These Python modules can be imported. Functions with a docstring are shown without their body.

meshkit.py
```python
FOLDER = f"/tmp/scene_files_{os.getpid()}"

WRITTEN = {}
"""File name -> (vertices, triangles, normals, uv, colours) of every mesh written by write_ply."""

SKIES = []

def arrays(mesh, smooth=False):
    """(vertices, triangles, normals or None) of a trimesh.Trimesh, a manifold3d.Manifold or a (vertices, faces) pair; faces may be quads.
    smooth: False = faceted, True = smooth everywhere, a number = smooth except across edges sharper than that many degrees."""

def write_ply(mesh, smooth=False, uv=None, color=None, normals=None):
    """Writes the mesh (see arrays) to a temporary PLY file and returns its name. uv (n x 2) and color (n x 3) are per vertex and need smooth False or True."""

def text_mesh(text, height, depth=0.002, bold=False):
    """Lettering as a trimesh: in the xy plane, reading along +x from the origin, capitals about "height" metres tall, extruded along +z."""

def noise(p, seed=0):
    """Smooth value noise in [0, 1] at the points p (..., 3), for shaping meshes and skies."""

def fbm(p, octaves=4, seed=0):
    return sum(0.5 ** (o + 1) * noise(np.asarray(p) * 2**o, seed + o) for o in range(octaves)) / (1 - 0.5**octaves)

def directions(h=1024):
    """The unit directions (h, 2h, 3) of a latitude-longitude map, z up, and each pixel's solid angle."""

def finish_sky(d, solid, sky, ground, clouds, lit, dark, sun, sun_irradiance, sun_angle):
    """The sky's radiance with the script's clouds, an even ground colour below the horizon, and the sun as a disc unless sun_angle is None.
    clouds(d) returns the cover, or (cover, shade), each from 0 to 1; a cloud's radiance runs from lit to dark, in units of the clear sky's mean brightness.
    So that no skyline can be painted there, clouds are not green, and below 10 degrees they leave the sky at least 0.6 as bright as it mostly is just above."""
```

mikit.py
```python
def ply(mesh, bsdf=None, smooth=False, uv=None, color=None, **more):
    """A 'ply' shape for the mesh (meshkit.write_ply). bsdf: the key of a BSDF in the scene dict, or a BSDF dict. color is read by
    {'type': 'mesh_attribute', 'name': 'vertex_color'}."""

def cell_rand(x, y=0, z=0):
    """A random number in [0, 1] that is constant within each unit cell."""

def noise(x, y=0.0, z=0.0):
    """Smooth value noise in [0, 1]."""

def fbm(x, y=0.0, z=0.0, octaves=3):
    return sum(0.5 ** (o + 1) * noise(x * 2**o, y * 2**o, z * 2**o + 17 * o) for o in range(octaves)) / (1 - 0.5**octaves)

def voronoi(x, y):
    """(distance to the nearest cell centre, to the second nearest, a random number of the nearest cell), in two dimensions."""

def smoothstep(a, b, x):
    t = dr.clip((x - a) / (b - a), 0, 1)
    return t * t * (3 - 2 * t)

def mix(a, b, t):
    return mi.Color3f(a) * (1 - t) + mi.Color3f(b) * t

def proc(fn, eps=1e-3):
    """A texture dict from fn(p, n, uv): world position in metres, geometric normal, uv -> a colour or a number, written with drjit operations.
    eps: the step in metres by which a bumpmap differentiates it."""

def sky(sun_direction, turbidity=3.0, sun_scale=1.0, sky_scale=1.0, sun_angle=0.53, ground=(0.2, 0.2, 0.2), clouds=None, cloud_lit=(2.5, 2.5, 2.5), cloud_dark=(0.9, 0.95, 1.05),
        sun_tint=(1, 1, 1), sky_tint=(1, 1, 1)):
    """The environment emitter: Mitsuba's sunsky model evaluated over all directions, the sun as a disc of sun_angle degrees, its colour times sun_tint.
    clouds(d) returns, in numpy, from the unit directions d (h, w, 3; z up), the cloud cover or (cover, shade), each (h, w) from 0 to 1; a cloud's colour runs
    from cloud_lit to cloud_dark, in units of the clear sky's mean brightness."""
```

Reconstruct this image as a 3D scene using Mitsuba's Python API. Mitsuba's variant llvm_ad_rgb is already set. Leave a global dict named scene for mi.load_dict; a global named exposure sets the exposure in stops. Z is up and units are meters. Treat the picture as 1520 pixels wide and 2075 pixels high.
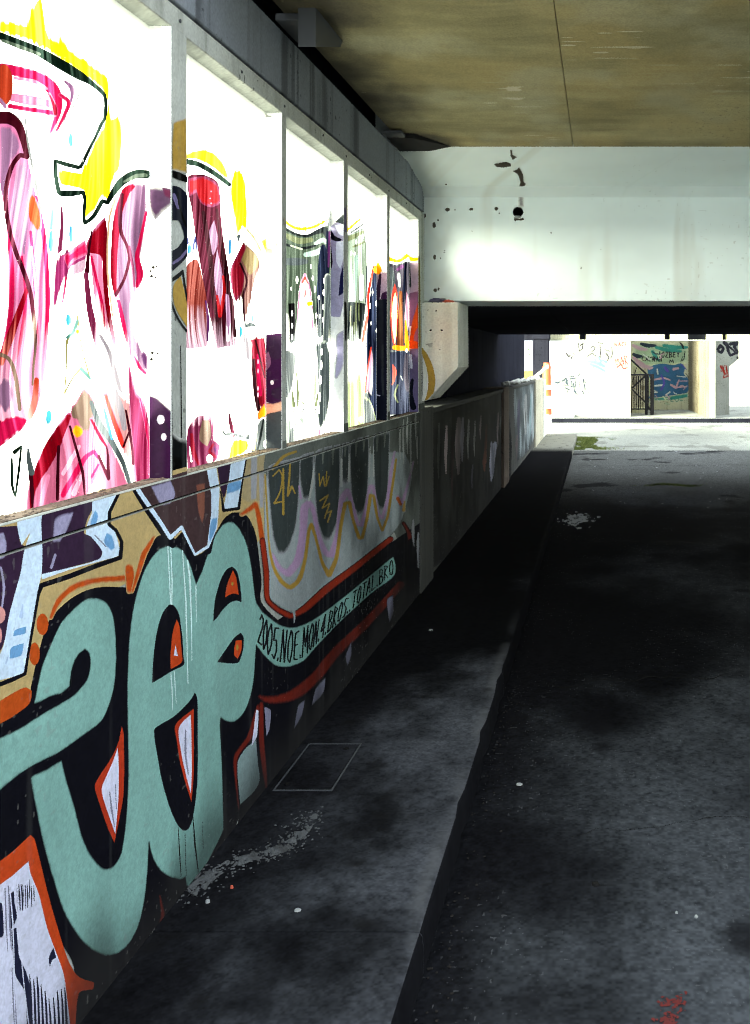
import math, random
import numpy as np
import drjit as dr
import mitsuba as mi
import mikit, meshkit, trimesh
import shapely, shapely.geometry as sg, shapely.ops as so
from mikit import noise, fbm, voronoi, smoothstep, mix, cell_rand

T = mi.ScalarTransform4f
scene, labels = {}, {}

# ---------------------------------------------------------------- camera, sky, exposure
EYE = 1.58
scene['camera'] = {'type': 'perspective', 'fov': math.degrees(2 * math.atan(760 / 2000)), 'fov_axis': 'x',
                   'near_clip': 0.05, 'far_clip': 600.0,
                   'principal_point_offset_x': -(1220 - 760) / 1520, 'principal_point_offset_y': -(735 - 1037.5) / 2075,
                   'to_world': T().look_at(origin=[0, 0, EYE], target=[0, 1, EYE], up=[0, 0, 1])}
SUN_AZ, SUN_EL = 42.0, 12.0        # degrees from the left (-x) towards the back (-y), and above the horizon
sun = [-math.cos(math.radians(SUN_AZ)) * math.cos(math.radians(SUN_EL)), -math.sin(math.radians(SUN_AZ)) * math.cos(math.radians(SUN_EL)), math.sin(math.radians(SUN_EL))]
scene['sky_light'] = mikit.sky(sun, turbidity=3, sun_scale=1.8, sun_angle=34.0, sun_tint=(0.62, 0.95, 1.75), clouds=lambda d: 1.0, cloud_lit=(2.3, 2.5, 2.75))
exposure = 4.7

# ---------------------------------------------------------------- helpers
def key_for(name, parent=None):
    k = name if parent is None else parent + '__' + name
    base, n = k, 0
    while k in scene or k in labels:
        n += 1
        k = '%s_%03d' % (base, n)
    return k

def thing(name, label, cat, group=None):
    k = key_for(name)
    labels[k] = {'label': label, 'category': cat}
    if group: labels[k]['group'] = group
    return k

def obj(name, mesh, mat, parent=None, label=None, cat=None, group=None, kind=None, smooth=False, uv=None):
    k = key_for(name, parent)
    scene[k] = mikit.ply(mesh, mat, smooth=smooth, uv=uv)
    d = {}
    if label: d['label'] = label
    if cat: d['category'] = cat
    if group: d['group'] = group
    if kind: d['kind'] = kind
    if d: labels[k] = d
    return k

def box(x0, x1, y0, y1, z0, z1, bevel=0.0):
    if bevel <= 0:
        m = trimesh.creation.box(extents=[x1 - x0, y1 - y0, z1 - z0])
        m.apply_translation([(x0 + x1) / 2, (y0 + y1) / 2, (z0 + z1) / 2])
        return m
    b = bevel
    pts = []
    for sx in (0, 1):
        for sy in (0, 1):
            for sz in (0, 1):
                p = np.array([(x0, x1)[sx], (y0, y1)[sy], (z0, z1)[sz]], float)
                d = np.array([1 - 2 * sx, 1 - 2 * sy, 1 - 2 * sz]) * b
                for drop in range(3):
                    q = p + d
                    q[drop] = p[drop]
                    pts.append(q)
    return trimesh.convex.convex_hull(np.array(pts))

def hull(pts):
    return trimesh.convex.convex_hull(np.array(pts, float))

def cat(*ms):
    return trimesh.util.concatenate(list(ms))

def cyl(p0, p1, r, n=16, r1=None):
    p0, p1 = np.array(p0, float), np.array(p1, float)
    d = p1 - p0
    L = np.linalg.norm(d)
    z = d / L
    x = np.cross(z, [0, 0, 1] if abs(z[2]) < .9 else [1, 0, 0]); x /= np.linalg.norm(x)
    y = np.cross(z, x)
    a = np.arange(n) * 2 * np.pi / n
    ring = np.cos(a)[:, None] * x + np.sin(a)[:, None] * y
    r1 = r if r1 is None else r1
    return trimesh.convex.convex_hull(np.vstack([p0 + ring * r, p1 + ring * r1]))

def grid_sheet(x0, x1, y0, y1, z, nx, ny, amp=0.0, freq=2.0, seed=0):
    xs, ys = np.linspace(x0, x1, nx + 1), np.linspace(y0, y1, ny + 1)
    X, Y = np.meshgrid(xs, ys, indexing='ij')
    Z = np.full_like(X, z)
    if amp:
        Z = Z + amp * (meshkit.fbm(np.stack([X * freq, Y * freq, X * 0], -1), 4, seed) - .5)
    v = np.stack([X, Y, Z], -1).reshape(-1, 3)
    i = np.arange(nx)[:, None] * (ny + 1) + np.arange(ny)[None]
    f = np.stack([i, i + ny + 1, i + ny + 2, i + 1], -1).reshape(-1, 4)
    f = np.vstack([f[:, [0, 1, 2]], f[:, [0, 2, 3]]])
    return trimesh.Trimesh(v, f, process=False)

# ---------------------------------------------------------------- paint palette (reflectance, or transmission on the glass)
PAL = dict(
 # on glass
 yellow=(.98,.80,.02), amber=(.95,.50,.02), blackgreen=(.015,.035,.025), greygreen=(.16,.21,.17), pinkl=(.80,.36,.56), mag=(.66,.03,.17), crimson=(.36,.008,.035), mauve=(.40,.24,.40),
 greyline=(.35,.36,.38), brick=(.52,.10,.05), mauvepink=(.66,.27,.48), palepink=(.88,.55,.72), salmon=(.85,.33,.30), orangered=(.85,.10,.03), maroon=(.10,.012,.03), taupe=(.33,.24,.20),
 cyan=(.22,.72,.88), skyb=(.12,.42,.72), maroonmauve=(.26,.05,.13), magplum=(.40,.06,.22), lightmauve=(.62,.45,.58), lilacgrey=(.52,.48,.55), plum=(.14,.04,.16), beige=(.72,.55,.42),
 olive=(.45,.42,.22), teal=(.20,.40,.38), pinkmauve=(.68,.26,.42), orange=(.95,.32,.02), paleyellow=(.98,.90,.42), slate=(.15,.18,.20), palerose=(.76,.46,.50), redl=(.82,.12,.09),
 crimsonplum=(.34,.03,.12), redcrim=(.46,.02,.03), darkmaroon=(.05,.012,.02), brownmauve=(.30,.16,.15), redmaroon=(.32,.02,.05), olivebrown=(.36,.28,.16), redbrown=(.28,.06,.05), deepblue=(.06,.07,.24),
 darkslate=(.035,.045,.05), greyslate=(.26,.29,.31), oliveg=(.30,.34,.22), palegreen=(.60,.68,.56), paleteal=(.58,.74,.70), navy=(.012,.018,.05), lilacpink=(.72,.42,.62), palered=(.92,.40,.42),
 skyp=(.55,.66,.82), palegrey=(.60,.66,.64), palegreygreen=(.46,.54,.48), palelime=(.66,.76,.50), slatepl=(.10,.09,.13), plumv=(.22,.08,.24), brownor=(.30,.10,.03), navysl=(.05,.06,.11), black=(.01,.01,.012), clear=(.85,.85,.85),
 # on concrete
 conc=(.42,.43,.40), plumd=(.03,.014,.035), peach=(.60,.36,.24), violetg=(.30,.28,.42), palelil=(.58,.60,.72), lilacbeige=(.46,.34,.44), orangep=(.42,.065,.010), violetd=(.12,.10,.20),
 ochre=(.38,.24,.045), ochrel=(.43,.32,.14), tan=(.36,.29,.16), greyw=(.30,.31,.33), grimeg=(.12,.135,.12), paleg=(.30,.345,.35), charcoal=(.035,.045,.045), lilac=(.40,.26,.42), palel=(.42,.44,.42), ochred=(.30,.20,.04),
 orangered2=(.42,.10,.03), dred=(.13,.014,.009), inkblack=(.004,.004,.007), redor=(.48,.055,.012), dredor=(.40,.035,.012), palel2=(.58,.60,.74), navyblk=(.012,.014,.035), greyvi=(.20,.20,.28), tealp=(.195,.375,.335), tealw=(.55,.72,.70), dred2=(.26,.024,.01),
 palebl=(.56,.70,.84), bluep=(.14,.32,.56), skyp2=(.40,.54,.74), salmonp=(.62,.28,.26), plumbr=(.05,.028,.03), rust=(.20,.07,.045), tealg=(.20,.28,.28), grimed=(.030,.032,.030), concd=(.07,.075,.07), pinkg=(.36,.30,.30), lilg=(.34,.33,.38),
 palebl2=(.24,.28,.28), rustd=(.055,.05,.04), white=(.74,.80,.77),
 blackt=(.02,.02,.025), slatet=(.03,.045,.06), cyant=(.10,.25,.30), redt=(.22,.02,.012), greent=(.34,.46,.28), pinkt=(.50,.34,.36), greend=(.05,.26,.20), bluet=(.05,.14,.24), violett=(.10,.08,.34), whitet=(.62,.64,.58), bluelt=(.05,.09,.25), ylw=(.60,.62,.38),
)
PNAMES = list(PAL)
PIDX = {n: i for i, n in enumerate(PNAMES)}
NGLASS = PNAMES.index('clear')
GAIN = dict(yellow=.75, amber=.7, paleyellow=.8, orange=.65)
PR, PG, PB = (mi.Float([PAL[n][k] ** 1.45 * GAIN.get(n, .31) if i < NGLASS else PAL[n][k] for i, n in enumerate(PNAMES)]) for k in range(3))

def palette(i):
    i = mi.UInt32(dr.clip(i, 0, len(PNAMES) - 1))
    return mi.Color3f(dr.gather(mi.Float, PR, i), dr.gather(mi.Float, PG, i), dr.gather(mi.Float, PB, i))

def paint_mix(uv, p, brush=None):
    a = dr.floor(uv.x + .5)
    b = dr.floor(uv.y + 1e-4)
    t = dr.clip((uv.y - b) / .98, 0, 1)
    k = noise(p.x * 90 + p.y * 90, p.z * 90) - .5 if brush is None else brush * 2.4
    t = dr.clip(t + k * (.35 if brush is None else 1.0) * smoothstep(0, .15, t) * smoothstep(1, .8, t), 0, 1)
    return mix(palette(a), palette(b), t)

def wall_paint(p, n, uv):
    c = paint_mix(uv, p)
    h = p.x * .9 + p.y
    grain = noise(h * 260, p.z * 260) * .5 + noise(h * 95, p.z * 95) * .5
    c = c * (.80 + .36 * grain)
    roll = fbm(h * 5, p.z * 3.2, 3.0)
    c = c * (.78 + .42 * roll)
    run = smoothstep(.66, .95, noise(h * 34, p.z * 1.7, 9)) * .12          # grey dust that ran down
    c = mix(c, mi.Color3f(.20, .21, .20), run * .55)
    depth_shade = smoothstep(.30, .72, fbm(h * 2.6, p.z * 2.2, 7.0, 4) + .22 * smoothstep(3.9, 6.4, p.y) - .12) * smoothstep(3.2, 5.2, p.y) * dr.select(n.x > .5, 1.0, 0.0)     # patchy darkening with depth, shade put into the paint colour
    c = mix(c, c * .28, depth_shade)
    foot = smoothstep(.26, .0, p.z + .16 * (noise(h * 9, 2.0) - .5)) * (dr.select(n.x > .5, 1.0, 0.0))   # darker towards the foot of the wall
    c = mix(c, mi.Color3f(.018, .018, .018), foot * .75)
    chip = smoothstep(.88, .91, noise(h * 70, p.z * 70, 5)) * smoothstep(.5, .75, noise(h * 3, p.z * 3, 8))
    return mix(c, mi.Color3f(.2, .2, .19), chip * .22)

def glass_paint(p, n, uv):
    warp = (fbm(p.y * 3.1, p.z * 2.3, 4.0, 2) - .5) * .22
    q = p.y + warp
    streak = fbm(q * 72, p.z * 2.2, 1.0, 3)
    broad = fbm(q * 13, p.z * 3.6, 6.0, 3)
    c = paint_mix(uv, p, streak - .5)
    thin = smoothstep(.42, .80, streak * .55 + broad * .45)
    light = mi.Color3f(dr.sqrt(c.x), dr.sqrt(c.y), dr.sqrt(c.z))
    c = mix(c, light, thin * .85)
    dense = smoothstep(.55, .2, streak * .5 + broad * .5)
    c = mix(c, mi.Color3f(c.x * c.x, c.y * c.y, c.z * c.z) * 1.2, dense * .55)
    c = c * (.75 + .5 * broad)
    speck = smoothstep(.90, .96, fbm(p.y * 190, p.z * 150, 2.0, 2)) * smoothstep(.5, .7, noise(p.y * 6, p.z * 6, 4))
    return mix(c, mi.Color3f(.85, .85, .85), speck * .6)

def principled(name, fn, rough=.85, spec=.25, bump=None, scale=1.0):
    b = {'type': 'principled', 'base_color': mikit.proc(fn) if callable(fn) else {'type': 'rgb', 'value': list(fn)}, 'roughness': rough, 'specular': spec}
    if bump:
        b = {'type': 'bumpmap', 'arbitrary': mikit.proc(bump, eps=2e-3), 'scale': scale, 'bsdf': b}
    scene[name] = {'type': 'twosided', 'bsdf': b}

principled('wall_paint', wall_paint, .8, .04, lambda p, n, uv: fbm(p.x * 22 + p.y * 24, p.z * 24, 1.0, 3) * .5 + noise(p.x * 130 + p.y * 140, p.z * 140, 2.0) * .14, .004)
scene['glass_paint'] = {'type': 'principledthin', 'base_color': mikit.proc(glass_paint), 'diff_trans': 1.45, 'roughness': .6, 'spec_trans': 0.0, 'eta': 1.3}

def pane_tone(p, n, uv):
    dirt = smoothstep(.5, .9, fbm(p.y * 7, p.z * 3, 2.0)) * .10 + smoothstep(.12, .0, p.z - 1.243 + .08 * (noise(p.y * 14, 1.0) - .5)) * .35
    return mix(mi.Color3f(.86, .88, .87), mi.Color3f(.40, .40, .36), dirt)
scene['pane_glass'] = {'type': 'blendbsdf', 'weight': 0.62, 'clear': {'type': 'thindielectric'},
                       'haze': {'type': 'principledthin', 'base_color': mikit.proc(pane_tone), 'diff_trans': 1.5, 'roughness': .5, 'spec_trans': 0.0, 'eta': 1.3}}

# ---------------------------------------------------------------- concrete and ground materials
def conc_tone(base, dark, amount, seed):
    base, dark = mi.Color3f(*base), mi.Color3f(*dark)
    def fn(p, n, uv):
        h = p.x + p.y * .93
        v = fbm(h * 2.3, p.z * 2.3, seed + p.y * .7, 4)
        c = base * (.74 + .5 * v)
        run = smoothstep(.52, .85, fbm(h * 17, p.z * 1.1, seed, 3))
        c = mix(c, dark, run * amount)
        c = c * (.86 + .28 * noise(h * 150, p.z * 150, p.y * 60 + seed))
        pit = smoothstep(.84, .88, noise(h * 48, p.z * 48, p.y * 20 + seed + 3)) * smoothstep(.4, .8, noise(h * 4, p.z * 4, seed))
        return mix(c, dark * .4, pit * .8)
    return fn
def conc_bump(p, n, uv):
    return fbm(p.x * 14 + p.y * 14, p.z * 14, p.y * 9, 3) * .5 + noise(p.x * 120 + p.y * 110, p.z * 120, p.y * 30) * .12
principled('frame_concrete', conc_tone((.34, .36, .325), (.13, .14, .12), .6, 1.0), .85, .2, conc_bump, .006)
principled('lit_reveal_white', conc_tone((.84, .86, .84), (.42, .42, .38), .35, 51.0), .8, .2)  # white for the reveals, stands in for window light on concrete
principled('fascia_concrete', conc_tone((.165, .185, .205), (.05, .055, .06), .8, 4.0), .9, .15, conc_bump, .006)
principled('parapet_concrete', conc_tone((.060, .062, .055), (.04, .042, .04), .9, 7.0), .9, .15, conc_bump, .008)
principled('pale_concrete', conc_tone((.66, .68, .60), (.36, .34, .26), .35, 11.0), .85, .2, conc_bump, .005)
principled('stained_concrete', conc_tone((.40, .38, .28), (.14, .12, .07), .9, 15.0), .9, .15, conc_bump, .006)
principled('far_concrete', conc_tone((.27, .285, .24), (.16, .16, .11), .45, 37.0), .9, .15)
principled('streaked_concrete', conc_tone((.17, .15, .10), (.07, .06, .035), .9, 41.0), .9, .15)
principled('yellowed_concrete', conc_tone((.52, .52, .33), (.20, .19, .10), .6, 19.0), .9, .15)
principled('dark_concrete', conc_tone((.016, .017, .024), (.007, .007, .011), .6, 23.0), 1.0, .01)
principled('rubble', conc_tone((.14, .11, .085), (.05, .04, .035), .5, 29.0), .95, .1)

def white_paint(p, n, uv):
    h = p.x + p.y * .5
    v = fbm(h * 1.7, p.z * 3.1, p.y * 2, 4)
    c = mi.Color3f(.74, .85, .86) * (.86 + .22 * v)
    run = smoothstep(.60, .9, fbm(h * 9, p.z * .9, 5.0, 3))
    c = mix(c, mi.Color3f(.52, .54, .48), run * .45)
    corner = smoothstep(-.95, -1.25, p.x + .25 * (fbm(p.z * 7, p.x * 7, 2.0) - .5))     # darker corner against the window wall
    c = mix(c, mi.Color3f(.34, .36, .32), corner * .55)
    speck = smoothstep(.90, .93, noise(h * 60, p.z * 60, p.y * 50)) * smoothstep(.55, .8, noise(h * 2, p.z * 2.5, 7))
    return mix(c, mi.Color3f(.24, .22, .19), speck * .3)
principled('white_paint', white_paint, .6, .3, conc_bump, .004)

def ceiling_tone(p, n, uv):
    w = (fbm(p.x * 2.1, p.y * 2.1, 3.0, 3) - .5) * .16
    board = noise((p.y + w) * 9, p.x * .9, 3.0)
    fine = noise((p.y + w) * 46, p.x * 5.0, 5.0)
    cloud = fbm(p.x * 1.5, p.y * 1.9, 2.0, 5)
    c = mix(mi.Color3f(.17, .155, .08), mi.Color3f(.35, .32, .175), smoothstep(.22, .78, cloud * .82 + board * .18))
    c = c * (.90 + .16 * fine)
    rusty = smoothstep(.48, .78, fbm(p.x * 2.2 + 4, p.y * 2.0, 9.0, 5))
    c = mix(c, mi.Color3f(.31, .25, .11), rusty * .5)
    grey = smoothstep(.5, .75, fbm(p.x * 3.1 + 9, p.y * 2.4, 2.0, 4))
    c = mix(c, mi.Color3f(.30, .30, .21), grey * .45)
    edge = smoothstep(-.75, -1.28, p.x + .7 * (fbm(p.x * 3, p.y * 2.2, 8.0, 5) - .5))    # shade along the window wall painted into the ceiling colour
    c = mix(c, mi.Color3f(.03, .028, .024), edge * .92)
    scar = smoothstep(.84, .88, noise(p.y * 40, p.x * 7, 4.0)) * smoothstep(.55, .75, noise(p.x * 2.2, p.y * 2.2, 6.0))
    c = mix(c, mi.Color3f(.55, .52, .42), scar * .5)
    dot = smoothstep(.84, .87, noise(p.x * 70, p.y * 70, 2.0)) * smoothstep(.5, .8, cloud)
    c = mix(c, mi.Color3f(.10, .09, .06), dot * .5)
    return c * (.86 + .26 * noise(p.x * 170, p.y * 170, 1.0))
def ceiling_bump(p, n, uv):
    return noise(p.y * 24, p.x * 1.8, 2.0) * .22 + fbm(p.x * 20, p.y * 20, 1.0, 3) * .4
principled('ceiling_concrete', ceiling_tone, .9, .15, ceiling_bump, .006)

def road_tone(p, n, uv):
    big = fbm(p.x * .55 + 3, p.y * .38, 1.0, 4)
    mid = fbm(p.x * 3.1, p.y * 2.1, 5.0, 4)
    fine = noise(p.x * 95, p.y * 95, 1.0) * .55 + noise(p.x * 38, p.y * 38, 2.0) * .45
    worn = smoothstep(.14, .86, big * .62 + mid * .38 + .12 * smoothstep(-.1, .9, p.x) - .42 * smoothstep(4.4, 6.4, p.y) * smoothstep(13.0, 10.5, p.y))  # wear, plus shade under the deck put into the tone mid road
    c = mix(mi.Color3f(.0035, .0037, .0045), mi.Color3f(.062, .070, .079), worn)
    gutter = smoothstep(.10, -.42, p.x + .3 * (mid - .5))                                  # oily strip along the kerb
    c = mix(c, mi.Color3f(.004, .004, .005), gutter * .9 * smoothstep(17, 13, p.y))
    far_light = smoothstep(11.0, 14.5, p.y)                                                      # paler towards the far end, daylight there put into the colour
    c = mix(c, mi.Color3f(.075, .078, .070), far_light * .75)
    c = c * (.40 + 1.2 * fine)
    oil = smoothstep(.66, .76, fbm(p.x * 1.9 + 7, p.y * 1.9, 3.0, 4))
    c = mix(c, mi.Color3f(.005, .005, .006), oil * .8)
    chip = smoothstep(.90, .93, noise(p.x * 85, p.y * 85, 7.0)) * smoothstep(.35, .7, mid)
    return mix(c, mi.Color3f(.13, .135, .14), chip * .28)
def road_bump(p, n, uv):
    return noise(p.x * 110, p.y * 110, p.z * 110) * .35 + noise(p.x * 45, p.y * 45, p.z * 45) * .4 + fbm(p.x * 6, p.y * 6, p.z * 20, 3)
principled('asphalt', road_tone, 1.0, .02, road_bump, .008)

def walk_tone(p, n, uv):
    big = fbm(p.x * 1.3 + 1, p.y * .7, 11.0, 4)
    mid = fbm(p.x * 5.1, p.y * 3.7, 4.0, 4)
    fine = noise(p.x * 120, p.y * 120, 1.0) * .5 + noise(p.x * 44, p.y * 44, 2.0) * .5
    rub_shade = smoothstep(.24, .80, big * .5 + mid * .5 + .10 * smoothstep(-.85, -.55, p.x) - .42 * smoothstep(4.2, 6.4, p.y))  # darkens with depth too, shade of the passage put into the tone
    c = mix(mi.Color3f(.0032, .0034, .004), mi.Color3f(.053, .058, .067), rub_shade)
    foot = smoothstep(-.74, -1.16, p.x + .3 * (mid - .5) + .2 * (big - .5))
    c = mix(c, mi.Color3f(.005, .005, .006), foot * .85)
    c = c * (.45 + 1.1 * fine)
    far = smoothstep(17.4, 18.6, p.y)  # pale far end, sunlight there put into the colour
    c = mix(c, mi.Color3f(.16, .16, .13), far)
    worn = smoothstep(.05, .0, dr.abs(p.x + .492 + .0028 * p.y + .028)) * smoothstep(.35, .7, mid) * smoothstep(6.5, 4.5, p.y)
    c = mix(c, mi.Color3f(.085, .09, .095), worn * .6)
    c = mix(c, mi.Color3f(.004, .004, .005), smoothstep(.35, .75, n.x) * .92 * smoothstep(17.6, 15.0, p.y))   # near black on the kerb face
    spot = smoothstep(.62, .92, fbm(p.x * 9, p.y * 9, 4.0, 3))
    c = mix(c, mi.Color3f(.006, .006, .006), spot * .7)
    return c
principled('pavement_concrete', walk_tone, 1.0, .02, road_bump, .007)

def yard_tone(p, n, uv):
    v = fbm(p.x * .8, p.y * .8, 2.0, 4)
    c = mi.Color3f(.17, .18, .155) * (.7 + .6 * v) * (.8 + .4 * noise(p.x * 40, p.y * 40))
    return mix(c, mi.Color3f(.045, .045, .035), smoothstep(.6, .8, fbm(p.x * 2.5, p.y * 1.2, 6.0, 3)) * .5)
principled('yard_concrete', yard_tone, .9, .15)
def bounce_ground_tone(p, n, uv):
    return mi.Color3f(.42, .43, .40) * (.75 + .5 * fbm(p.x * .8, p.y * .8, 2.0, 4))
principled('bounce_ground', bounce_ground_tone, .9, .15)
def ground_tone(p, n, uv):
    return mi.Color3f(.30, .30, .26) * (.7 + .6 * fbm(p.x * .4, p.y * .4, 1.0, 4))
principled('gravel_ground', ground_tone, .95, .1)
principled('black_metal', (.004, .004, .005), .5, .25)
principled('dark_steel', (.045, .05, .055), .55, .4)
principled('orange_band', (.82, .12, .04), .5, .4)
principled('white_band', (.82, .82, .80), .5, .4)
principled('paper_white', (.26, .275, .275), .8, .2)
principled('paper_red', (.50, .10, .06), .8, .2)
principled('paper_blue', (.07, .07, .13), .7, .3)
principled('tar_black', (.006, .006, .006), .8, .2)
principled('red_spray', (.10, .018, .017), .8, .2)
def moss_tone(p, n, uv):
    return mix(mi.Color3f(.05, .075, .015), mi.Color3f(.20, .23, .07), fbm(p.x * 9, p.y * 9, p.z * 9, 3))
principled('moss_green', moss_tone, .95, .1)
scene['leaf_green'] = {'type': 'twosided', 'bsdf': {'type': 'principled', 'base_color': {'type': 'rgb', 'value': [.06, .13, .035]}, 'roughness': .6}}

# ---------------------------------------------------------------- ground
XW, XG = -1.25, -1.3145            # wall face, glass
YB = -4.0                          # how far the tunnel is built behind the camera
obj('ground', grid_sheet(-220, 220, -160, 300, -.25, 24, 24), 'gravel_ground', kind='structure')
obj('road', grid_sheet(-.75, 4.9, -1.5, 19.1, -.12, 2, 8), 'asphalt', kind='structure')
obj('entrance_yard', grid_sheet(-.75, 24, -40, -1.5, -.119, 4, 6), 'bounce_ground', kind='structure')  # unseen pale ground added behind the camera to bounce light inside
obj('forecourt', grid_sheet(-14, 24, 19.1, 27.95, -.118, 8, 4), 'yard_concrete', kind='structure')
obj('far_road', grid_sheet(4.9, 24, -1.5, 19.1, -.122, 4, 8), 'yard_concrete', kind='structure')
rng = random.Random(11)
def kerb_x(y): return -.492 - .0028 * max(y, 0)

# pavement: cast bays with open joints, each bay one piece, the kerb edge worn
pav = 'pavement'
labels[pav] = {'kind': 'structure'}
bays = [-8.0, -4.0, -1.2, .9, 2.745, 5.05, 7.3, 9.8, 12.4, 15.3, 18.7, 21.9]
for i, (a, b) in enumerate(zip(bays[:-1], bays[1:])):
    g = .002
    n = max(4, int((b - a) * 9))
    ys = np.linspace(a + g, b - g, n + 1)
    rows = []
    for k, y in enumerate(ys):
        kx = kerb_x(y)
        w = .0012 * (meshkit.noise(np.array([[y * 1.3, 3.3, 1.0]]))[0] - .5) * 2
        chip = .016 * max(0, meshkit.noise(np.array([[y * 9.7, 4.0, 1.0]]))[0] - .80) / .20
        e = kx + w - chip
        end = min(k, n - k)
        dz = -.003 if end == 0 else 0.0
        rows.append([[-1.6, y, dz], [e - .026, y, dz], [e - .008, y, dz - .003 - chip * .2], [e - .001, y, dz - .011 - chip * .5], [e + .003, y, -.045], [e + .006, y, -.30]])
    v = np.array(rows).reshape(-1, 3)
    m = 6
    f = []
    for k in range(n):
        for j in range(m - 1):
            q = k * m + j
            f += [[q, q + 1, q + m + 1], [q, q + m + 1, q + m]]
    for base, fl in ((0, 1), (n * m, 0)):
        idx = list(range(base, base + m))
        v = np.vstack([v, [[-1.6, v[base][1], -.30]]]); c0 = len(v) - 1
        for j in range(m - 1):
            f.append([c0, idx[j], idx[j + 1]] if fl else [c0, idx[j + 1], idx[j]])
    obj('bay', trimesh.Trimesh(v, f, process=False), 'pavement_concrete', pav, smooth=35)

fp = 'far_pavement'
labels[fp] = {'kind': 'structure'}
for a, b in ((-10, -1.55), (-1.55, 1.2), (1.2, 4.2), (4.2, 9.0), (9.0, 18)):
    obj('kerb_stone', box(a + .004, b - .004, 27.9, 27.97, -.3, .0, .012), 'dark_concrete', fp)  # shaded kerb face put in as a dark material
    obj('bay', box(a + .004, b - .004, 27.973, 36, -.3, -.004), 'yard_concrete', fp)
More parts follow.
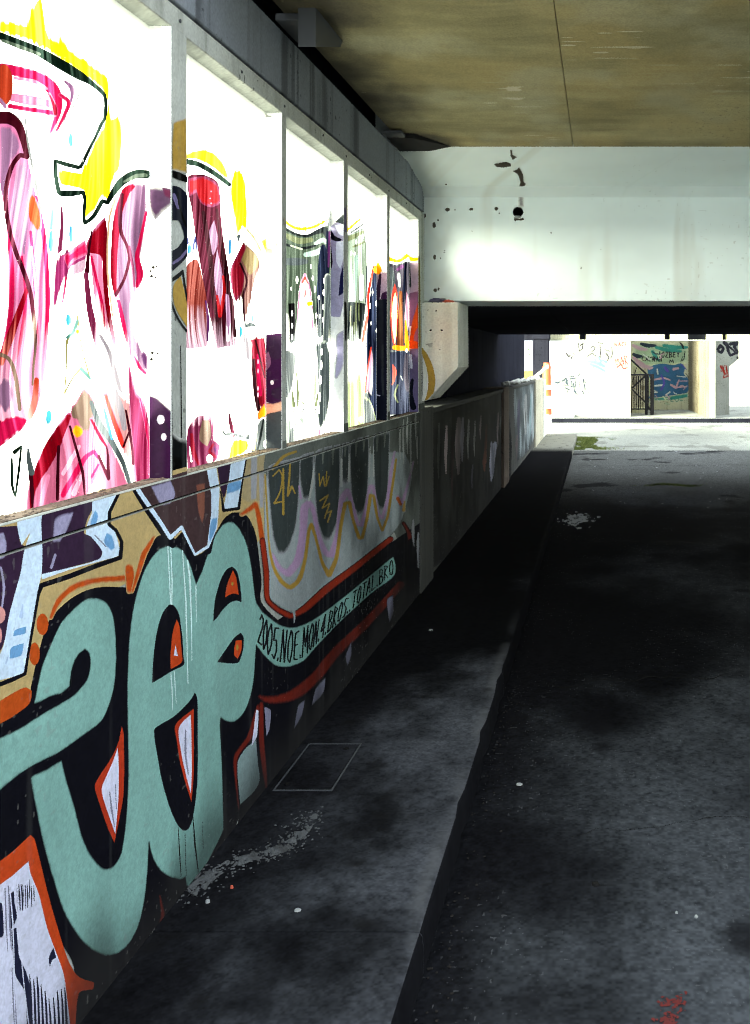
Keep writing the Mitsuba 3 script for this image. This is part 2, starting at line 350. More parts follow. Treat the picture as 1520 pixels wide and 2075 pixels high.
# ---------------------------------------------------------------- painted shapes
# painted shapes in millimetres on their surface: (surface, paint, name, edge, rings); (along the wall, height) or (across, height)
ART = [
('G','yellow','g_yellow_halo',('soft','clear',9),[[0,2155,2301,2171,2302,2272,2316,2306,2318,2343,2318,2427,2313,2554,2302,2579,2299,2601,2294,2616,2286,2623,2276,2624,2263,2621,2248,2608,2219,2600,2206,2589,2193,2563,2167,2552,2154,2513,2093,2500,2076,2490,2065,2472,2060,2444,2056,2381,2050,2383,2027,2387,2017,2394,2011,2411,2010,2491,2015,2504,2014,2505,2007,2494,1948,2499,1943,2509,1940,2539,1959,2565,1978,2572,1985,2591,2008,2595,2012,2601,2013,2634,2015,2642,2019,2645,2023,2645,2026,2642,2042,2648,2055,2661,2076,2687,2099,2691,2105,2695,2115,2701,2141,2706,2182,2705,2210,2702,2233,2692,2244,2677,2255,2645,2240,2637,2255,2632,2271,2637,2304,2637,2312,2633,2324,2625,2335,2619,2339,2610,2343,2588,2347,2551,2350,2455,2355,2434,2358,2425,2360,2410,2367,2399,2375,2395,2387,2394,2400,2388,2360,2362,2356,2356,2356,2351,2357,2345,2362,2341,2368,2325,2424,2320,2438,2318,2441,2316,2441,2307,2438,2298,2434,2290,2426,2277,2407,2262,2383,2251,2355,2209,2346,2155,2329,2151,2311,2152,2304]]),
('G','amber','g_flame',('soft','yellow',6),[[0,2278,2349,2278,2344,2283,2337,2293,2327,2306,2317,2320,2326,2331,2334,2336,2340,2338,2346,2337,2348,2333,2350,2315,2357,2310,2360,2303,2369,2298,2379,2286,2363,2281,2355]]),
('G','amber','g_flame',('soft','yellow',7),[[0,2401,2048,2397,2028,2396,2020,2399,2015,2411,2015,2461,2019,2487,2020,2504,2018,2512,2012,2516,2001,2518,1977,2531,2018,2533,2030,2532,2039,2528,2057,2523,2072,2517,2080,2509,2088,2500,2069,2495,2061,2492,2057,2457,2053]]),
('G','blackgreen','g_outline',None,[[0,2144,2286,2151,2285,2249,2293,2296,2295,2377,2291,2438,2290,2473,2290,2516,2293,2533,2293,2556,2291,2579,2288,2595,2284,2600,2281,2605,2274,2606,2257,2603,2233,2600,2224,2582,2205,2558,2169,2526,2131,2486,2080,2482,2077,2474,2075,2373,2069,2368,2068,2365,2064,2366,2030,2373,2005,2378,1992,2381,1989,2388,1986,2397,1985,2426,1988,2445,1992,2494,2005,2499,1999,2501,1993,2496,1945,2501,1932,2506,1930,2511,1931,2541,1945,2560,1957,2577,1973,2601,2000,2620,2000,2627,2001,2633,2004,2663,2032,2700,2060,2718,2071,2751,2087,2790,2102,2806,2105,2848,2112,2856,2114,2864,2117,2870,2121,2873,2125,2875,2129,2873,2133,2870,2135,2864,2137,2856,2137,2819,2131,2793,2126,2774,2121,2749,2112,2728,2103,2703,2090,2677,2074,2659,2058,2633,2032,2617,2011,2598,2011,2589,2008,2582,2002,2560,1977,2544,1961,2530,1952,2514,1943,2512,1951,2516,1995,2514,2006,2510,2015,2502,2017,2494,2016,2434,2005,2397,1998,2390,2012,2383,2033,2380,2061,2416,2061,2472,2065,2481,2067,2490,2070,2494,2072,2500,2078,2540,2131,2572,2170,2598,2205,2617,2226,2621,2237,2622,2253,2621,2281,2616,2292,2611,2295,2592,2300,2512,2314,2493,2316,2434,2319,2359,2319,2298,2317,2159,2303,2151,2301,2144,2296,2142,2290]]),
('G','greygreen','g_shading',None,[[0,2159,2287,2159,2284,2161,2283,2226,2288,2304,2297,2308,2298,2312,2301,2312,2304,2308,2305,2230,2298,2165,2290,2162,2289]]),
('G','greygreen','g_shading',None,[[0,2764,2105,2712,2080,2709,2077,2710,2075,2714,2075,2718,2076,2761,2092,2786,2101,2804,2106,2846,2115,2852,2119,2855,2122,2852,2125,2842,2126,2789,2114]]),
('G','pinkl','g_stroke',('soft','mauvepink',3),[[0,2173,2173,2168,2168,2168,2163,2173,2160,2176,2160,2245,2168,2280,2174,2347,2188,2356,2192,2361,2197,2361,2202,2356,2205,2352,2205,2286,2197,2251,2191,2180,2176]]),
('G','mag','g_stroke',('soft','mauvepink',3),[[0,2147,2224,2146,2221,2147,2218,2149,2215,2153,2214,2158,2214,2226,2224,2268,2227,2289,2228,2311,2226,2329,2223,2339,2220,2352,2213,2360,2206,2364,2201,2370,2191,2371,2185,2366,2167,2347,2128,2350,2126,2354,2126,2357,2128,2380,2157,2395,2180,2400,2189,2405,2208,2404,2222,2401,2232,2397,2238,2389,2246,2375,2253,2352,2259,2331,2260,2310,2260,2267,2255,2222,2248,2164,2237,2158,2235,2153,2231,2149,2228]]),
('G','pinkl','g_highlight',None,[[0,2205,2218,2205,2215,2208,2214,2257,2223,2284,2227,2302,2227,2335,2225,2340,2227,2342,2229,2342,2231,2340,2232,2319,2235,2300,2236,2288,2236,2276,2234,2244,2228,2209,2220]]),
('G','mag','g_stroke',('soft','mauvepink',3),[[0,2183,2151,2182,2147,2182,2146,2183,2144,2188,2144,2368,2172,2376,2175,2381,2180,2381,2185,2379,2186,2372,2187,2266,2167,2191,2155,2188,2154]]),
('G','crimson','g_stroke',('soft','mauvepink',4),[[0,2342,2220,2341,2217,2358,2191,2364,2173,2367,2171,2373,2171,2376,2172,2381,2176,2382,2179,2382,2192,2379,2200,2371,2208,2352,2223,2347,2223]]),
('G','mag','g_stroke',('soft','mauvepink',4),[[0,2386,2229,2386,2226,2389,2225,2419,2221,2424,2219,2422,2212,2413,2197,2399,2175,2374,2140,2375,2138,2379,2137,2384,2140,2420,2184,2441,2214,2444,2220,2444,2225,2439,2230,2430,2232,2399,2235,2392,2234]]),
('G','mauve','g_shading',None,[[0,2412,2269,2411,2267,2412,2266,2431,2259,2438,2255,2440,2247,2438,2226,2440,2224,2445,2225,2449,2228,2458,2250,2459,2258,2458,2264,2452,2268,2437,2271,2418,2272,2415,2271]]),
('G','greyline','g_drip',None,[[0,2449,2213,2417,2181,2399,2156,2400,2155,2403,2156,2420,2181,2459,2219,2473,2238,2480,2250,2484,2262,2483,2286,2481,2287,2479,2286,2478,2285,2479,2261,2476,2250,2464,2231]]),
('G','brick','g_dot',None,[[0,2202,2200,2201,2212,2199,2219,2194,2228,2189,2232,2182,2236,2176,2237,2168,2236,2162,2233,2156,2228,2151,2223,2145,2213,2139,2198,2137,2182,2139,2166,2145,2154,2151,2148,2156,2146,2162,2144,2168,2145,2176,2148,2182,2152,2189,2160,2194,2167,2199,2179,2201,2191]]),
('G','mauve','g_shading',None,[[0,2152,2158,2151,2156,2151,2154,2167,2141,2171,2140,2177,2142,2180,2145,2179,2149,2158,2159,2155,2159]]),
('G','mauvepink','g_letter',('fade','palepink',1729,1485),[[0,2087,2109,2083,2074,2082,2043,2082,2013,2087,1992,2095,1985,2110,1981,2143,1977,2155,1973,2160,1969,2163,1963,2166,1943,2180,1885,2189,1839,2194,1794,2195,1759,2193,1706,2186,1658,2180,1629,2173,1607,2169,1596,2163,1587,2155,1580,2142,1576,2125,1574,2093,1572,2087,1570,2085,1544,2084,1495,2087,1377,2121,1386,2140,1391,2155,1397,2170,1404,2228,1439,2236,1442,2263,1449,2270,1452,2282,1459,2291,1467,2298,1478,2311,1507,2321,1539,2331,1574,2336,1601,2341,1644,2344,1687,2345,1715,2344,1757,2338,1813,2331,1854,2319,1899,2306,1937,2281,1991,2244,2085,2230,2113,2224,2121,2217,2128,2209,2132,2200,2134,2190,2133,2140,2123,2105,2114]]),
('G','mauve','g_shading',('soft','mauvepink',8),[[0,2155,2097,2155,1973,2158,1958,2173,1922,2176,1966,2180,1983,2184,1999,2191,2013,2200,2026,2209,2038,2230,2060,2232,2065,2231,2071,2225,2081,2217,2090,2208,2096,2197,2101,2191,2103,2183,2102,2174,2101]]),
('G','mauve','g_shading',('soft','mauvepink',8),[[0,2224,2030,2217,2019,2208,2002,2203,1982,2199,1939,2198,1900,2202,1883,2211,1865,2228,1842,2247,1822,2268,1924,2270,1942,2270,1960,2263,1995,2251,2036,2248,2036,2235,2034,2228,2032]]),
('G','mag','g_stroke',('fade','palepink',1690,1609),[[0,2283,1964,2283,1961,2309,1899,2317,1872,2322,1841,2329,1782,2332,1728,2330,1684,2327,1632,2328,1630,2333,1629,2338,1631,2339,1633,2347,1685,2350,1715,2351,1743,2349,1770,2341,1843,2331,1891,2326,1904,2314,1934,2298,1966,2295,1968,2290,1968,2285,1967]]),
('G','mag','g_stroke',('soft','mauvepink',3),[[0,2164,1943,2178,1882,2182,1854,2187,1787,2187,1741,2184,1697,2177,1660,2164,1620,2159,1610,2148,1594,2151,1591,2155,1590,2161,1592,2179,1612,2185,1625,2193,1647,2204,1685,2208,1713,2209,1743,2209,1773,2206,1806,2201,1840,2191,1884,2174,1945,2172,1946,2169,1947,2166,1945]]),
('G','mag','g_stroke',('fade','palepink',1734,1597),[[0,2265,1881,2289,1703,2297,1620,2299,1618,2302,1617,2305,1618,2307,1620,2306,1664,2304,1703,2298,1750,2276,1882,2275,1883,2270,1884,2267,1883]]),
('G','pinkl','g_highlight',None,[[0,2271,1848,2270,1847,2306,1632,2307,1631,2310,1630,2313,1631,2314,1632,2296,1755,2278,1848,2275,1850]]),
('G','mag','g_stroke',('fade','palepink',1686,1552),[[0,2231,1821,2242,1765,2244,1747,2245,1732,2244,1716,2239,1684,2228,1643,2220,1622,2202,1586,2205,1582,2209,1581,2214,1582,2216,1584,2239,1630,2243,1642,2250,1669,2255,1701,2257,1732,2253,1765,2240,1822,2238,1823,2236,1823,2233,1822]]),
('G','crimson','g_stroke',('fade','salmon',1684,1552),[[0,2185,1651,2169,1623,2151,1582,2151,1580,2152,1577,2157,1574,2163,1574,2168,1576,2170,1578,2207,1636,2236,1690,2267,1754,2266,1758,2263,1759,2257,1758,2254,1756]]),
('G','orangered','g_dot',('soft','mauvepink',7),[[0,2312,1933,2302,1951,2289,1964,2281,1968,2276,1969,2271,1968,2266,1967,2263,1964,2260,1959,2257,1948,2257,1935,2261,1919,2268,1905,2278,1894,2288,1886,2294,1884,2299,1883,2304,1884,2308,1886,2312,1890,2315,1897,2316,1914]]),
('G','maroon','g_outline',('fade','taupe',1685,1596),[[0,2090,2110,2086,2106,2083,2102,2082,2097,2083,2093,2086,2090,2090,2088,2096,2088,2103,2089,2181,2108,2195,2108,2208,2106,2215,2102,2221,2095,2234,2074,2243,2056,2230,2054,2225,2052,2219,2048,2212,2042,2202,2032,2188,2014,2179,1996,2172,1977,2167,1956,2167,1935,2169,1917,2173,1899,2179,1879,2187,1860,2196,1841,2207,1823,2233,1788,2248,1764,2261,1740,2267,1721,2277,1676,2284,1635,2284,1612,2277,1574,2274,1529,2276,1527,2279,1527,2282,1529,2287,1574,2295,1613,2296,1628,2296,1643,2292,1676,2284,1723,2278,1744,2265,1769,2249,1793,2223,1828,2212,1846,2202,1865,2195,1884,2189,1902,2185,1920,2183,1946,2185,1965,2190,1984,2201,2008,2211,2024,2221,2034,2232,2044,2242,2045,2257,2045,2262,2047,2266,2051,2266,2053,2263,2066,2256,2090,2247,2112,2238,2123,2225,2131,2215,2134,2204,2136,2192,2137,2186,2136,2167,2132,2103,2116,2096,2114]]),
('G','mauve','g_dot',('soft','palepink',9),[[0,2206,1508,2205,1515,2202,1526,2197,1535,2193,1540,2186,1545,2180,1547,2171,1548,2163,1547,2153,1540,2147,1533,2143,1524,2141,1510,2143,1497,2147,1488,2153,1480,2163,1473,2171,1470,2180,1471,2186,1473,2193,1478,2197,1483,2202,1491,2204,1498]]),
('G','taupe','g_outline',None,[[0,2114,1601,2114,1599,2118,1596,2147,1595,2171,1590,2181,1586,2189,1579,2200,1560,2208,1538,2222,1473,2226,1471,2232,1471,2235,1474,2233,1488,2223,1540,2214,1562,2207,1576,2201,1583,2197,1588,2185,1595,2170,1600,2157,1602,2142,1604,2120,1604,2116,1604]]),
('G','mag','g_fill',('soft','palepink',5),[[0,2120,1453,2119,1429,2120,1389,2147,1395,2162,1399,2230,1425,2237,1429,2243,1433,2259,1450,2234,1458,2221,1460,2209,1462,2198,1461,2187,1460,2155,1454,2123,1454]]),
('G','brick','g_stroke',('fade','salmon',1551,1505),[[0,2271,1486,2254,1458,2254,1456,2259,1452,2266,1450,2274,1451,2279,1455,2292,1474,2298,1486,2302,1506,2304,1540,2302,1543,2297,1545,2294,1546,2288,1545,2285,1542,2276,1498]]),
('G','greyline','g_shading',None,[[0,2245,2153,2251,2103,2257,2078,2290,1985,2311,1932,2313,1931,2315,1931,2317,1933,2307,1963,2260,2095,2255,2116,2249,2154,2247,2154]]),
('G','cyan','g_dot',('soft','clear',4),[[0,2452,2133,2451,2141,2448,2147,2444,2150,2439,2149,2436,2146,2433,2141,2430,2128,2433,2116,2436,2112,2439,2111,2444,2112,2448,2117,2451,2124]]),
('G','cyan','g_dot',('soft','clear',5),[[0,2368,1923,2367,1940,2363,1952,2357,1959,2351,1958,2347,1953,2343,1944,2340,1932,2339,1919,2340,1906,2343,1895,2347,1888,2351,1884,2357,1885,2363,1893,2367,1907]]),
('G','skyb','g_dot',('soft','clear',5),[[0,2368,1870,2367,1883,2364,1894,2359,1899,2354,1898,2350,1894,2346,1887,2344,1878,2343,1867,2344,1856,2346,1847,2350,1841,2354,1838,2359,1839,2364,1846,2367,1857]]),
('G','skyb','g_dot',('soft','clear',4),[[0,2455,1899,2454,1911,2450,1920,2446,1924,2442,1924,2438,1920,2435,1914,2432,1896,2435,1879,2438,1874,2442,1871,2446,1872,2450,1877,2454,1887]]),
('G','cyan','g_dot',('soft','clear',4),[[0,2450,1687,2449,1693,2443,1699,2436,1702,2432,1701,2428,1700,2424,1698,2421,1693,2419,1685,2421,1677,2424,1673,2428,1671,2432,1670,2436,1670,2443,1673,2449,1680]]),
('G','cyan','g_dot',('soft','clear',4),[[0,2360,1450,2358,1459,2354,1466,2348,1470,2342,1471,2337,1468,2334,1465,2332,1459,2331,1452,2332,1445,2334,1439,2337,1435,2342,1432,2348,1431,2354,1435,2358,1442]]),
('G','maroonmauve','g_stroke',('soft','mauvepink',4),[[0,2395,1909,2384,1857,2385,1842,2386,1839,2391,1838,2394,1838,2397,1839,2402,1841,2404,1844,2404,1862,2410,1903,2410,1920,2408,1938,2404,1959,2401,1960,2398,1959,2398,1958]]),
('G','magplum','g_letter',('soft','clear',11),[[0,2516,1898,2446,1867,2399,1852,2390,1846,2383,1840,2374,1826,2366,1800,2358,1751,2352,1692,2362,1702,2374,1710,2381,1717,2401,1754,2410,1768,2424,1786,2445,1807,2451,1811,2457,1813,2466,1814,2509,1812,2517,1832,2523,1851,2521,1874]]),
('G','mag','g_fill',('soft','mauvepink',9),[[0,2509,1892,2425,1849,2416,1844,2412,1839,2412,1834,2417,1826,2430,1811,2442,1822,2457,1832,2469,1837,2516,1854,2523,1858,2523,1863,2520,1872]]),
('G','lightmauve','g_highlight',None,[[0,2437,1811,2433,1806,2432,1800,2432,1788,2457,1800,2487,1807,2497,1810,2504,1814,2508,1820,2511,1828,2513,1844,2496,1839,2480,1834,2452,1821]]),
('G','crimson','g_fill',('soft','mauvepink',9),[[0,2608,1965,2578,1945,2552,1925,2526,1897,2516,1882,2515,1873,2517,1869,2523,1861,2549,1846,2565,1840,2587,1845,2603,1850,2616,1856,2624,1862,2626,1875,2626,1895,2621,1936,2617,1954]]),
('G','maroon','g_shading',None,[[0,2525,1878,2507,1809,2509,1806,2515,1805,2518,1805,2522,1805,2527,1808,2529,1811,2535,1871,2547,1918,2544,1920,2540,1919,2538,1917]]),
('G','pinkl','g_fill',('fade','clear',1754,1625),[[0,2533,1862,2552,1765,2563,1726,2572,1702,2586,1678,2602,1657,2608,1652,2614,1651,2623,1651,2645,1653,2608,1769,2595,1847,2590,1858,2582,1862,2567,1863]]),
('G','crimson','g_stroke',('fade','palepink',1704,1619),[[0,2597,1861,2600,1795,2604,1769,2612,1730,2625,1690,2652,1632,2655,1629,2661,1629,2666,1630,2670,1633,2643,1706,2627,1770,2624,1797,2625,1862,2622,1866,2615,1868,2606,1867,2599,1864]]),
('G','mag','g_stroke',('fade','clear',1728,1625),[[0,2534,1853,2560,1790,2585,1740,2602,1677,2604,1675,2610,1675,2613,1676,2615,1678,2604,1732,2597,1752,2575,1794,2546,1855,2544,1856,2540,1856,2536,1855]]),
('G','maroonmauve','g_stroke',('fade','palepink',1681,1621),[[0,2503,1806,2513,1737,2518,1715,2529,1684,2540,1659,2559,1625,2561,1623,2568,1621,2577,1621,2584,1624,2586,1628,2569,1673,2544,1728,2524,1808,2520,1810,2513,1811,2507,1809]]),
('G','mag','g_stroke',('soft','mauvepink',4),[[0,2416,1790,2401,1725,2403,1724,2405,1725,2411,1736,2416,1749,2426,1790,2425,1792,2423,1792,2418,1792]]),
('G','lilacgrey','g_shading',None,[[0,2578,1652,2578,1650,2606,1625,2619,1611,2629,1596,2644,1565,2667,1532,2690,1491,2693,1489,2702,1488,2707,1489,2708,1493,2688,1535,2645,1607,2630,1623,2591,1654,2587,1655,2583,1655]]),
('G','mauve','g_letter',('soft','clear',12),[[0,2691,2037,2681,2023,2657,1968,2650,1944,2646,1914,2644,1881,2647,1846,2653,1806,2661,1773,2664,1766,2683,1741,2700,1714,2720,1674,2733,1641,2744,1587,2773,1601,2793,1578,2812,1559,2830,1551,2851,1544,2851,1574,2849,1589,2845,1601,2838,1610,2806,1635,2797,1643,2780,1664,2762,1697,2756,1714,2754,1731,2756,1738,2760,1744,2781,1762,2785,1768,2789,1781,2803,1853,2833,1924,2844,1960,2851,1996,2855,2030,2852,2076,2845,2096,2840,2099,2831,2099,2808,2098,2775,2092,2753,2085,2744,2081,2721,2065,2710,2056]]),
('G','crimson','g_stroke',('soft','mauvepink',4),[[0,2647,1932,2641,1872,2640,1839,2641,1811,2647,1790,2661,1758,2664,1757,2669,1756,2676,1758,2677,1761,2676,1814,2680,1877,2686,1923,2696,1966,2704,1989,2709,1999,2725,2022,2750,2051,2778,2070,2781,2073,2782,2077,2778,2082,2768,2083,2755,2081,2722,2066,2704,2054,2693,2042,2672,2011,2662,1989,2653,1960]]),
('G','maroon','g_outline',None,[[0,2693,2041,2682,2006,2679,1988,2679,1971,2681,1952,2687,1935,2692,1928,2720,1905,2728,1894,2735,1879,2736,1867,2726,1841,2708,1811,2693,1795,2660,1765,2661,1761,2669,1759,2677,1762,2707,1791,2724,1810,2742,1840,2753,1869,2752,1881,2744,1898,2736,1909,2710,1933,2704,1947,2702,1965,2703,1992,2713,2043,2708,2045,2702,2045]]),
('G','mag','g_stroke',('soft','mauvepink',4),[[0,2803,1939,2778,1888,2776,1870,2788,1831,2786,1818,2779,1795,2784,1791,2791,1791,2800,1794,2817,1811,2827,1825,2830,1835,2827,1845,2811,1868,2806,1882,2809,1899,2826,1939,2855,2015,2853,2018,2848,2018,2842,2018,2836,2014]]),
('G','maroonmauve','g_outline',None,[[0,2738,1904,2737,1901,2760,1842,2767,1794,2768,1793,2773,1792,2778,1794,2779,1795,2776,1835,2772,1854,2751,1904,2748,1906,2744,1906]]),
('G','plum','g_shading',('soft','mauve',6),[[0,2809,1604,2813,1592,2827,1570,2837,1564,2851,1559,2853,1591,2851,1599,2849,1602,2833,1613,2817,1608]]),
('G','mag','g_stroke',('soft','mauvepink',4),[[0,2768,1600,2768,1597,2786,1575,2799,1563,2809,1557,2833,1546,2839,1545,2845,1546,2849,1549,2848,1553,2819,1569,2778,1600,2773,1601]]),
('G','mag','g_stroke',('fade','palepink',1695,1627),[[0,2675,1750,2674,1746,2703,1677,2726,1638,2729,1636,2735,1636,2739,1637,2740,1639,2730,1670,2722,1691,2706,1724,2690,1751,2683,1752]]),
('G','beige','g_outline',None,[[0,2623,1942,2618,1875,2619,1822,2624,1792,2634,1753,2646,1705,2650,1704,2653,1704,2654,1706,2638,1774,2630,1823,2628,1863,2631,1916,2634,1944,2639,1969,2651,1991,2677,2030,2677,2032,2673,2033,2669,2032,2667,2030,2648,2003,2634,1979,2629,1968]]),
('G','olive','g_outline',None,[[1,2426,1642,2420,1635,2417,1626,2417,1616,2421,1574,2411,1505,2412,1504,2414,1503,2417,1504,2439,1528,2455,1542,2471,1552,2492,1564,2532,1537,2536,1536,2539,1538,2511,1587,2492,1628,2485,1657,2479,1692,2480,1698,2477,1700,2473,1699,2471,1698,2470,1678,2465,1667,2460,1662,2433,1647],[2434,1530,2418,1514,2425,1574,2426,1617,2431,1634,2435,1639,2441,1644,2466,1660,2472,1666,2476,1674,2482,1646,2491,1619,2506,1586,2526,1548,2496,1569,2490,1570,2456,1549]]),
('G','teal','g_shading',None,[[0,2443,1654,2420,1644,2419,1642,2421,1639,2425,1638,2429,1639,2448,1647,2458,1653,2467,1664,2479,1684,2479,1686,2477,1688,2471,1688,2468,1687,2450,1660]]),
('G','teal','g_shading',None,[[0,2484,1566,2483,1564,2484,1562,2532,1536,2538,1536,2540,1539,2520,1555,2494,1567,2487,1567]]),
('G','yellow','g_dot',('soft','clear',4),[[0,2485,1658,2483,1663,2478,1667,2472,1668,2466,1665,2463,1662,2462,1657,2464,1652,2469,1649,2475,1648,2480,1650,2484,1654]]),
('G','pinkmauve','g_letter',('soft','clear',11),[[0,2504,1516,2434,1464,2347,1386,2306,1355,2262,1308,2255,1301,2251,1293,2247,1280,2239,1227,2293,1224,2347,1222,2504,1223,2710,1221,2782,1225,2752,1245,2744,1251,2725,1270,2696,1304,2642,1375,2590,1431,2556,1475,2547,1484,2527,1501]]),
('G','taupe','g_fill',('soft','pinkmauve',6),[[0,2504,1516,2446,1464,2430,1443,2451,1442,2461,1440,2469,1438,2474,1434,2487,1414,2492,1409,2499,1407,2508,1405,2524,1403,2528,1403,2530,1406,2547,1434,2557,1456,2558,1464,2557,1471,2554,1478,2541,1491,2523,1505]]),
('G','orange','g_dot',('soft','pinkmauve',7),[[0,2501,1406,2499,1413,2493,1418,2484,1422,2474,1424,2465,1424,2454,1421,2448,1417,2446,1410,2448,1403,2454,1398,2462,1394,2472,1392,2482,1392,2493,1395,2499,1399]]),
('G','crimson','g_stroke',('soft','mauvepink',4),[[0,2302,1355,2276,1318,2269,1302,2265,1291,2264,1273,2268,1240,2271,1237,2274,1235,2278,1236,2280,1237,2287,1268,2294,1285,2305,1296,2338,1322,2369,1349,2395,1375,2424,1412,2447,1447,2447,1451,2442,1455,2434,1457,2426,1456,2382,1427,2340,1395,2321,1377]]),
('G','maroon','g_shading',None,[[0,2263,1328,2262,1326,2274,1245,2275,1243,2278,1242,2281,1242,2282,1243,2284,1271,2284,1285,2279,1324,2277,1327,2273,1329,2268,1330]]),
('G','pinkl','g_highlight',None,[[0,2311,1270,2302,1246,2304,1243,2310,1240,2315,1241,2318,1242,2343,1290,2352,1310,2350,1313,2346,1315,2338,1315,2335,1313]]),
('G','mag','g_stroke',('soft','mauvepink',4),[[0,2507,1348,2480,1332,2455,1315,2393,1262,2393,1257,2395,1254,2403,1250,2412,1249,2420,1251,2497,1314,2513,1326,2527,1335,2549,1341,2568,1326,2574,1324,2581,1323,2584,1323,2587,1324,2589,1328,2587,1331,2565,1354,2561,1356,2552,1358,2541,1357,2521,1352]]),
('G','palepink','g_highlight',None,[[0,2431,1340,2399,1312,2399,1309,2405,1305,2410,1304,2415,1306,2488,1366,2489,1370,2486,1373,2477,1374,2473,1373]]),
('G','palepink','g_highlight',None,[[0,2486,1298,2444,1258,2443,1256,2446,1252,2453,1248,2461,1247,2468,1249,2501,1291,2501,1294,2498,1297,2492,1298]]),
('G','crimson','g_stroke',('soft','mauvepink',4),[[0,2532,1437,2531,1433,2574,1383,2586,1372,2610,1355,2615,1353,2625,1353,2628,1355,2628,1358,2548,1436,2540,1439]]),
('G','mag','g_stroke',('soft','mauvepink',4),[[0,2572,1321,2531,1287,2531,1284,2537,1280,2543,1279,2548,1280,2587,1313,2587,1316,2583,1319,2577,1321]]),
('G','crimson','g_stroke',('soft','mauvepink',4),[[0,2593,1324,2589,1322,2589,1320,2620,1273,2622,1271,2628,1268,2635,1267,2641,1269,2644,1272,2643,1274,2605,1322,2598,1325]]),
('G','paleyellow','g_fill',('soft','mauvepink',9),[[0,2580,1308,2556,1283,2513,1239,2547,1238,2577,1238,2599,1242,2609,1245,2616,1249,2619,1253,2615,1262]]),
('G','clear','g_highlight',None,[[0,2585,1334,2588,1327,2598,1311,2619,1292,2603,1339,2592,1337]]),
('G','slate','g_shading',None,[[0,2531,1480,2531,1477,2546,1449,2561,1424,2569,1414,2580,1404,2589,1397,2629,1368,2678,1323,2698,1302,2707,1290,2740,1236,2744,1233,2753,1231,2758,1232,2760,1235,2745,1266,2722,1303,2702,1327,2655,1375,2599,1420,2581,1439,2548,1481,2540,1483,2534,1483]]),
('G','maroon','g_outline',None,[[0,2433,1423,2490,1305,2494,1291,2504,1242,2506,1241,2510,1240,2513,1242,2511,1268,2508,1289,2504,1306,2444,1422,2442,1424,2439,1425,2435,1424]]),
('G','maroon','g_outline',None,[[0,2376,1302,2376,1251,2377,1248,2383,1246,2390,1247,2391,1249,2391,1311,2394,1376,2393,1379,2388,1381,2383,1380,2381,1378]]),
('G','maroon','g_outline',None,[[0,2614,1359,2620,1331,2620,1293,2584,1337,2580,1339,2575,1339,2571,1338,2570,1336,2620,1271,2624,1268,2629,1266,2634,1267,2638,1270,2633,1330,2623,1358,2619,1360]]),
('G','palerose','g_letter',('soft','clear',12),[[0,2590,1527,2608,1467,2616,1449,2624,1435,2646,1407,2724,1314,2774,1241,2782,1232,2797,1229,2823,1227,2853,1225,2878,1225,2889,1226,2887,1285,2876,1382,2867,1415,2859,1423,2845,1430,2797,1447,2754,1465,2732,1477,2695,1500,2683,1506,2659,1516,2624,1528,2607,1528]]),
('G','redl','g_stroke',('soft','mauvepink',4),[[0,2603,1497,2603,1494,2630,1443,2663,1394,2679,1372,2701,1347,2707,1345,2714,1344,2719,1346,2722,1349,2710,1374,2664,1436,2623,1496,2619,1499,2613,1500,2607,1499]]),
('G','lilacgrey','g_shading',None,[[0,2653,1512,2648,1509,2648,1505,2678,1450,2703,1398,2708,1394,2716,1393,2720,1393,2727,1395,2730,1398,2723,1432,2715,1454,2702,1474,2672,1510,2669,1512,2661,1513]]),
('G','crimsonplum','g_fill',('soft','mauvepink',10),[[0,2741,1580,2744,1463,2750,1397,2761,1325,2782,1232,2845,1227,2871,1226,2883,1227,2883,1260,2876,1343,2871,1376,2862,1409,2848,1443,2827,1471,2820,1477,2792,1491,2785,1496,2779,1504]]),
('G','mag','g_stroke',('soft','mauvepink',4),[[0,2799,1483,2829,1416,2850,1357,2855,1330,2856,1259,2859,1255,2864,1254,2868,1254,2872,1257,2871,1312,2867,1356,2858,1392,2844,1429,2813,1483,2810,1484,2806,1485,2801,1485]]),
('G','maroon','g_outline',None,[[0,2719,1449,2749,1358,2756,1332,2760,1297,2763,1294,2767,1293,2772,1293,2775,1296,2769,1338,2758,1377,2748,1407,2730,1448,2724,1451]]),
('G','maroon','g_outline',None,[[0,2745,1396,2705,1351,2706,1348,2709,1347,2714,1347,2716,1348,2755,1393,2753,1396,2750,1397]]),
('G','skyb','g_highlight',None,[[0,2601,1461,2601,1458,2618,1412,2642,1374,2644,1373,2649,1372,2652,1373,2653,1375,2627,1430,2610,1459,2606,1461]]),
('G','blackgreen','g_outline',None,[[0,2231,1393,2203,1384,2201,1381,2203,1378,2204,1376,2209,1375,2214,1376,2237,1388,2238,1391,2236,1392,2234,1393]]),
('G','blackgreen','g_outline',None,[[0,2195,1367,2194,1325,2195,1306,2197,1300,2202,1290,2208,1281,2211,1279,2215,1280,2229,1335,2237,1386,2236,1388,2231,1389,2230,1387,2210,1291,2206,1301,2204,1313,2202,1365,2201,1367,2198,1368]]),
('G','slate','g_shading',None,[[0,2257,1384,2255,1359,2256,1350,2259,1337,2263,1326,2265,1323,2271,1320,2278,1320,2284,1321,2286,1325,2286,1327,2274,1354,2264,1383,2261,1384]]),
('G','yellow','g_yellow_halo',('soft','clear',8),[[0,3093,2214,3160,2227,3195,2233,3226,2236,3252,2238,3303,2236,3349,2233,3437,2221,3487,2220,3468,2248,3450,2261,3427,2274,3401,2284,3370,2292,3336,2296,3319,2295,3282,2292,3246,2286,3213,2278,3167,2264,3133,2249,3115,2239,3102,2227]]),
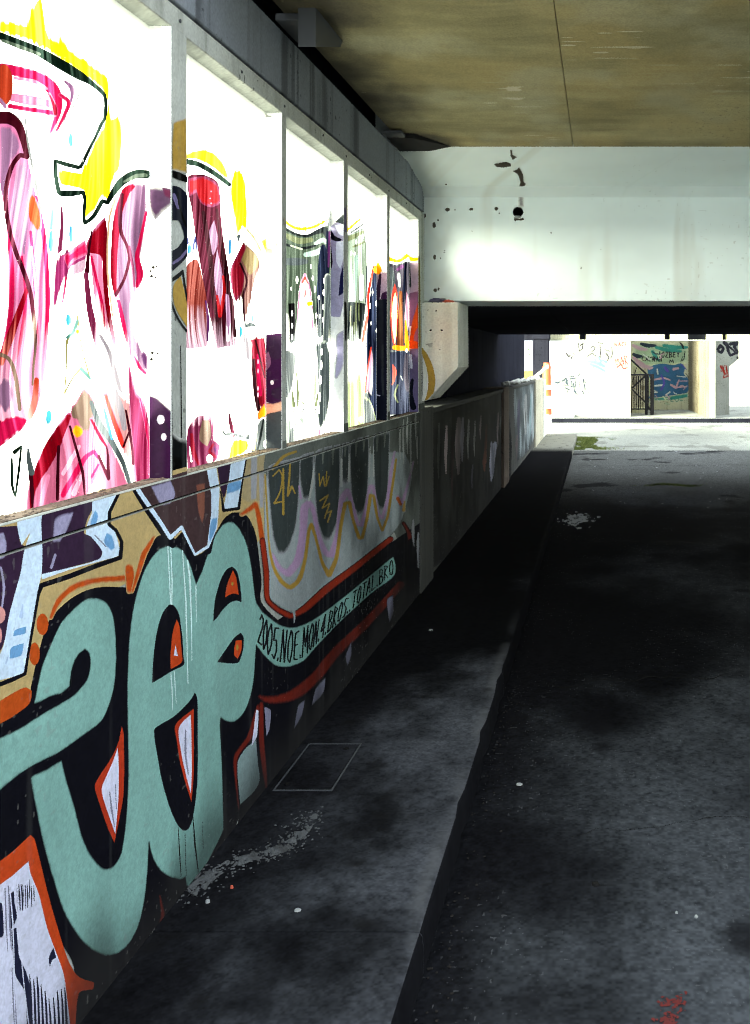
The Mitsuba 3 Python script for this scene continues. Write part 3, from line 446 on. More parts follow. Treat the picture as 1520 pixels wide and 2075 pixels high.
('G','blackgreen','g_outline',None,[[0,3080,2213,3080,2207,3083,2205,3093,2204,3123,2207,3187,2216,3215,2218,3260,2217,3331,2214,3403,2208,3471,2201,3488,2203,3500,2210,3500,2214,3493,2216,3410,2227,3319,2234,3244,2236,3199,2234,3100,2223,3087,2219]]),
('G','blackgreen','g_outline',None,[[0,3483,2203,3553,2041,3559,2041,3562,2043,3518,2148,3491,2204,3487,2204]]),
('G','yellow','g_yellow_halo',('soft','clear',7),[[0,3505,2228,3496,2196,3496,2174,3505,2152,3524,2117,3558,2030,3577,2054,3605,2071,3611,2073,3618,2074,3651,2073,3656,2138,3646,2209,3634,2244,3621,2263,3599,2273,3567,2281,3547,2275,3534,2269,3521,2255]]),
('G','amber','g_dot',('soft','yellow',7),[[0,3558,2217,3555,2222,3549,2225,3540,2227,3530,2226,3520,2223,3509,2218,3503,2213,3501,2207,3503,2201,3509,2198,3518,2197,3528,2197,3538,2200,3549,2205,3555,2210]]),
('G','amber','g_drip',None,[[0,3578,2198,3578,2163,3582,2143,3592,2128,3616,2104,3623,2104,3626,2106,3601,2147,3586,2199,3582,2200]]),
('G','slate','g_outline',None,[[0,3562,2043,3546,2032,3548,2030,3556,2031,3558,2016,3562,2015,3567,2016,3589,2041,3586,2044,3572,2045]]),
('G','yellow','g_dot',('soft','clear',15),[[0,3918,2055,3892,2066,3861,2072,3831,2072,3817,2068,3806,2063,3798,2054,3798,2045,3802,2037,3815,2026,3835,2017,3852,2011,3872,2008,3896,2008,3912,2010,3925,2014,3937,2026,3935,2040]]),
('G','olive','g_outline',None,[[0,3650,2074,3650,2071,3721,2048,3790,2010,3796,2009,3806,2011,3810,2015,3738,2055,3711,2064,3661,2076,3654,2076]]),
('G','maroon','g_letter',('fade','lightmauve',1721,1628),[[0,3130,2167,3129,2148,3137,2113,3160,2078,3187,2002,3258,1835,3298,1753,3371,1629,3459,1637,3543,1642,3505,1747,3499,1816,3487,1868,3468,1918,3423,2016,3410,2057,3397,2115,3391,2174,3385,2189,3374,2197,3358,2201,3325,2203,3266,2201,3208,2193,3175,2186,3152,2179,3142,2175,3134,2171]]),
('G','redcrim','g_fill',('soft','maroonmauve',11),[[0,3137,2165,3138,2144,3145,2110,3198,2132,3215,2115,3225,2108,3238,2103,3253,2101,3291,2100,3328,2104,3344,2108,3376,2119,3389,2126,3397,2132,3400,2139,3396,2157,3385,2178,3377,2187,3371,2191,3347,2196,3309,2199,3287,2199,3266,2197,3238,2192,3205,2184,3173,2176]]),
('G','pinkl','g_highlight',('soft','redcrim',3),[[0,3330,2158,3327,2161,3320,2161,3312,2158,3309,2154,3312,2151,3319,2151,3327,2154]]),
('G','pinkl','g_highlight',('soft','redcrim',3),[[0,3322,2133,3318,2136,3312,2136,3304,2134,3301,2130,3304,2127,3311,2126,3318,2129]]),
('G','pinkl','g_highlight',('soft','redcrim',3),[[0,3330,2118,3327,2121,3320,2121,3312,2119,3309,2114,3312,2111,3319,2111,3327,2114]]),
('G','mauve','g_highlight',None,[[0,3303,2021,3290,1996,3290,1980,3309,1961,3336,1942,3356,1959,3371,1976,3377,1999,3375,2014,3370,2024,3345,2063,3321,2042]]),
('G','mauve','g_highlight',None,[[0,3371,1968,3351,1917,3341,1872,3348,1846,3405,1742,3443,1799,3451,1818,3405,1912]]),
('G','redcrim','g_stroke',None,[[0,3360,1808,3380,1738,3386,1735,3402,1735,3413,1740,3439,1795,3450,1830,3450,1839,3444,1860,3434,1882,3427,1884,3417,1882,3412,1879,3423,1847,3423,1828,3398,1775,3381,1810,3377,1811,3371,1812,3364,1810]]),
('G','darkmaroon','g_shading',None,[[0,3240,2076,3299,1902,3319,1804,3333,1772,3358,1721,3363,1719,3371,1718,3381,1721,3384,1724,3353,1806,3344,1889,3325,1955,3300,2018,3267,2080,3262,2082,3254,2082,3245,2080]]),
('G','darkmaroon','g_shading',None,[[0,3358,2102,3374,2033,3386,1995,3432,1897,3455,1813,3462,1808,3473,1807,3484,1810,3491,1816,3468,1901,3416,1999,3383,2106,3378,2108,3371,2107,3363,2105]]),
('G','mauve','g_highlight',('fade','clear',1710,1640),[[0,3445,1817,3441,1812,3457,1710,3455,1658,3457,1655,3468,1653,3476,1654,3481,1657,3491,1681,3497,1702,3497,1727,3477,1817,3470,1820,3459,1820]]),
('G','darkmaroon','g_shading',None,[[0,3494,1819,3491,1816,3495,1772,3504,1720,3518,1675,3524,1672,3534,1671,3543,1672,3550,1678,3531,1748,3519,1818,3517,1820,3510,1822,3501,1821]]),
('G','brownmauve','g_letter',('soft','clear',16),[[0,3631,2028,3569,1984,3522,1944,3495,1918,3487,1906,3484,1896,3496,1860,3500,1833,3505,1817,3522,1802,3543,1787,3606,1814,3611,1770,3636,1731,3672,1773,3705,1819,3756,1899,3790,1941,3794,1958,3787,1972,3772,1985,3761,1991,3703,2011]]),
('G','redmaroon','g_fill',('soft','maroonmauve',13),[[0,3621,2024,3510,1930,3499,1918,3491,1906,3489,1894,3490,1881,3505,1843,3522,1820,3543,1798,3576,1817,3601,1837,3622,1873,3626,1897,3622,1908,3594,1938,3592,1948,3597,1958,3634,1990,3641,1999,3636,2012]]),
('G','olivebrown','g_shading',('soft','brownmauve',9),[[0,3651,2013,3608,1969,3601,1958,3602,1953,3677,1902,3727,1919,3750,1929,3766,1938,3780,1955,3781,1971,3777,1979,3757,1990,3700,2005]]),
('G','darkmaroon','g_outline',None,[[0,3577,1942,3577,1940,3625,1905,3636,1894,3641,1884,3640,1875,3635,1865,3608,1835,3604,1823,3606,1792,3621,1734,3623,1732,3631,1731,3639,1733,3641,1735,3630,1794,3629,1825,3632,1834,3655,1864,3661,1876,3662,1886,3655,1897,3644,1909,3596,1944,3587,1946]]),
('G','redbrown','g_letter',('fade','lightmauve',1764,1626),[[0,3122,1884,3115,1869,3108,1851,3104,1830,3100,1789,3108,1713,3122,1625,3215,1629,3255,1632,3278,1634,3285,1638,3289,1645,3297,1682,3300,1723,3296,1750,3272,1814,3233,1884,3214,1909,3204,1913,3191,1915,3187,1915,3178,1912,3146,1900,3131,1892]]),
('G','plum','g_shading',None,[[0,3267,1786,3266,1784,3279,1744,3284,1720,3284,1695,3278,1654,3280,1652,3286,1651,3293,1652,3294,1654,3303,1696,3305,1720,3299,1745,3282,1786,3274,1788]]),
('G','deepblue','g_outline',None,[[0,3115,1981,3123,1951,3127,1946,3139,1939,3162,1933,3167,1932,3175,1935,3189,1970,3197,1945,3200,1944,3206,1945,3208,1947,3195,1989,3189,1989,3185,1987,3162,1944,3150,1950,3144,1956,3129,1983,3122,1984]]),
('G','skyb','g_dot',('soft','clear',5),[[0,3503,1978,3503,2005,3498,2016,3491,2021,3484,2020,3478,2016,3473,2009,3468,1988,3473,1968,3478,1961,3484,1959,3491,1960,3498,1966]]),
('G','skyb','g_dot',('soft','clear',5),[[0,3167,1944,3165,1952,3159,1958,3150,1961,3144,1960,3138,1959,3131,1955,3127,1950,3122,1939,3127,1929,3131,1925,3138,1923,3144,1923,3150,1924,3159,1928,3165,1936]]),
('G','cyan','g_dot',('soft','clear',4),[[0,3729,1748,3723,1761,3717,1764,3711,1764,3701,1757,3698,1746,3701,1736,3711,1730,3717,1731,3723,1734]]),
('G','cyan','g_dot',('soft','clear',4),[[0,3609,1684,3609,1703,3604,1710,3596,1714,3589,1714,3582,1712,3577,1707,3572,1693,3577,1679,3582,1674,3589,1672,3596,1672,3604,1677]]),
('G','slate','g_outline',None,[[0,3621,1738,3636,1711,3761,1719,3723,1727,3692,1731,3672,1728,3651,1721]]),
('G','redmaroon','g_letter',('soft','clear',17),[[0,3667,1681,3682,1663,3692,1645,3692,1534,3709,1482,3729,1449,3744,1435,3810,1388,3861,1399,3883,1406,3895,1414,3901,1432,3902,1480,3895,1531,3876,1608,3849,1692]]),
('G','lilacgrey','g_shading',None,[[0,3617,1680,3614,1676,3652,1597,3662,1593,3671,1593,3679,1595,3682,1598,3677,1637,3670,1653,3645,1680,3631,1683]]),
('G','darkmaroon','g_shading',None,[[0,3711,1593,3708,1589,3711,1538,3719,1478,3731,1447,3757,1399,3765,1395,3777,1393,3790,1394,3799,1400,3761,1477,3740,1589,3737,1593,3729,1595,3719,1595]]),
('G','mag','g_stroke',None,[[0,3759,1612,3756,1608,3756,1561,3761,1520,3781,1455,3788,1452,3799,1450,3810,1451,3818,1456,3796,1533,3788,1608,3785,1612,3777,1614,3767,1614]]),
('G','palepink','g_highlight',None,[[0,3783,1584,3779,1591,3774,1593,3769,1593,3764,1590,3761,1584,3764,1578,3769,1575,3774,1575,3779,1576]]),
('G','palepink','g_highlight',None,[[0,3783,1548,3779,1555,3774,1557,3769,1557,3764,1554,3761,1548,3764,1542,3769,1539,3774,1539,3779,1540]]),
('G','palepink','g_highlight',None,[[0,3783,1482,3779,1489,3774,1491,3769,1491,3764,1488,3761,1482,3764,1476,3769,1473,3774,1473,3779,1474]]),
('G','palepink','g_highlight',None,[[0,3783,1457,3779,1465,3774,1467,3769,1467,3764,1464,3761,1458,3764,1452,3769,1448,3774,1448,3779,1450]]),
('G','darkmaroon','g_outline',None,[[0,3739,1666,3737,1663,3836,1522,3841,1520,3846,1520,3852,1521,3852,1523,3800,1604,3753,1665,3747,1667]]),
('G','orange','g_fill',('soft','maroonmauve',13),[[0,3766,1386,3764,1380,3767,1373,3777,1359,3895,1366,3849,1426,3800,1405]]),
('G','greyslate','g_fill',('soft','clear',11),[[0,3750,1342,3721,1292,3692,1229,3912,1208,3916,1297,3912,1355,3903,1359,3883,1363,3837,1369,3821,1370,3792,1363,3775,1356]]),
('G','darkslate','g_drip',None,[[0,3824,1361,3756,1248,3758,1245,3766,1243,3777,1245,3818,1302,3841,1359,3835,1362,3830,1363]]),
('G','clear','g_highlight',None,[[0,3906,1258,3902,1266,3894,1271,3882,1276,3868,1278,3854,1279,3839,1276,3831,1271,3827,1264,3831,1256,3839,1251,3851,1246,3864,1244,3878,1243,3894,1246,3902,1250]]),
('G','maroonmauve','g_letter',('fade','palepink',1375,1411),[[0,3130,1366,3125,1341,3124,1307,3130,1234,3168,1232,3206,1232,3222,1234,3286,1243,3336,1244,3350,1246,3362,1249,3372,1256,3380,1266,3389,1288,3388,1297,3382,1302,3343,1316,3336,1321,3334,1334,3338,1381,3336,1391,3331,1395,3322,1398,3298,1403,3255,1406,3220,1406,3206,1404,3170,1392,3152,1384,3138,1375]]),
('G','taupe','g_highlight',None,[[0,3246,1390,3226,1357,3221,1342,3222,1330,3230,1323,3247,1315,3286,1301,3307,1318,3319,1336,3319,1347,3311,1372,3303,1387,3266,1390]]),
('G','redmaroon','g_stroke',None,[[0,3151,1354,3149,1352,3152,1316,3159,1294,3172,1278,3206,1249,3211,1247,3217,1246,3223,1248,3223,1251,3192,1295,3171,1352,3163,1355,3156,1356]]),
('G','redmaroon','g_stroke',None,[[0,3302,1292,3292,1284,3298,1279,3346,1258,3353,1256,3361,1257,3366,1260,3364,1263,3314,1283,3344,1303,3341,1307,3336,1308,3329,1307]]),
('G','clear','g_highlight',None,[[0,3336,1255,3333,1262,3327,1266,3318,1270,3308,1272,3298,1273,3287,1270,3281,1267,3278,1260,3281,1254,3287,1249,3298,1244,3308,1243,3318,1243,3327,1245,3333,1248]]),
('G','clear','g_highlight',None,[[0,3143,1314,3141,1313,3152,1265,3154,1263,3160,1261,3166,1262,3167,1263,3148,1313,3146,1314]]),
('G','plum','g_shading',('soft','maroonmauve',12),[[0,3332,1295,3345,1277,3371,1248,3379,1301,3349,1298]]),
('G','maroon','g_stroke',None,[[0,3478,1401,3473,1377,3485,1350,3492,1339,3504,1326,3517,1316,3527,1314,3534,1317,3528,1341,3500,1377,3487,1401,3482,1402]]),
('G','lightmauve','g_shading',None,[[0,3548,1382,3517,1343,3520,1339,3534,1335,3543,1336,3550,1340,3560,1379,3557,1381]]),
('G','greyslate','g_outline',None,[[0,3415,1342,3415,1340,3424,1334,3439,1328,3504,1324,3663,1295,3674,1295,3679,1297,3676,1311,3670,1314,3658,1313,3655,1306,3536,1327,3505,1331,3443,1333,3428,1343,3420,1344]]),
('G','yellow','g_fill',('soft','clear',7),[[0,3515,1304,3503,1295,3491,1277,3468,1235,3627,1245,3650,1250,3662,1258,3666,1274,3660,1289,3651,1297,3567,1305,3534,1306]]),
('G','paleyellow','g_fill',None,[[0,3670,1379,3686,1329,3692,1326,3703,1324,3736,1327,3708,1256,3715,1250,3729,1248,3739,1251,3771,1337,3765,1340,3756,1342,3715,1338,3684,1378,3677,1381]]),
('G','greygreen','g_letter',('fade','clear',1788,1656),[[0,4070,2140,4065,1836,4070,1651,4088,1648,4129,1646,4240,1644,4254,1676,4261,1825,4277,1887,4296,1924,4308,1936,4367,1977,4399,1962,4426,1945,4465,1895,4533,1659,4567,1658,4643,1659,4851,1665,4856,2021,4851,2242,4839,2244,4777,2240,4711,2233,4669,2225,4612,2210,4533,2176,4454,2155,4396,2145,4333,2140,4269,2138,4214,2138,4121,2142]]),
('G','yellow','g_yellow_halo',('soft','clear',7),[[0,4046,2171,4049,2164,4106,2152,4152,2146,4226,2145,4310,2152,4412,2169,4476,2182,4534,2196,4599,2215,4722,2254,4761,2267,4771,2274,4761,2278,4738,2276,4539,2221,4482,2207,4396,2189,4310,2176,4250,2171,4192,2170,4152,2173,4077,2181,4062,2179]]),
('G','darkslate','g_outline',None,[[0,4070,2135,4075,2131,4194,2126,4248,2127,4305,2130,4396,2139,4455,2151,4558,2175,4647,2189,4704,2170,4728,2171,4742,2173,4763,2180,4769,2184,4769,2192,4740,2220,4726,2225,4696,2227,4678,2226,4650,2221,4530,2188,4441,2161,4394,2150,4369,2146,4316,2141,4232,2137,4176,2137,4086,2140,4075,2137]]),
('G','oliveg','g_shading',None,[[0,4095,2112,4089,2105,4095,2100,4102,2099,4203,2093,4262,2094,4305,2098,4386,2111,4468,2126,4487,2132,4492,2136,4494,2140,4487,2145,4468,2147,4339,2128,4282,2121,4227,2120,4131,2121,4111,2118]]),
('G','darkslate','g_shading',None,[[0,4093,2071,4095,2066,4103,2065,4192,2068,4310,2075,4363,2081,4424,2091,4503,2107,4629,2140,4641,2148,4629,2154,4604,2152,4488,2116,4439,2105,4363,2092,4279,2083,4108,2076,4098,2074]]),
('G','palegreen','g_highlight',None,[[0,4165,2077,4160,2073,4169,2070,4320,2073,4332,2075,4338,2077,4338,2080,4328,2082,4177,2079]]),
('G','paleteal','g_highlight',None,[[0,4607,2160,4508,2131,4503,2122,4514,2119,4542,2121,4652,2148,4695,2144,4711,2146,4724,2150,4727,2157,4699,2168,4683,2170,4653,2170]]),
('G','paleteal','g_highlight',None,[[0,4534,2100,4360,2066,4352,2063,4345,2056,4352,2050,4360,2049,4382,2049,4481,2063,4547,2074,4575,2081,4612,2096,4639,2108,4643,2117,4622,2120,4602,2118]]),
('G','slate','g_shading',None,[[0,4082,2010,4066,2001,4066,1992,4082,1987,4108,1987,4216,1995,4292,2004,4393,2020,4411,2026,4418,2033,4411,2039,4393,2041,4265,2034,4165,2023,4108,2015]]),
('G','navy','g_fill',('fade','slate',1892,1684),[[0,4562,2013,4540,1826,4544,1780,4574,1702,4589,1697,4612,1695,4636,1698,4645,1701,4653,1708,4652,1784,4656,1817,4703,1992,4731,2041,4737,2066,4723,2097,4693,2135,4677,2139,4653,2138,4629,2133,4614,2126,4578,2061]]),
('G','navy','g_outline',('fade','slate',1851,1780),[[0,4703,2086,4665,1802,4669,1798,4686,1797,4699,1798,4707,1804,4771,2093,4771,2212,4765,2217,4737,2217,4709,2210,4703,2203]]),
('G','greyslate','g_shading',None,[[0,4734,2248,4730,2213,4752,2210,4773,2213,4796,2222,4805,2258,4802,2327,4793,2329,4785,2327,4776,2324]]),
('G','clear','g_highlight',None,[[0,4502,1965,4496,1974,4490,1976,4483,1976,4474,1971,4470,1962,4474,1954,4483,1951,4490,1952,4496,1955]]),
('G','clear','g_highlight',None,[[0,4531,1918,4526,1930,4520,1933,4515,1932,4507,1926,4504,1916,4507,1905,4515,1900,4520,1901,4526,1904]]),
('G','clear','g_highlight',None,[[0,4687,1969,4681,1980,4674,1982,4667,1982,4657,1976,4652,1966,4657,1957,4667,1953,4674,1953,4681,1957]]),
('G','clear','g_highlight',None,[[0,4679,1912,4672,1923,4665,1926,4659,1926,4648,1920,4644,1910,4648,1900,4659,1896,4665,1897,4672,1900]]),
('G','clear','g_highlight',None,[[0,4597,1883,4591,1892,4584,1893,4576,1893,4568,1889,4563,1881,4568,1874,4576,1871,4584,1872,4591,1874]]),
('G','clear','g_highlight',None,[[0,4665,1844,4660,1855,4651,1857,4644,1852,4642,1842,4644,1833,4651,1828,4660,1832]]),
('G','clear','g_highlight',None,[[0,4557,1796,4551,1808,4544,1810,4538,1810,4528,1805,4524,1795,4528,1786,4538,1781,4544,1782,4551,1785]]),
('G','clear','g_highlight',None,[[0,4665,1783,4660,1794,4651,1797,4644,1792,4642,1782,4644,1772,4651,1768,4660,1771]]),
('G','clear','g_highlight',None,[[0,4547,1723,4539,1734,4530,1737,4520,1736,4509,1731,4503,1722,4509,1713,4520,1708,4530,1709,4539,1712]]),
('G','clear','g_highlight',None,[[0,4648,1699,4644,1707,4635,1709,4628,1705,4625,1698,4628,1691,4635,1687,4644,1690]]),
('G','clear','g_highlight',None,[[0,4467,2015,4463,2023,4454,2025,4448,2021,4445,2013,4448,2007,4454,2004,4463,2007]]),
('G','clear','g_highlight',None,[[0,4182,1894,4179,1900,4172,1901,4166,1898,4164,1892,4166,1887,4172,1885,4179,1887]]),
('G','clear','g_highlight',None,[[0,4273,1939,4266,1952,4258,1954,4251,1954,4240,1947,4235,1936,4240,1925,4251,1920,4258,1921,4266,1925]]),
('G','clear','g_highlight',None,[[0,4775,2232,4770,2237,4760,2237,4751,2228,4760,2222,4770,2225]]),
('G','clear','g_highlight',None,[[0,4775,2194,4770,2200,4761,2201,4754,2197,4751,2190,4754,2185,4761,2182,4770,2186]]),
('G','clear','g_highlight',None,[[0,4749,1972,4744,1985,4735,1987,4728,1981,4725,1970,4728,1959,4735,1954,4744,1958]]),
('G','clear','g_highlight',None,[[0,4610,1797,4605,1805,4594,1807,4586,1803,4582,1795,4586,1788,4594,1785,4605,1788]]),
('G','lilacpink','g_outline',None,[[0,4350,1971,4315,1945,4296,1925,4273,1868,4255,1781,4254,1671,4261,1669,4268,1672,4278,1805,4298,1870,4323,1925,4342,1944,4367,1963,4413,1932,4438,1897,4464,1815,4479,1703,4486,1701,4494,1704,4483,1838,4460,1898,4435,1936,4381,1976,4376,1977,4363,1977]]),
('G','redl','g_stroke',None,[[0,4355,1959,4318,1933,4320,1930,4331,1929,4343,1931,4368,1948,4405,1931,4415,1931,4418,1934,4379,1961,4367,1962]]),
('G','palered','g_shading',('soft','greyslate',15),[[0,4360,1909,4359,1904,4353,1863,4380,1877,4396,1890,4384,1900]]),
('G','yellow','g_dot',('soft','clear',7),[[0,4486,1849,4482,1857,4472,1861,4459,1864,4443,1864,4427,1862,4410,1857,4401,1852,4396,1844,4401,1836,4410,1832,4423,1829,4439,1829,4455,1830,4472,1835,4482,1841]]),
('G','black','g_fill',('fade','greyslate',1695,1642),[[0,4134,1828,4153,1757,4147,1673,4156,1667,4173,1661,4219,1671,4227,1675,4231,1688,4233,1760,4221,1830,4220,1835]]),
('G','clear','g_highlight',None,[[0,4200,1790,4195,1800,4184,1802,4176,1797,4173,1789,4176,1781,4184,1777,4195,1780]]),
('G','clear','g_highlight',None,[[0,4200,1689,4195,1699,4184,1701,4176,1697,4173,1688,4176,1680,4184,1676,4195,1679]]),
('G','clear','g_highlight',None,[[0,4200,1737,4195,1747,4184,1749,4176,1745,4173,1736,4176,1728,4184,1725,4195,1727]]),
('G','greyslate','g_letter',None,[[0,4558,1663,4564,1523,4580,1431,4556,1341,4560,1334,4577,1322,4596,1312,4612,1309,4624,1309,4633,1314,4620,1337,4672,1412,4678,1428,4678,1459,4661,1522,4635,1665,4620,1670,4596,1672,4573,1669]]),
('G','clear','g_highlight',None,[[0,4645,1631,4636,1644,4626,1647,4615,1647,4602,1641,4596,1631,4602,1620,4615,1615,4626,1615,4636,1618]]),
('G','clear','g_highlight',None,[[0,4637,1568,4627,1588,4618,1593,4609,1593,4594,1585,4588,1569,4594,1552,4609,1543,4618,1544,4627,1549]]),
('G','clear','g_highlight',None,[[0,4629,1499,4619,1517,4610,1522,4601,1522,4586,1515,4580,1500,4586,1485,4601,1477,4610,1477,4619,1481]]),
('G','clear','g_highlight',None,[[0,4620,1418,4611,1437,4602,1441,4593,1442,4578,1435,4572,1420,4578,1405,4593,1397,4602,1397,4611,1401]]),
('G','clear','g_highlight',None,[[0,4596,1366,4587,1386,4577,1392,4569,1392,4554,1385,4548,1368,4554,1352,4569,1343,4577,1343,4587,1347]]),
('G','skyp','g_drip',None,[[0,4674,1522,4641,1336,4643,1334,4653,1332,4660,1333,4665,1335,4716,1615,4741,1805,4739,1807,4728,1808,4721,1807,4716,1804]]),
('G','palegreen','g_shading',None,[[0,4514,1521,4437,1387,4444,1381,4461,1376,4471,1375,4491,1376,4504,1381,4539,1443,4548,1466,4552,1519,4549,1522,4539,1524,4527,1524]]),
('G','oliveg','g_shading',None,[[0,4555,1436,4549,1434,4513,1384,4517,1380,4533,1377,4544,1378,4551,1380,4580,1431,4574,1435]]),
('G','oliveg','g_drip',None,[[0,4178,1538,4180,1398,4185,1393,4206,1389,4222,1389,4233,1396,4206,1443,4196,1536,4189,1539]]),
('G','oliveg','g_drip',None,[[0,4239,1535,4254,1452,4244,1395,4247,1392,4261,1389,4271,1390,4278,1394,4282,1452,4257,1534,4250,1536]]),
('G','oliveg','g_drip',None,[[0,4327,1409,4324,1406,4358,1388,4364,1387,4374,1387,4377,1389,4376,1392,4337,1408]]),
('G','greyslate','g_tag',None,[[0,4122,1390,4122,1371,4157,1368,4160,1370,4155,1372,4134,1373,4133,1388,4127,1390]]),
('G','greyslate','g_tag',None,[[0,4181,1387,4180,1385,4208,1366,4217,1365,4225,1385,4220,1386,4213,1385,4209,1375,4192,1386,4186,1387]]),
('G','greyslate','g_tag',None,[[0,4264,1383,4261,1363,4268,1360,4275,1362,4275,1381,4272,1383]]),
('G','greyslate','g_tag',None,[[0,4337,1378,4324,1362,4331,1359,4338,1360,4352,1371,4379,1366,4386,1366,4389,1367,4352,1378,4342,1379]]),
('G','greyslate','g_tag',None,[[0,4422,1374,4411,1357,4418,1355,4426,1356,4433,1372,4430,1374]]),
('G','greyslate','g_tag',None,[[0,4474,1372,4471,1369,4494,1348,4504,1346,4509,1348,4486,1370,4481,1372]]),
('G','greyslate','g_tag',None,[[0,4526,1370,4521,1368,4525,1347,4533,1344,4541,1346,4545,1366,4540,1369]]),
('G','palegrey','g_fill',('soft','clear',13),[[0,4082,1345,4080,1299,4082,1219,4162,1217,4200,1217,4227,1221,4242,1227,4260,1248,4268,1285,4254,1340,4143,1345]]),
('G','palegrey','g_fill',None,[[0,4293,1337,4289,1333,4293,1329,4339,1312,4364,1286,4375,1283,4395,1282,4404,1287,4406,1305,4403,1313,4394,1320,4378,1326,4346,1333,4310,1339]]),
('G','greyslate','g_drip',None,[[0,4175,1303,4166,1299,4143,1238,4149,1232,4164,1228,4173,1226,4191,1227,4202,1230,4203,1233,4206,1296,4203,1300,4192,1303]]),
('G','palegrey','g_drip',None,[[0,4257,1337,4254,1335,4261,1250,4268,1247,4275,1249,4268,1335,4265,1336]]),
('G','palegrey','g_drip',None,[[0,4363,1265,4360,1264,4367,1209,4374,1206,4382,1208,4374,1263,4371,1265]]),
('G','lilacpink','g_drip',None,[[0,4617,1334,4576,1248,4578,1246,4588,1244,4595,1244,4600,1246,4641,1332,4632,1335,4625,1336]]),
('G','lilacpink','g_drip',None,[[0,4646,1344,4641,1341,4650,1311,4663,1306,4676,1306,4689,1309,4689,1312,4665,1341,4657,1343]]),
('G','slate','g_shading',('soft','palegrey',12),[[0,4666,1821,4645,1685,4654,1677,4665,1674,4695,1672,4724,1675,4736,1678,4745,1687,4789,1855,4789,1909,4780,1998,4770,2006,4759,2008,4728,2008,4699,2003,4687,1998,4678,1989]]),
('G','greyslate','g_shading',('soft','clear',19),[[0,4082,1651,4082,1626,4082,1407,4156,1435,4173,1444,4187,1458,4210,1492,4227,1527,4242,1572,4247,1615,4240,1629,4217,1636,4177,1643]]),
('G','slate','g_shading',('soft','palegrey',14),[[0,4533,1659,4537,1634,4601,1493,4612,1453,4609,1429,4571,1360,4564,1340,4575,1308,4596,1274,4652,1291,4695,1310,4712,1328,4743,1375,4763,1425,4768,1461,4768,1584,4763,1616,4753,1632,4695,1686,4590,1673,4551,1666]]),
('G','clear','g_highlight',('soft','palegrey',5),[[0,4649,1631,4641,1644,4633,1647,4626,1647,4613,1641,4608,1631,4613,1620,4626,1615,4633,1615,4641,1618]]),
('G','clear','g_highlight',('soft','palegrey',5),[[0,4641,1568,4633,1587,4625,1591,4617,1591,4605,1584,4600,1568,4605,1553,4617,1546,4625,1546,4633,1550]]),
('G','clear','g_highlight',('soft','palegrey',5),[[0,4633,1499,4625,1515,4617,1519,4609,1520,4597,1513,4592,1500,4597,1486,4609,1479,4617,1479,4625,1483]]),
('G','clear','g_highlight',('soft','palegrey',5),[[0,4616,1418,4609,1435,4601,1439,4593,1440,4581,1433,4576,1420,4581,1406,4593,1399,4601,1399,4609,1402]]),
('G','clear','g_highlight',('soft','palegrey',5),[[0,4600,1361,4593,1378,4585,1382,4577,1383,4565,1377,4560,1363,4565,1350,4577,1342,4585,1342,4593,1346]]),
('G','plum','g_shading',None,[[0,4731,2120,4728,2041,4732,2039,4745,2038,4756,2040,4763,2044,4776,2141,4780,2213,4773,2216,4763,2216,4753,2214,4745,2209]]),
('G','yellow','g_yellow_halo',('soft','clear',7),[[0,5239,2330,5134,2289,5032,2256,5028,2249,5039,2247,5065,2249,5196,2287,5301,2328,5460,2380,5470,2385,5466,2390,5452,2391,5434,2388,5314,2354]]),
('G','palegreygreen','g_letter',('soft','greyslate',8),[[0,5056,2230,5050,2068,5056,1820,5297,1830,5454,1839,5468,1846,5479,1859,5500,1910,5518,1998,5523,2063,5514,2175,5500,2240,5443,2323,5311,2294,5175,2255,5087,2239,5065,2234]]),
('G','greyslate','g_outline',None,[[0,5444,2351,5163,2266,5155,2260,5159,2258,5182,2259,5273,2287,5464,2347,5471,2350,5468,2353,5460,2354]]),
('G','oliveg','g_shading',None,[[0,5149,2243,5060,2225,5036,2217,5027,2208,5036,2202,5047,2201,5075,2202,5090,2204,5244,2239,5437,2295,5447,2300,5447,2304,5429,2306,5412,2304]]),
('G','oliveg','g_shading',None,[[0,5306,2217,5204,2196,5196,2190,5200,2188,5223,2189,5372,2220,5476,2247,5482,2253,5471,2254,5460,2253]]),
('G','clear','g_highlight',None,[[0,5196,2157,5188,2166,5180,2168,5171,2167,5160,2161,5155,2152,5160,2144,5171,2141,5180,2142,5188,2146]]),
('G','clear','g_highlight',None,[[0,5300,2229,5292,2239,5284,2240,5274,2239,5263,2233,5258,2224,5263,2216,5274,2213,5284,2214,5292,2218]]),
('G','clear','g_highlight',None,[[0,5443,2274,5435,2284,5426,2285,5416,2284,5404,2278,5398,2268,5404,2260,5416,2257,5426,2259,5435,2262]]),
('G','clear','g_highlight',None,[[0,5269,2160,5261,2169,5252,2171,5243,2169,5232,2164,5227,2155,5232,2147,5243,2144,5252,2145,5261,2148]]),
('G','slate','g_shading',None,[[0,5025,2126,5017,2119,5036,1890,5044,1884,5075,1882,5098,1885,5115,1895,5125,1977,5110,2058,5093,2131,5079,2134,5056,2134]]),
('G','slate','g_outline',None,[[0,5492,1967,5471,1916,5475,1914,5489,1913,5499,1915,5506,1919,5529,1981,5523,2119,5512,2120,5500,2116]]),
('G','paleteal','g_highlight',None,[[0,5237,2143,5206,1911,5212,1906,5237,1905,5256,1907,5269,1915,5296,1999,5309,2065,5322,2152,5314,2157,5279,2158,5254,2153]]),
('G','clear','g_highlight',None,[[0,5372,2059,5354,2049,5343,1927,5352,1922,5387,1919,5413,1923,5432,1933,5443,2056,5425,2063,5398,2063]]),
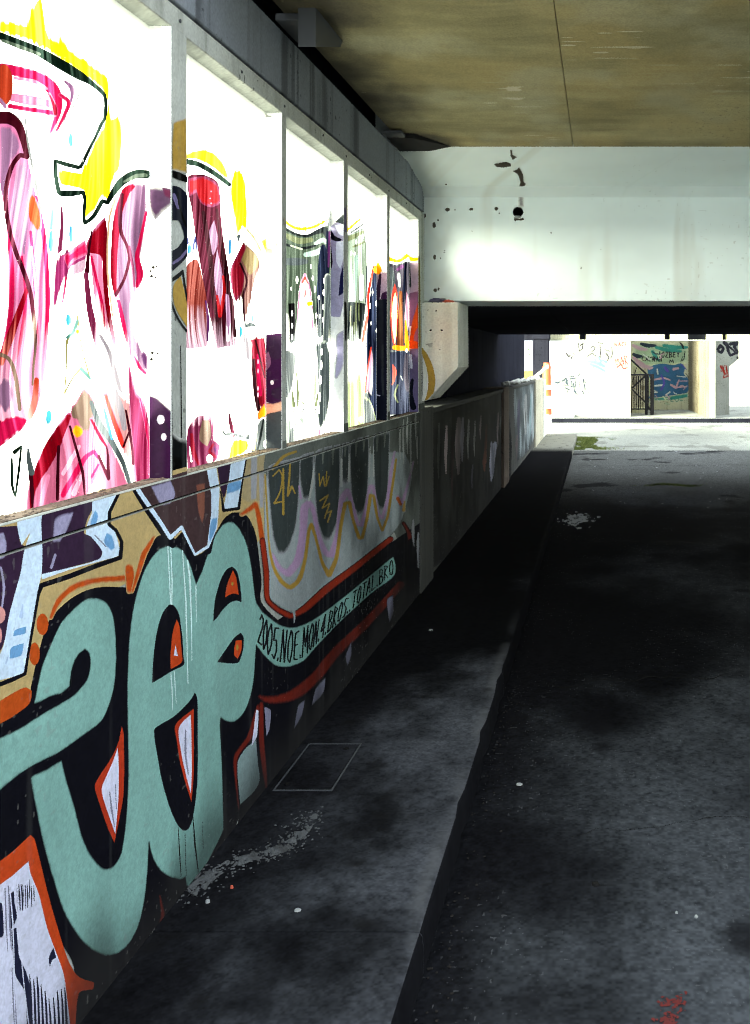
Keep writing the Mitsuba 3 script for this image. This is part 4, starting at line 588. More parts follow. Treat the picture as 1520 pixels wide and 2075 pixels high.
('G','darkslate','g_fill',('fade','palegrey',1777,1685),[[0,5017,1884,5017,1693,5066,1698,5115,1700,5197,1692,5216,1692,5234,1694,5284,1708,5300,1710,5346,1708,5398,1701,5409,1742,5454,1825,5489,1909,5196,1900,5063,1890]]),
('G','oliveg','g_drip',None,[[0,5143,1843,5143,1805,5155,1773,5165,1771,5175,1774,5170,1826,5175,1878,5168,1880,5155,1877]]),
('G','oliveg','g_drip',None,[[0,5256,1859,5256,1800,5269,1751,5279,1749,5290,1752,5284,1831,5290,1911,5279,1913,5269,1909]]),
('G','oliveg','g_drip',None,[[0,5320,1879,5320,1840,5333,1806,5343,1804,5354,1808,5349,1861,5354,1915,5347,1917,5333,1914]]),
('G','oliveg','g_drip',None,[[0,5227,1795,5212,1757,5227,1731,5237,1729,5248,1732,5242,1763,5248,1795,5240,1797]]),
('G','navy','g_letter',('soft','greyslate',8),[[0,5678,2111,5643,2062,5572,1912,5503,1710,5500,1676,5512,1570,5574,1262,5594,1208,5629,1203,5705,1196,5908,1181,5908,2141,5764,2126,5708,2118]]),
('G','redl','g_stroke',None,[[0,5517,1952,5506,1842,5433,1765,5411,1725,5398,1696,5403,1693,5421,1691,5442,1695,5557,1831,5569,1861,5576,1956,5697,2135,5684,2138,5673,2137,5661,2133,5591,2058,5543,1998]]),
('G','palered','g_highlight',None,[[0,5523,1911,5508,1866,5500,1841,5546,1843]]),
('G','clear','g_highlight',None,[[0,5671,1985,5664,2001,5651,2004,5641,1997,5637,1983,5641,1970,5651,1964,5664,1969]]),
('G','clear','g_highlight',None,[[0,5610,1903,5604,1916,5591,1919,5581,1913,5577,1901,5581,1889,5591,1884,5604,1888]]),
('G','clear','g_highlight',None,[[0,5779,1927,5769,1941,5759,1943,5749,1943,5733,1936,5726,1924,5733,1912,5749,1907,5759,1908,5769,1912]]),
('G','clear','g_highlight',None,[[0,5770,1768,5764,1778,5750,1781,5739,1776,5735,1766,5739,1758,5750,1753,5764,1757]]),
('G','clear','g_highlight',None,[[0,5625,1796,5625,1814,5616,1816,5605,1804,5616,1794]]),
('G','amber','g_dot',('soft','navy',12),[[0,5881,2136,5870,2146,5845,2151,5810,2153,5771,2151,5731,2146,5688,2136,5665,2126,5654,2114,5665,2104,5688,2099,5721,2097,5760,2098,5801,2103,5845,2113,5870,2123]]),
('G','palepink','g_fill',('soft','greyslate',20),[[0,5618,1670,5535,1552,5477,1407,5546,1419,5630,1391,5666,1453,5670,1595,5659,1634]]),
('G','redl','g_outline',None,[[0,5507,1519,5474,1443,5466,1411,5477,1407,5489,1410,5506,1470,5521,1500,5636,1667,5623,1671,5612,1671,5600,1668]]),
('G','palelime','g_fill',('fade','clear',1472,1553),[[0,5056,1522,5052,1407,5056,1213,5347,1221,5421,1225,5495,1235,5552,1250,5570,1260,5584,1277,5596,1324,5594,1365,5582,1380,5546,1400,5485,1412,5477,1416,5488,1484,5477,1498,5452,1507,5415,1514,5371,1520,5279,1527,5170,1528,5073,1525]]),
('G','greyslate','g_shading',None,[[0,5474,1409,5466,1402,5535,1316,5572,1228,5603,1219,5632,1217,5657,1220,5666,1226,5661,1296,5638,1332,5549,1406,5512,1412]]),
('G','clear','g_highlight',None,[[0,5454,1266,5448,1274,5433,1279,5390,1286,5367,1287,5342,1284,5328,1281,5322,1274,5328,1267,5342,1261,5384,1254,5408,1254,5433,1256,5448,1260]]),
('G','greyslate','g_shading',('soft','palelime',17),[[0,5421,1404,5454,1294,5442,1251,5421,1209,5765,1191,5745,1236,5715,1280,5674,1316,5623,1351,5594,1365,5560,1375]]),
('G','darkslate','g_drip',None,[[0,5715,1230,5107,1246,5091,1243,5091,1239,5100,1236,5115,1233,5311,1224,5725,1215,5740,1217,5746,1221,5740,1225]]),
('G','slatepl','g_letter',('soft','greyslate',10),[[0,6016,2191,6016,1649,6529,1653,6846,1659,6846,2282,6722,2270,6606,2257,6365,2215,6305,2207,6159,2197]]),
('G','yellow','g_yellow_halo',('soft','clear',6),[[0,5958,2219,5958,2210,5966,2208,5997,2206,6237,2211,6336,2218,6422,2230,6534,2251,6654,2287,6846,2292,6889,2299,6918,2313,6889,2321,6728,2321,6639,2315,6572,2303,6451,2266,6355,2249,6279,2242,6016,2234,5980,2228]]),
('G','slate','g_shading',None,[[0,6085,2167,6072,2157,6115,2111,6128,2086,6124,2052,6100,1992,6108,1987,6143,1985,6168,1989,6184,1995,6231,2039,6267,2081,6272,2112,6246,2144,6201,2178,6185,2180,6143,2179,6101,2172]]),
('G','palegrey','g_highlight',None,[[0,6354,2160,6335,2150,6373,2074,6381,2070,6412,2069,6435,2072,6452,2080,6428,2159,6419,2163,6395,2165]]),
('G','clear','g_highlight',None,[[0,6341,2144,6335,2141,6351,2116,6370,2115,6381,2119,6365,2144,6355,2145]]),
('G','plumv','g_shading',None,[[0,6454,2220,6313,2182,6307,2173,6323,2170,6364,2172,6544,2210,6553,2223,6529,2227,6491,2226]]),
('G','navy','g_outline',None,[[0,6572,2237,6483,1985,6491,1981,6524,1980,6547,1983,6564,1990,6614,2126,6639,2244,6632,2247,6606,2247,6586,2244]]),
('G','redl','g_flame',None,[[0,6260,2084,6191,2030,6143,1979,6124,1896,6135,1815,6172,1738,6198,1709,6260,1677,6320,1754,6354,1828,6366,1882,6361,1946,6335,2033,6304,2059]]),
('G','paleyellow','g_flame',None,[[0,6274,2029,6215,1984,6182,1920,6171,1873,6205,1771,6260,1696,6305,1753,6335,1881,6320,1991]]),
('G','brownor','g_fill',None,[[0,6366,1851,6327,1691,6346,1679,6368,1675,6428,1672,6488,1676,6512,1682,6532,1694,6491,2044,6482,2049,6444,2050,6416,2047,6397,2037]]),
('G','palepink','g_flame',None,[[0,6639,2061,6572,1892,6589,1695,6639,1763,6730,1846,6776,1902,6777,1921,6755,1959,6707,2010]]),
('G','orange','g_flame',None,[[0,6585,1863,6575,1720,6609,1678,6633,1672,6673,1670,6713,1673,6741,1684,6629,1863,6613,1866]]),
('G','orange','g_fill',None,[[0,6200,1685,6186,1676,6200,1667,6216,1664,6237,1662,6449,1658,6880,1664,6934,1672,6955,1684,6934,1696,6910,1700,6846,1703,6491,1690,6260,1693,6216,1689]]),
('G','navysl','g_letter',('soft','greyslate',10),[[0,6016,1649,6008,1509,6016,1258,6528,1229,6846,1214,6846,1666,6289,1657,6097,1653]]),
('G','redl','g_flame',None,[[0,6180,1566,6200,1527,6171,1441,6186,1438,6198,1439,6262,1467,6305,1498,6321,1518,6317,1530,6285,1547,6213,1568,6194,1569]]),
('G','oliveg','g_drip',None,[[0,6253,1401,6230,1378,6237,1367,6273,1347,6332,1324,6357,1321,6372,1324,6372,1327,6307,1359,6289,1376,6307,1395,6372,1435,6364,1441,6343,1442,6332,1440]]),
('G','slatepl','g_shading',None,[[0,6576,1633,6525,1520,6530,1481,6609,1394,6633,1387,6673,1383,6713,1385,6741,1395,6690,1496,6707,1630,6694,1638,6660,1643,6618,1642]]),
('G','clear','g_highlight',None,[[0,6673,1663,6660,1676,6646,1679,6631,1679,6614,1673,6606,1663,6614,1652,6631,1647,6646,1647,6660,1650]]),
('G','palegrey','g_drip',None,[[0,6434,1496,6429,1492,6494,1464,6517,1463,6523,1467,6456,1495]]),
('R0','mauve','g_fill',('soft','conc',9),[[0,-1319,2092,-1319,2060,-1315,2033,-1310,2018,-1296,1994,-1276,2017,-1257,2032,-1251,2037,-1247,2043,-1245,2051,-1244,2061,-1246,2078,-1247,2082,-1256,2084]]),
('R0','magplum','g_shading',('soft','mauve',6),[[0,-1276,2089,-1274,2075,-1273,2068,-1270,2063,-1266,2060,-1260,2057,-1247,2053,-1246,2070,-1247,2082,-1258,2085]]),
('R0','plumv','g_fill',('soft','conc',4),[[0,-1319,1487,-1319,1232,-1285,1235,-1255,1239,-1249,1241,-1247,1243,-1246,1265,-1245,1355,-1246,1401,-1247,1432,-1249,1438,-1253,1443,-1288,1475,-1299,1481]]),
('R0','conc','g_highlight',None,[[0,-1269,1415,-1270,1421,-1272,1426,-1277,1429,-1281,1429,-1285,1428,-1288,1426,-1290,1421,-1292,1415,-1290,1409,-1288,1405,-1285,1402,-1281,1401,-1277,1402,-1272,1405,-1270,1409]]),
('R0','conc','g_highlight',None,[[0,-1263,1365,-1264,1370,-1266,1373,-1268,1376,-1271,1376,-1274,1376,-1277,1373,-1279,1370,-1280,1365,-1279,1360,-1277,1357,-1275,1354,-1272,1354,-1269,1354,-1266,1357,-1264,1360]]),
('R0','plumd','g_shading',None,[[0,-1273,1404,-1274,1399,-1264,1370,-1258,1342,-1256,1339,-1253,1339,-1250,1342,-1249,1356,-1249,1367,-1252,1379,-1264,1404,-1269,1407]]),
('R0','black','g_dot',None,[[0,-1307,1845,-1309,1848,-1311,1849,-1315,1848,-1316,1845,-1315,1842,-1312,1841,-1309,1842]]),
('R0','black','g_dot',None,[[0,-1297,1857,-1299,1860,-1301,1861,-1305,1860,-1306,1857,-1305,1854,-1302,1852,-1299,1854]]),
('R0','black','g_dot',None,[[0,-1290,1860,-1291,1862,-1293,1862,-1295,1862,-1296,1860,-1295,1857,-1293,1857,-1291,1857]]),
('R0','black','g_dot',None,[[0,-1303,1831,-1304,1834,-1307,1835,-1310,1834,-1312,1831,-1310,1828,-1308,1827,-1304,1828]]),
('R0','black','g_dot',None,[[0,-1293,1828,-1294,1830,-1296,1831,-1298,1830,-1299,1828,-1298,1826,-1296,1825,-1294,1826]]),
('R0','black','g_dot',None,[[0,-1300,1609,-1302,1612,-1304,1613,-1307,1612,-1309,1609,-1307,1606,-1305,1604,-1302,1606]]),
('R0','black','g_dot',None,[[0,-1303,1590,-1304,1593,-1307,1594,-1310,1593,-1312,1590,-1310,1587,-1308,1586,-1304,1587]]),
('R0','black','g_dot',None,[[0,-1286,1607,-1287,1609,-1289,1610,-1291,1609,-1292,1607,-1291,1605,-1289,1604,-1287,1605]]),
('R0','black','g_dot',None,[[0,-1310,2046,-1311,2048,-1313,2049,-1315,2048,-1316,2046,-1315,2044,-1313,2043,-1311,2044]]),
('R0','black','g_dot',None,[[0,-1309,1934,-1310,1936,-1312,1934,-1310,1933]]),
('R0','black','g_dot',None,[[0,-1280,1788,-1282,1789,-1283,1788,-1281,1786]]),
('R1','plumv','g_fill',None,[[0,-1318,1686,-1319,1658,-1320,1527,-1319,1465,-1318,1431,-1314,1428,-1294,1422,-1273,1420,-1252,1422,-1246,1424,-1244,1426,-1243,1528,-1244,1694,-1291,1691,-1309,1689]]),
('R1','plumd','g_shading',None,[[0,-1296,1682,-1298,1676,-1302,1650,-1302,1624,-1299,1616,-1294,1606,-1281,1590,-1258,1597,-1249,1603,-1244,1609,-1242,1622,-1242,1642,-1244,1686,-1277,1685]]),
('R1','plumd','g_shading',None,[[0,-1292,1474,-1290,1458,-1287,1450,-1283,1445,-1276,1441,-1266,1437,-1244,1431,-1244,1493]]),
('R1','conc','g_highlight',None,[[0,-1281,1503,-1283,1510,-1289,1512,-1294,1510,-1296,1503,-1294,1496,-1288,1493,-1283,1496]]),
('R1','lilacpink','g_highlight',None,[[0,-1318,1609,-1319,1583,-1318,1551,-1310,1550,-1305,1555,-1297,1566,-1292,1580,-1295,1601,-1302,1624,-1311,1617]]),
('R1','peach','g_fill',('soft','plumv',6),[[0,-1318,1426,-1318,1374,-1273,1384,-1244,1393,-1242,1399,-1242,1410,-1244,1435,-1264,1427,-1283,1422,-1300,1423]]),
('R1','greyslate','g_fill',None,[[0,-1318,1374,-1320,1355,-1320,1319,-1318,1233,-1271,1235,-1253,1236,-1244,1239,-1243,1294,-1244,1391,-1290,1384,-1308,1379]]),
('R2','violetg','g_letter',None,[[0,-1319,2218,-1321,2148,-1322,2045,-1319,1807,-1301,1803,-1273,1801,-1267,1802,-1264,1811,-1254,1854,-1248,1903,-1246,2051,-1248,2249,-1251,2252,-1271,2257,-1282,2258,-1291,2256,-1305,2246,-1312,2237,-1317,2228]]),
('R2','navy','g_shading',None,[[0,-1320,2218,-1322,2213,-1317,2190,-1313,2182,-1307,2175,-1299,2171,-1289,2169,-1267,2169,-1262,2172,-1261,2177,-1263,2180,-1285,2189,-1293,2194,-1310,2219,-1317,2220]]),
('R2','navy','g_shading',None,[[0,-1326,2147,-1328,2142,-1320,2070,-1325,2022,-1324,2019,-1319,2016,-1316,2017,-1314,2020,-1308,2041,-1304,2061,-1304,2081,-1311,2144,-1317,2150,-1322,2150]]),
('R2','palelil','g_highlight',None,[[0,-1295,2247,-1283,2220,-1271,2199,-1262,2195,-1250,2194,-1250,2249]]),
('R2','palelil','g_highlight',None,[[0,-1286,2161,-1287,2150,-1288,2109,-1286,2070,-1278,2052,-1267,2034,-1257,2064,-1250,2094,-1249,2131,-1250,2170,-1272,2167,-1281,2164]]),
('R2','deepblue','g_shading',None,[[0,-1267,1998,-1271,1953,-1274,1903,-1258,1913,-1251,1920,-1248,1927,-1246,1989,-1248,2070,-1258,2034]]),
('R2','slate','g_fill',None,[[0,-1291,2261,-1248,2249,-1248,2302,-1252,2298]]),
('R2','violetg','g_fill',('soft','conc',7),[[0,-1286,1711,-1288,1697,-1288,1678,-1286,1616,-1295,1508,-1290,1504,-1281,1501,-1261,1540,-1253,1561,-1248,1580,-1245,1612,-1245,1654,-1248,1740,-1270,1728,-1280,1720]]),
('R3','lilacbeige','g_fill',None,[[0,-1322,2097,-1323,2039,-1322,1939,-1273,1944,-1254,1947,-1244,1951,-1243,2009,-1244,2106,-1293,2103,-1313,2100]]),
('R3','amber','g_flame',None,[[0,-1322,2155,-1322,2094,-1310,2093,-1299,2094,-1290,2101,-1283,2112,-1282,2117,-1287,2137,-1299,2160,-1314,2159]]),
('R3','plumd','g_shading',None,[[0,-1310,2025,-1316,1954,-1314,1947,-1305,1942,-1298,1944,-1293,1954,-1287,2025,-1284,2094,-1288,2100,-1294,2099,-1296,2096]]),
('R3','plumv','g_shading',None,[[0,-1279,1985,-1285,1970,-1287,1951,-1244,1945,-1244,1997,-1263,1992]]),
('R3','navysl','g_letter',None,[[0,-1322,1945,-1322,1204,-1244,1204,-1244,1951,-1294,1949]]),
('R3','slate','g_shading',None,[[0,-1282,1681,-1285,1488,-1279,1393,-1278,1390,-1273,1387,-1270,1389,-1267,1393,-1272,1508,-1270,1681,-1271,1684,-1276,1686,-1279,1685]]),
('R3','palelil','g_drip',None,[[0,-1312,1396,-1313,1393,-1311,1390,-1294,1385,-1290,1387,-1292,1390]]),
('R4','lilacbeige','g_fill',None,[[0,-1324,2262,-1324,2034,-1243,2034,-1243,2262]]),
('R4','yellow','g_yellow_halo',None,[[0,-1335,2304,-1337,2292,-1332,2285,-1300,2272,-1283,2271,-1261,2274,-1240,2279,-1234,2286,-1234,2292,-1240,2299,-1289,2294,-1320,2308,-1328,2308]]),
('R4','slate','g_shading',None,[[0,-1319,2242,-1322,2235,-1317,2101,-1315,2095,-1307,2091,-1301,2093,-1297,2101,-1305,2235,-1307,2240,-1311,2243]]),
('R4','lilacpink','g_fill',None,[[0,-1317,2047,-1319,2017,-1320,1964,-1317,1832,-1290,1829,-1284,1832,-1266,1853,-1248,1883,-1243,1899,-1240,1975,-1243,2067,-1289,2059,-1308,2054]]),
('R4','orangep','g_flame',None,[[0,-1290,1866,-1297,1832,-1317,1677,-1243,1671,-1243,2013]]),
('R4','lilacpink','g_highlight',None,[[0,-1270,1792,-1278,1764,-1284,1731,-1243,1718,-1243,1832,-1258,1812]]),
('R4','violetd','g_letter',None,[[0,-1324,1671,-1324,1241,-1243,1241,-1243,1677,-1295,1675]]),
('R4','palelil','g_highlight',None,[[0,-1310,1639,-1314,1630,-1305,1546,-1304,1541,-1297,1538,-1292,1540,-1289,1546,-1294,1630,-1296,1636,-1301,1640]]),
('R4','navysl','g_shading',None,[[0,-1311,1421,-1320,1362,-1316,1325,-1300,1266,-1290,1258,-1277,1258,-1267,1266,-1263,1278,-1281,1336,-1287,1362,-1287,1398,-1280,1462,-1282,1468,-1287,1472,-1293,1472,-1300,1466]]),
('W','ochre','g_fill',('soft','conc',6),[[0,2872,2277,2864,2221,2861,2187,2860,2158,2862,2142,2875,2140,2901,2142,2968,2148,2964,2315,2902,2294,2880,2284,2875,2280]]),
('W','black','g_outline',None,[[0,2859,2139,2856,2127,2856,2122,2859,2119,2901,2119,2968,2122,2970,2134,2969,2139,2964,2142,2920,2142]]),
('W','navysl','g_fill',None,[[0,2859,2093,2859,1993,2900,1999,2909,1999,2924,1991,2943,1970,2956,1938,2968,1899,2971,2004,2968,2083,2964,2088,2957,2091,2924,2098,2896,2098]]),
('W','violetd','g_shading',None,[[0,2868,2072,2863,2068,2863,2065,2896,2034,2901,2032,2913,2033,2920,2036,2922,2042,2888,2073,2880,2075]]),
('W','black','g_outline',None,[[0,2901,2081,2904,2052,2920,2024,2934,2007,2958,1986,2962,1984,2967,1985,2971,1988,2971,1989,2943,2015,2917,2048,2912,2058,2911,2083,2906,2083]]),
('W','navysl','g_fill',None,[[0,2859,1899,2856,1888,2856,1873,2859,1842,2921,1872,2949,1887,2968,1899,2973,1905,2972,1917,2966,1935,2954,1957,2932,1938,2909,1922,2899,1917,2875,1908,2865,1904]]),
('W','violetd','g_shading',None,[[0,2904,1887,2858,1869,2854,1865,2856,1863,2860,1863,2865,1863,2905,1877,2925,1885,2945,1896,2972,1915,2973,1917,2972,1919,2964,1920,2959,1919,2920,1894]]),
('W','black','g_outline',None,[[0,2887,1835,2849,1821,2846,1818,2851,1813,2863,1814,2910,1830,2925,1838,2943,1850,2945,1852,2943,1854,2939,1855,2931,1854]]),
('W','ochre','g_fill',None,[[0,2876,1806,2872,1797,2870,1777,2876,1757,2881,1749,2897,1733,2916,1719,2968,1688,2969,1737,2966,1760,2950,1794,2923,1836,2895,1821,2883,1813]]),
('W','darkslate','g_outline',None,[[0,2931,1856,2930,1853,2966,1765,2968,1764,2973,1764,2977,1766,2943,1856,2936,1857]]),
('W','darkslate','g_outline',None,[[0,2858,1809,2854,1764,2856,1755,2864,1741,2889,1716,2910,1701,2943,1682,2967,1671,2974,1671,2978,1673,2977,1676,2942,1692,2914,1710,2896,1724,2877,1744,2869,1757,2867,1765,2867,1809,2864,1811,2859,1810]]),
('W','darkslate','g_drip',None,[[0,2862,1631,2866,1258,2869,1256,2872,1257,2866,1630,2865,1631]]),
('W','darkslate','g_drip',None,[[0,2921,1632,2930,1250,2933,1249,2936,1250,2930,1511,2925,1631,2924,1632]]),
('W','darkslate','g_fill',('soft','conc',13),[[0,2859,1384,2859,1215,2971,1201,2975,1289,2974,1325,2971,1347,2965,1350,2916,1359,2902,1362,2879,1373]]),
('W','black','g_shading',('soft','darkslate',7),[[0,2872,1314,2872,1221,2930,1214,2934,1259,2933,1280,2930,1294,2921,1300,2907,1305]]),
('W','ochred','g_stroke',None,[[0,6715,2305,6710,1697,6717,1694,6746,1691,6767,1693,6783,1699,6777,2090,6764,2307,6745,2310]]),
('W','ochre','g_stroke',('soft','paleg',7),[[0,4820,2350,4821,2265,4828,2220,4837,2219,4847,2222,4846,2305,4837,2352,4831,2353]]),
('W','ochre','g_stroke',('soft','paleg',6),[[0,3872,2153,3870,2151,3876,2123,3882,2122,3888,2124,3882,2153,3879,2154]]),
('W','darkslate','g_fill',('soft','conc',7),[[0,4781,1878,4777,1874,4780,1817,4791,1688,4794,1685,4809,1683,4820,1685,4828,1689,4837,1769,4834,1819,4822,1878,4814,1881,4800,1881]]),
('W','violetd','g_fill',('soft','conc',7),[[0,4789,2338,4782,2333,4777,2213,4781,2210,4800,2210,4819,2215,4823,2219,4819,2339,4811,2342]]),
('W','ochrel','g_background',None,[[0,401,1627,401,1065,1981,822,1981,1278]]),
('W','inkblack','g_outline',None,[[0,401,1065,401,865,1981,555,1981,832]]),
('W','tealp','g_letter',None,[[0,478,967,474,951,474,915,475,873,477,838,478,823,497,816,551,795,642,761,772,718,918,678,1044,662,1217,655,1444,658,1715,669,1981,684,2000,697,2002,727,1995,762,1981,802,1831,802,1534,804,1257,811,1052,822,918,839,778,875,656,915,566,946,507,963]]),
('W','redor','g_fill',None,[[0,401,865,401,604,1981,228,1981,555]]),
('W','palel2','g_fill',None,[[0,401,724,401,423,1981,129,1981,495]]),
('W','plumd','g_letter',None,[[0,401,1487,591,1176,1965,936,1965,1248]]),
('W','palebl','g_letter',None,[[0,826,1388,800,1074,1124,1038,1177,1347]]),
('W','ochrel','g_background',None,[[0,2046,1268,2023,1269,1974,1274,1957,1275,1950,1273,1948,1218,1948,1108,1950,834,2046,833,2120,831,2144,833,2163,839,2177,856,2192,908,2205,933,2229,950,2276,966,2339,979,2416,990,2504,998,2600,1002,2741,995,2929,979,3151,957,3379,937,3566,929,3632,939,3672,963,3693,995,3714,1066,3721,1110,3718,1165,3698,1275,3066,1268,2627,1265,2337,1265]]),
('W','tan','g_background',None,[[0,3419,1255,3405,1239,3397,1213,3394,1182,3395,1152,3401,1129,3409,1120,3425,1110,3446,1100,3469,1092,3491,1086,3516,1082,3546,1078,3577,1076,3606,1077,3628,1081,3648,1092,3666,1107,3682,1125,3703,1163,3707,1185,3706,1211,3698,1260,3604,1263,3526,1263,3458,1261]]),
('W','greyw','g_shading',('soft','tan',7),[[0,3506,1247,3504,1187,3506,1089,3543,1087,3558,1088,3566,1090,3573,1153,3576,1246,3531,1248,3513,1248]]),
('W','greyw','g_shading',('soft','tan',5),[[0,3586,1186,3597,1050,3638,1043,3644,1179]]),
('W','grimeg','g_background',None,[[0,3698,1266,3659,1244,3640,1201,3641,1149,3660,1102,3698,1072,3885,1023,4287,932,5515,659,5943,555,6012,506,6021,436,5995,364,5943,287,6249,243,6540,208,6818,187,6972,203,7050,383,7060,667,7031,969,6972,1301,5405,1291,4524,1283,3951,1275]]),
('W','inkblack','g_background',None,[[0,3467,601,3373,-81,7031,-230,7031,473]]),  # black paint, with the shade on the lower wall painted in
('W','paleg','g_background',('soft','grimeg',11),[[0,3649,1096,3643,1032,3649,914,3665,781,3674,740,3687,708,3698,697,3716,684,3740,672,3889,601,3925,587,3962,576,4000,568,4040,563,4080,560,4160,557,4211,556,4457,562,4874,553,5137,551,5656,552,5805,555,5969,566,6045,575,6111,587,6163,603,6323,688,6402,744,6460,801,6483,851,6464,888,6412,930,6338,971,6252,1005,6163,1025,5964,1046,5668,1069,5345,1091,4800,1124,4257,1153,4014,1165,3828,1171,3714,1171,3684,1165,3666,1152,3657,1134]]),
('W','charcoal','g_scallop',('soft','greyw',17),[[0,3692,1192,3682,1178,3682,1151,3713,1000,3737,926,3760,889,3799,845,3809,841,3826,837,3866,829,3882,829,3915,836,3962,857,4009,895,4032,925,4055,992,4092,1191,3837,1197,3742,1197]]),
('W','charcoal','g_scallop',('soft','greyw',19),[[0,4085,1192,4076,1178,4072,1156,4075,1102,4085,1064,4126,1009,4170,1003,4189,1001,4202,1002,4215,1007,4242,1026,4259,1048,4270,1113,4274,1195,4157,1198,4111,1196]]),
('W','charcoal','g_scallop',('soft','greyw',20),[[0,4303,1193,4287,1172,4281,1137,4281,1093,4293,984,4321,900,4346,858,4400,802,4418,789,4434,783,4458,777,4508,767,4522,766,4538,770,4620,807,4639,821,4668,862,4686,910,4698,985,4709,1191,4569,1197,4454,1199,4356,1199]]),
('W','charcoal','g_scallop',('soft','greyw',22),[[0,4745,1189,4733,1128,4736,1012,4744,1006,4759,1000,4800,987,4841,990,4858,992,4865,996,4874,1079,4875,1190,4792,1192,4760,1191]]),
('W','charcoal','g_scallop',('soft','greyw',23),[[0,4904,1188,4889,1160,4885,1112,4897,998,4910,933,4933,888,4962,848,5001,822,5053,794,5119,797,5149,800,5168,805,5214,843,5254,895,5276,975,5288,1191,5044,1196,4951,1194]]),
('W','charcoal','g_scallop',('soft','greyw',25),[[0,5391,1184,5381,1147,5384,1080,5426,861,5464,812,5534,753,5598,741,5634,738,5651,746,5708,785,5751,832,5782,987,5805,1182,5537,1189,5437,1189]]),
('W','lilac','g_scallop_edge',('soft','greyw',9),[[0,4108,994,4088,987,4078,978,4074,967,4070,896,4049,846,4012,798,3986,782,3962,775,3908,765,3875,777,3842,791,3809,813,3750,860,3730,865,3715,863,3715,859,3744,828,3770,802,3788,787,3803,778,3851,753,3885,737,3907,729,3925,724,3942,722,3957,721,3980,723,4056,734,4082,741,4109,752,4124,765,4150,804,4180,877,4196,948,4200,955,4207,959,4220,952,4233,938,4313,822,4356,771,4389,740,4413,722,4438,709,4495,691,4555,676,4589,672,4611,676,4699,745,4734,789,4792,897,4806,914,4830,923,4872,894,4984,766,5002,756,5030,746,5115,725,5143,722,5160,725,5264,800,5344,897,5398,803,5440,747,5485,724,5580,692,5609,685,5650,683,5745,740,5796,780,5832,835,5887,947,5971,1043,5966,1047,5943,1051,5916,1049,5842,992,5788,932,5707,798,5654,759,5583,719,5532,740,5489,796,5424,905,5407,913,5361,922,5302,928,5284,928,5268,925,5181,819,5087,757,5078,761,5039,797,4900,948,4891,954,4858,965,4817,970,4799,970,4723,956,4686,941,4671,917,4640,834,4616,788,4575,753,4518,718,4501,724,4462,749,4421,781,4385,816,4353,862,4313,933,4301,950,4288,960,4265,974,4228,991,4195,999,4162,1000]]),
('W','lilac','g_drip',None,[[0,4059,1075,4055,1073,4076,1018,4087,1013,4097,1012,4108,1014,4108,1017,4075,1072,4068,1074]]),
('W','palel','g_drip',None,[[0,4221,1043,4188,994,4191,991,4202,988,4216,989,4263,1047,4285,1119,4277,1123,4271,1124,4264,1123]]),
('W','palel','g_drip',None,[[0,4719,1123,4714,1120,4705,992,4709,988,4727,983,4740,983,4750,986,4741,1118,4735,1121]]),
('W','palel','g_drip',None,[[0,4867,1133,4861,1130,4842,999,4846,995,4865,990,4879,990,4889,993,4889,1128,4883,1131]]),
('W','palel','g_drip',None,[[0,5304,1131,5266,974,5270,971,5288,967,5301,966,5311,969,5322,1128,5317,1130]]),
('W','palel','g_drip',None,[[0,5384,1125,5379,1123,5374,962,5377,959,5391,956,5401,956,5408,958,5403,1121,5398,1123]]),
('W','ochre','g_scallop_edge',('soft','paleg',7),[[0,3641,1170,3680,925,3697,862,3721,815,3760,772,3814,729,3855,706,3895,687,3924,676,3949,669,3962,666,4006,663,4060,666,4095,673,4116,683,4144,708,4180,752,4223,848,4235,863,4279,818,4373,692,4406,661,4471,610,4483,604,4514,595,4530,592,4557,592,4637,627,4677,653,4703,695,4745,784,4792,843,4836,884,4842,883,4902,810,4980,729,5017,693,5036,679,5046,675,5065,669,5091,664,5133,657,5155,656,5176,658,5281,745,5359,848,5434,740,5469,703,5574,627,5609,617,5645,615,5768,666,5813,702,5946,878,6020,995,6007,1000,5986,1004,5965,1004,5952,1002,5737,719,5692,684,5607,650,5520,713,5442,835,5430,850,5408,860,5367,869,5322,878,5295,879,5279,876,5207,763,5168,728,5105,684,5030,744,4985,785,4953,827,4916,888,4900,896,4875,901,4809,908,4783,909,4761,905,4719,860,4674,797,4630,708,4603,674,4554,651,4507,637,4447,674,4412,705,4328,814,4269,885,4257,892,4248,895,4228,898,4219,898,4200,891,4175,873,4137,783,4115,754,4084,726,4067,714,4035,699,4006,694,3947,695,3919,706,3876,725,3828,756,3777,797,3764,811,3741,841,3723,873,3706,921,3668,1167,3665,1170,3654,1173,3647,1173]]),
('W','ochred','g_tag',None,[[0,3811,1169,3735,1152,3734,1150,3740,1147,3747,1147,3815,1162,3840,1143,3843,1138,3841,1121,3833,1102,3820,1084,3795,1068,3748,1047,3750,1043,3759,1041,3867,1034,3873,1036,3871,1038,3864,1040,3780,1047,3813,1064,3837,1080,3850,1099,3861,1128,3857,1142,3824,1167,3819,1168]]),
('W','ochred','g_tag',None,[[0,3854,1168,3849,989,3852,986,3864,982,3876,982,3879,985,3876,1163,3867,1168]]),
('W','ochred','g_tag',None,[[0,3930,1133,3906,1053,3908,1050,3918,1047,3928,1047,3974,1073,4005,1048,4016,1045,4023,1047,3982,1085,3975,1087,3964,1087,3939,1072,3949,1106,3962,1174,3960,1176,3949,1179,3942,1179,3937,1176]]),
('W','ochred','g_tag',None,[[0,3835,1214,3782,1199,3729,1182,3726,1178,3732,1174,3742,1172,3752,1172,3835,1197,3880,1207,3928,1211,4035,1213,4041,1215,4041,1218,4031,1222,4021,1223,3918,1222,3859,1218]]),
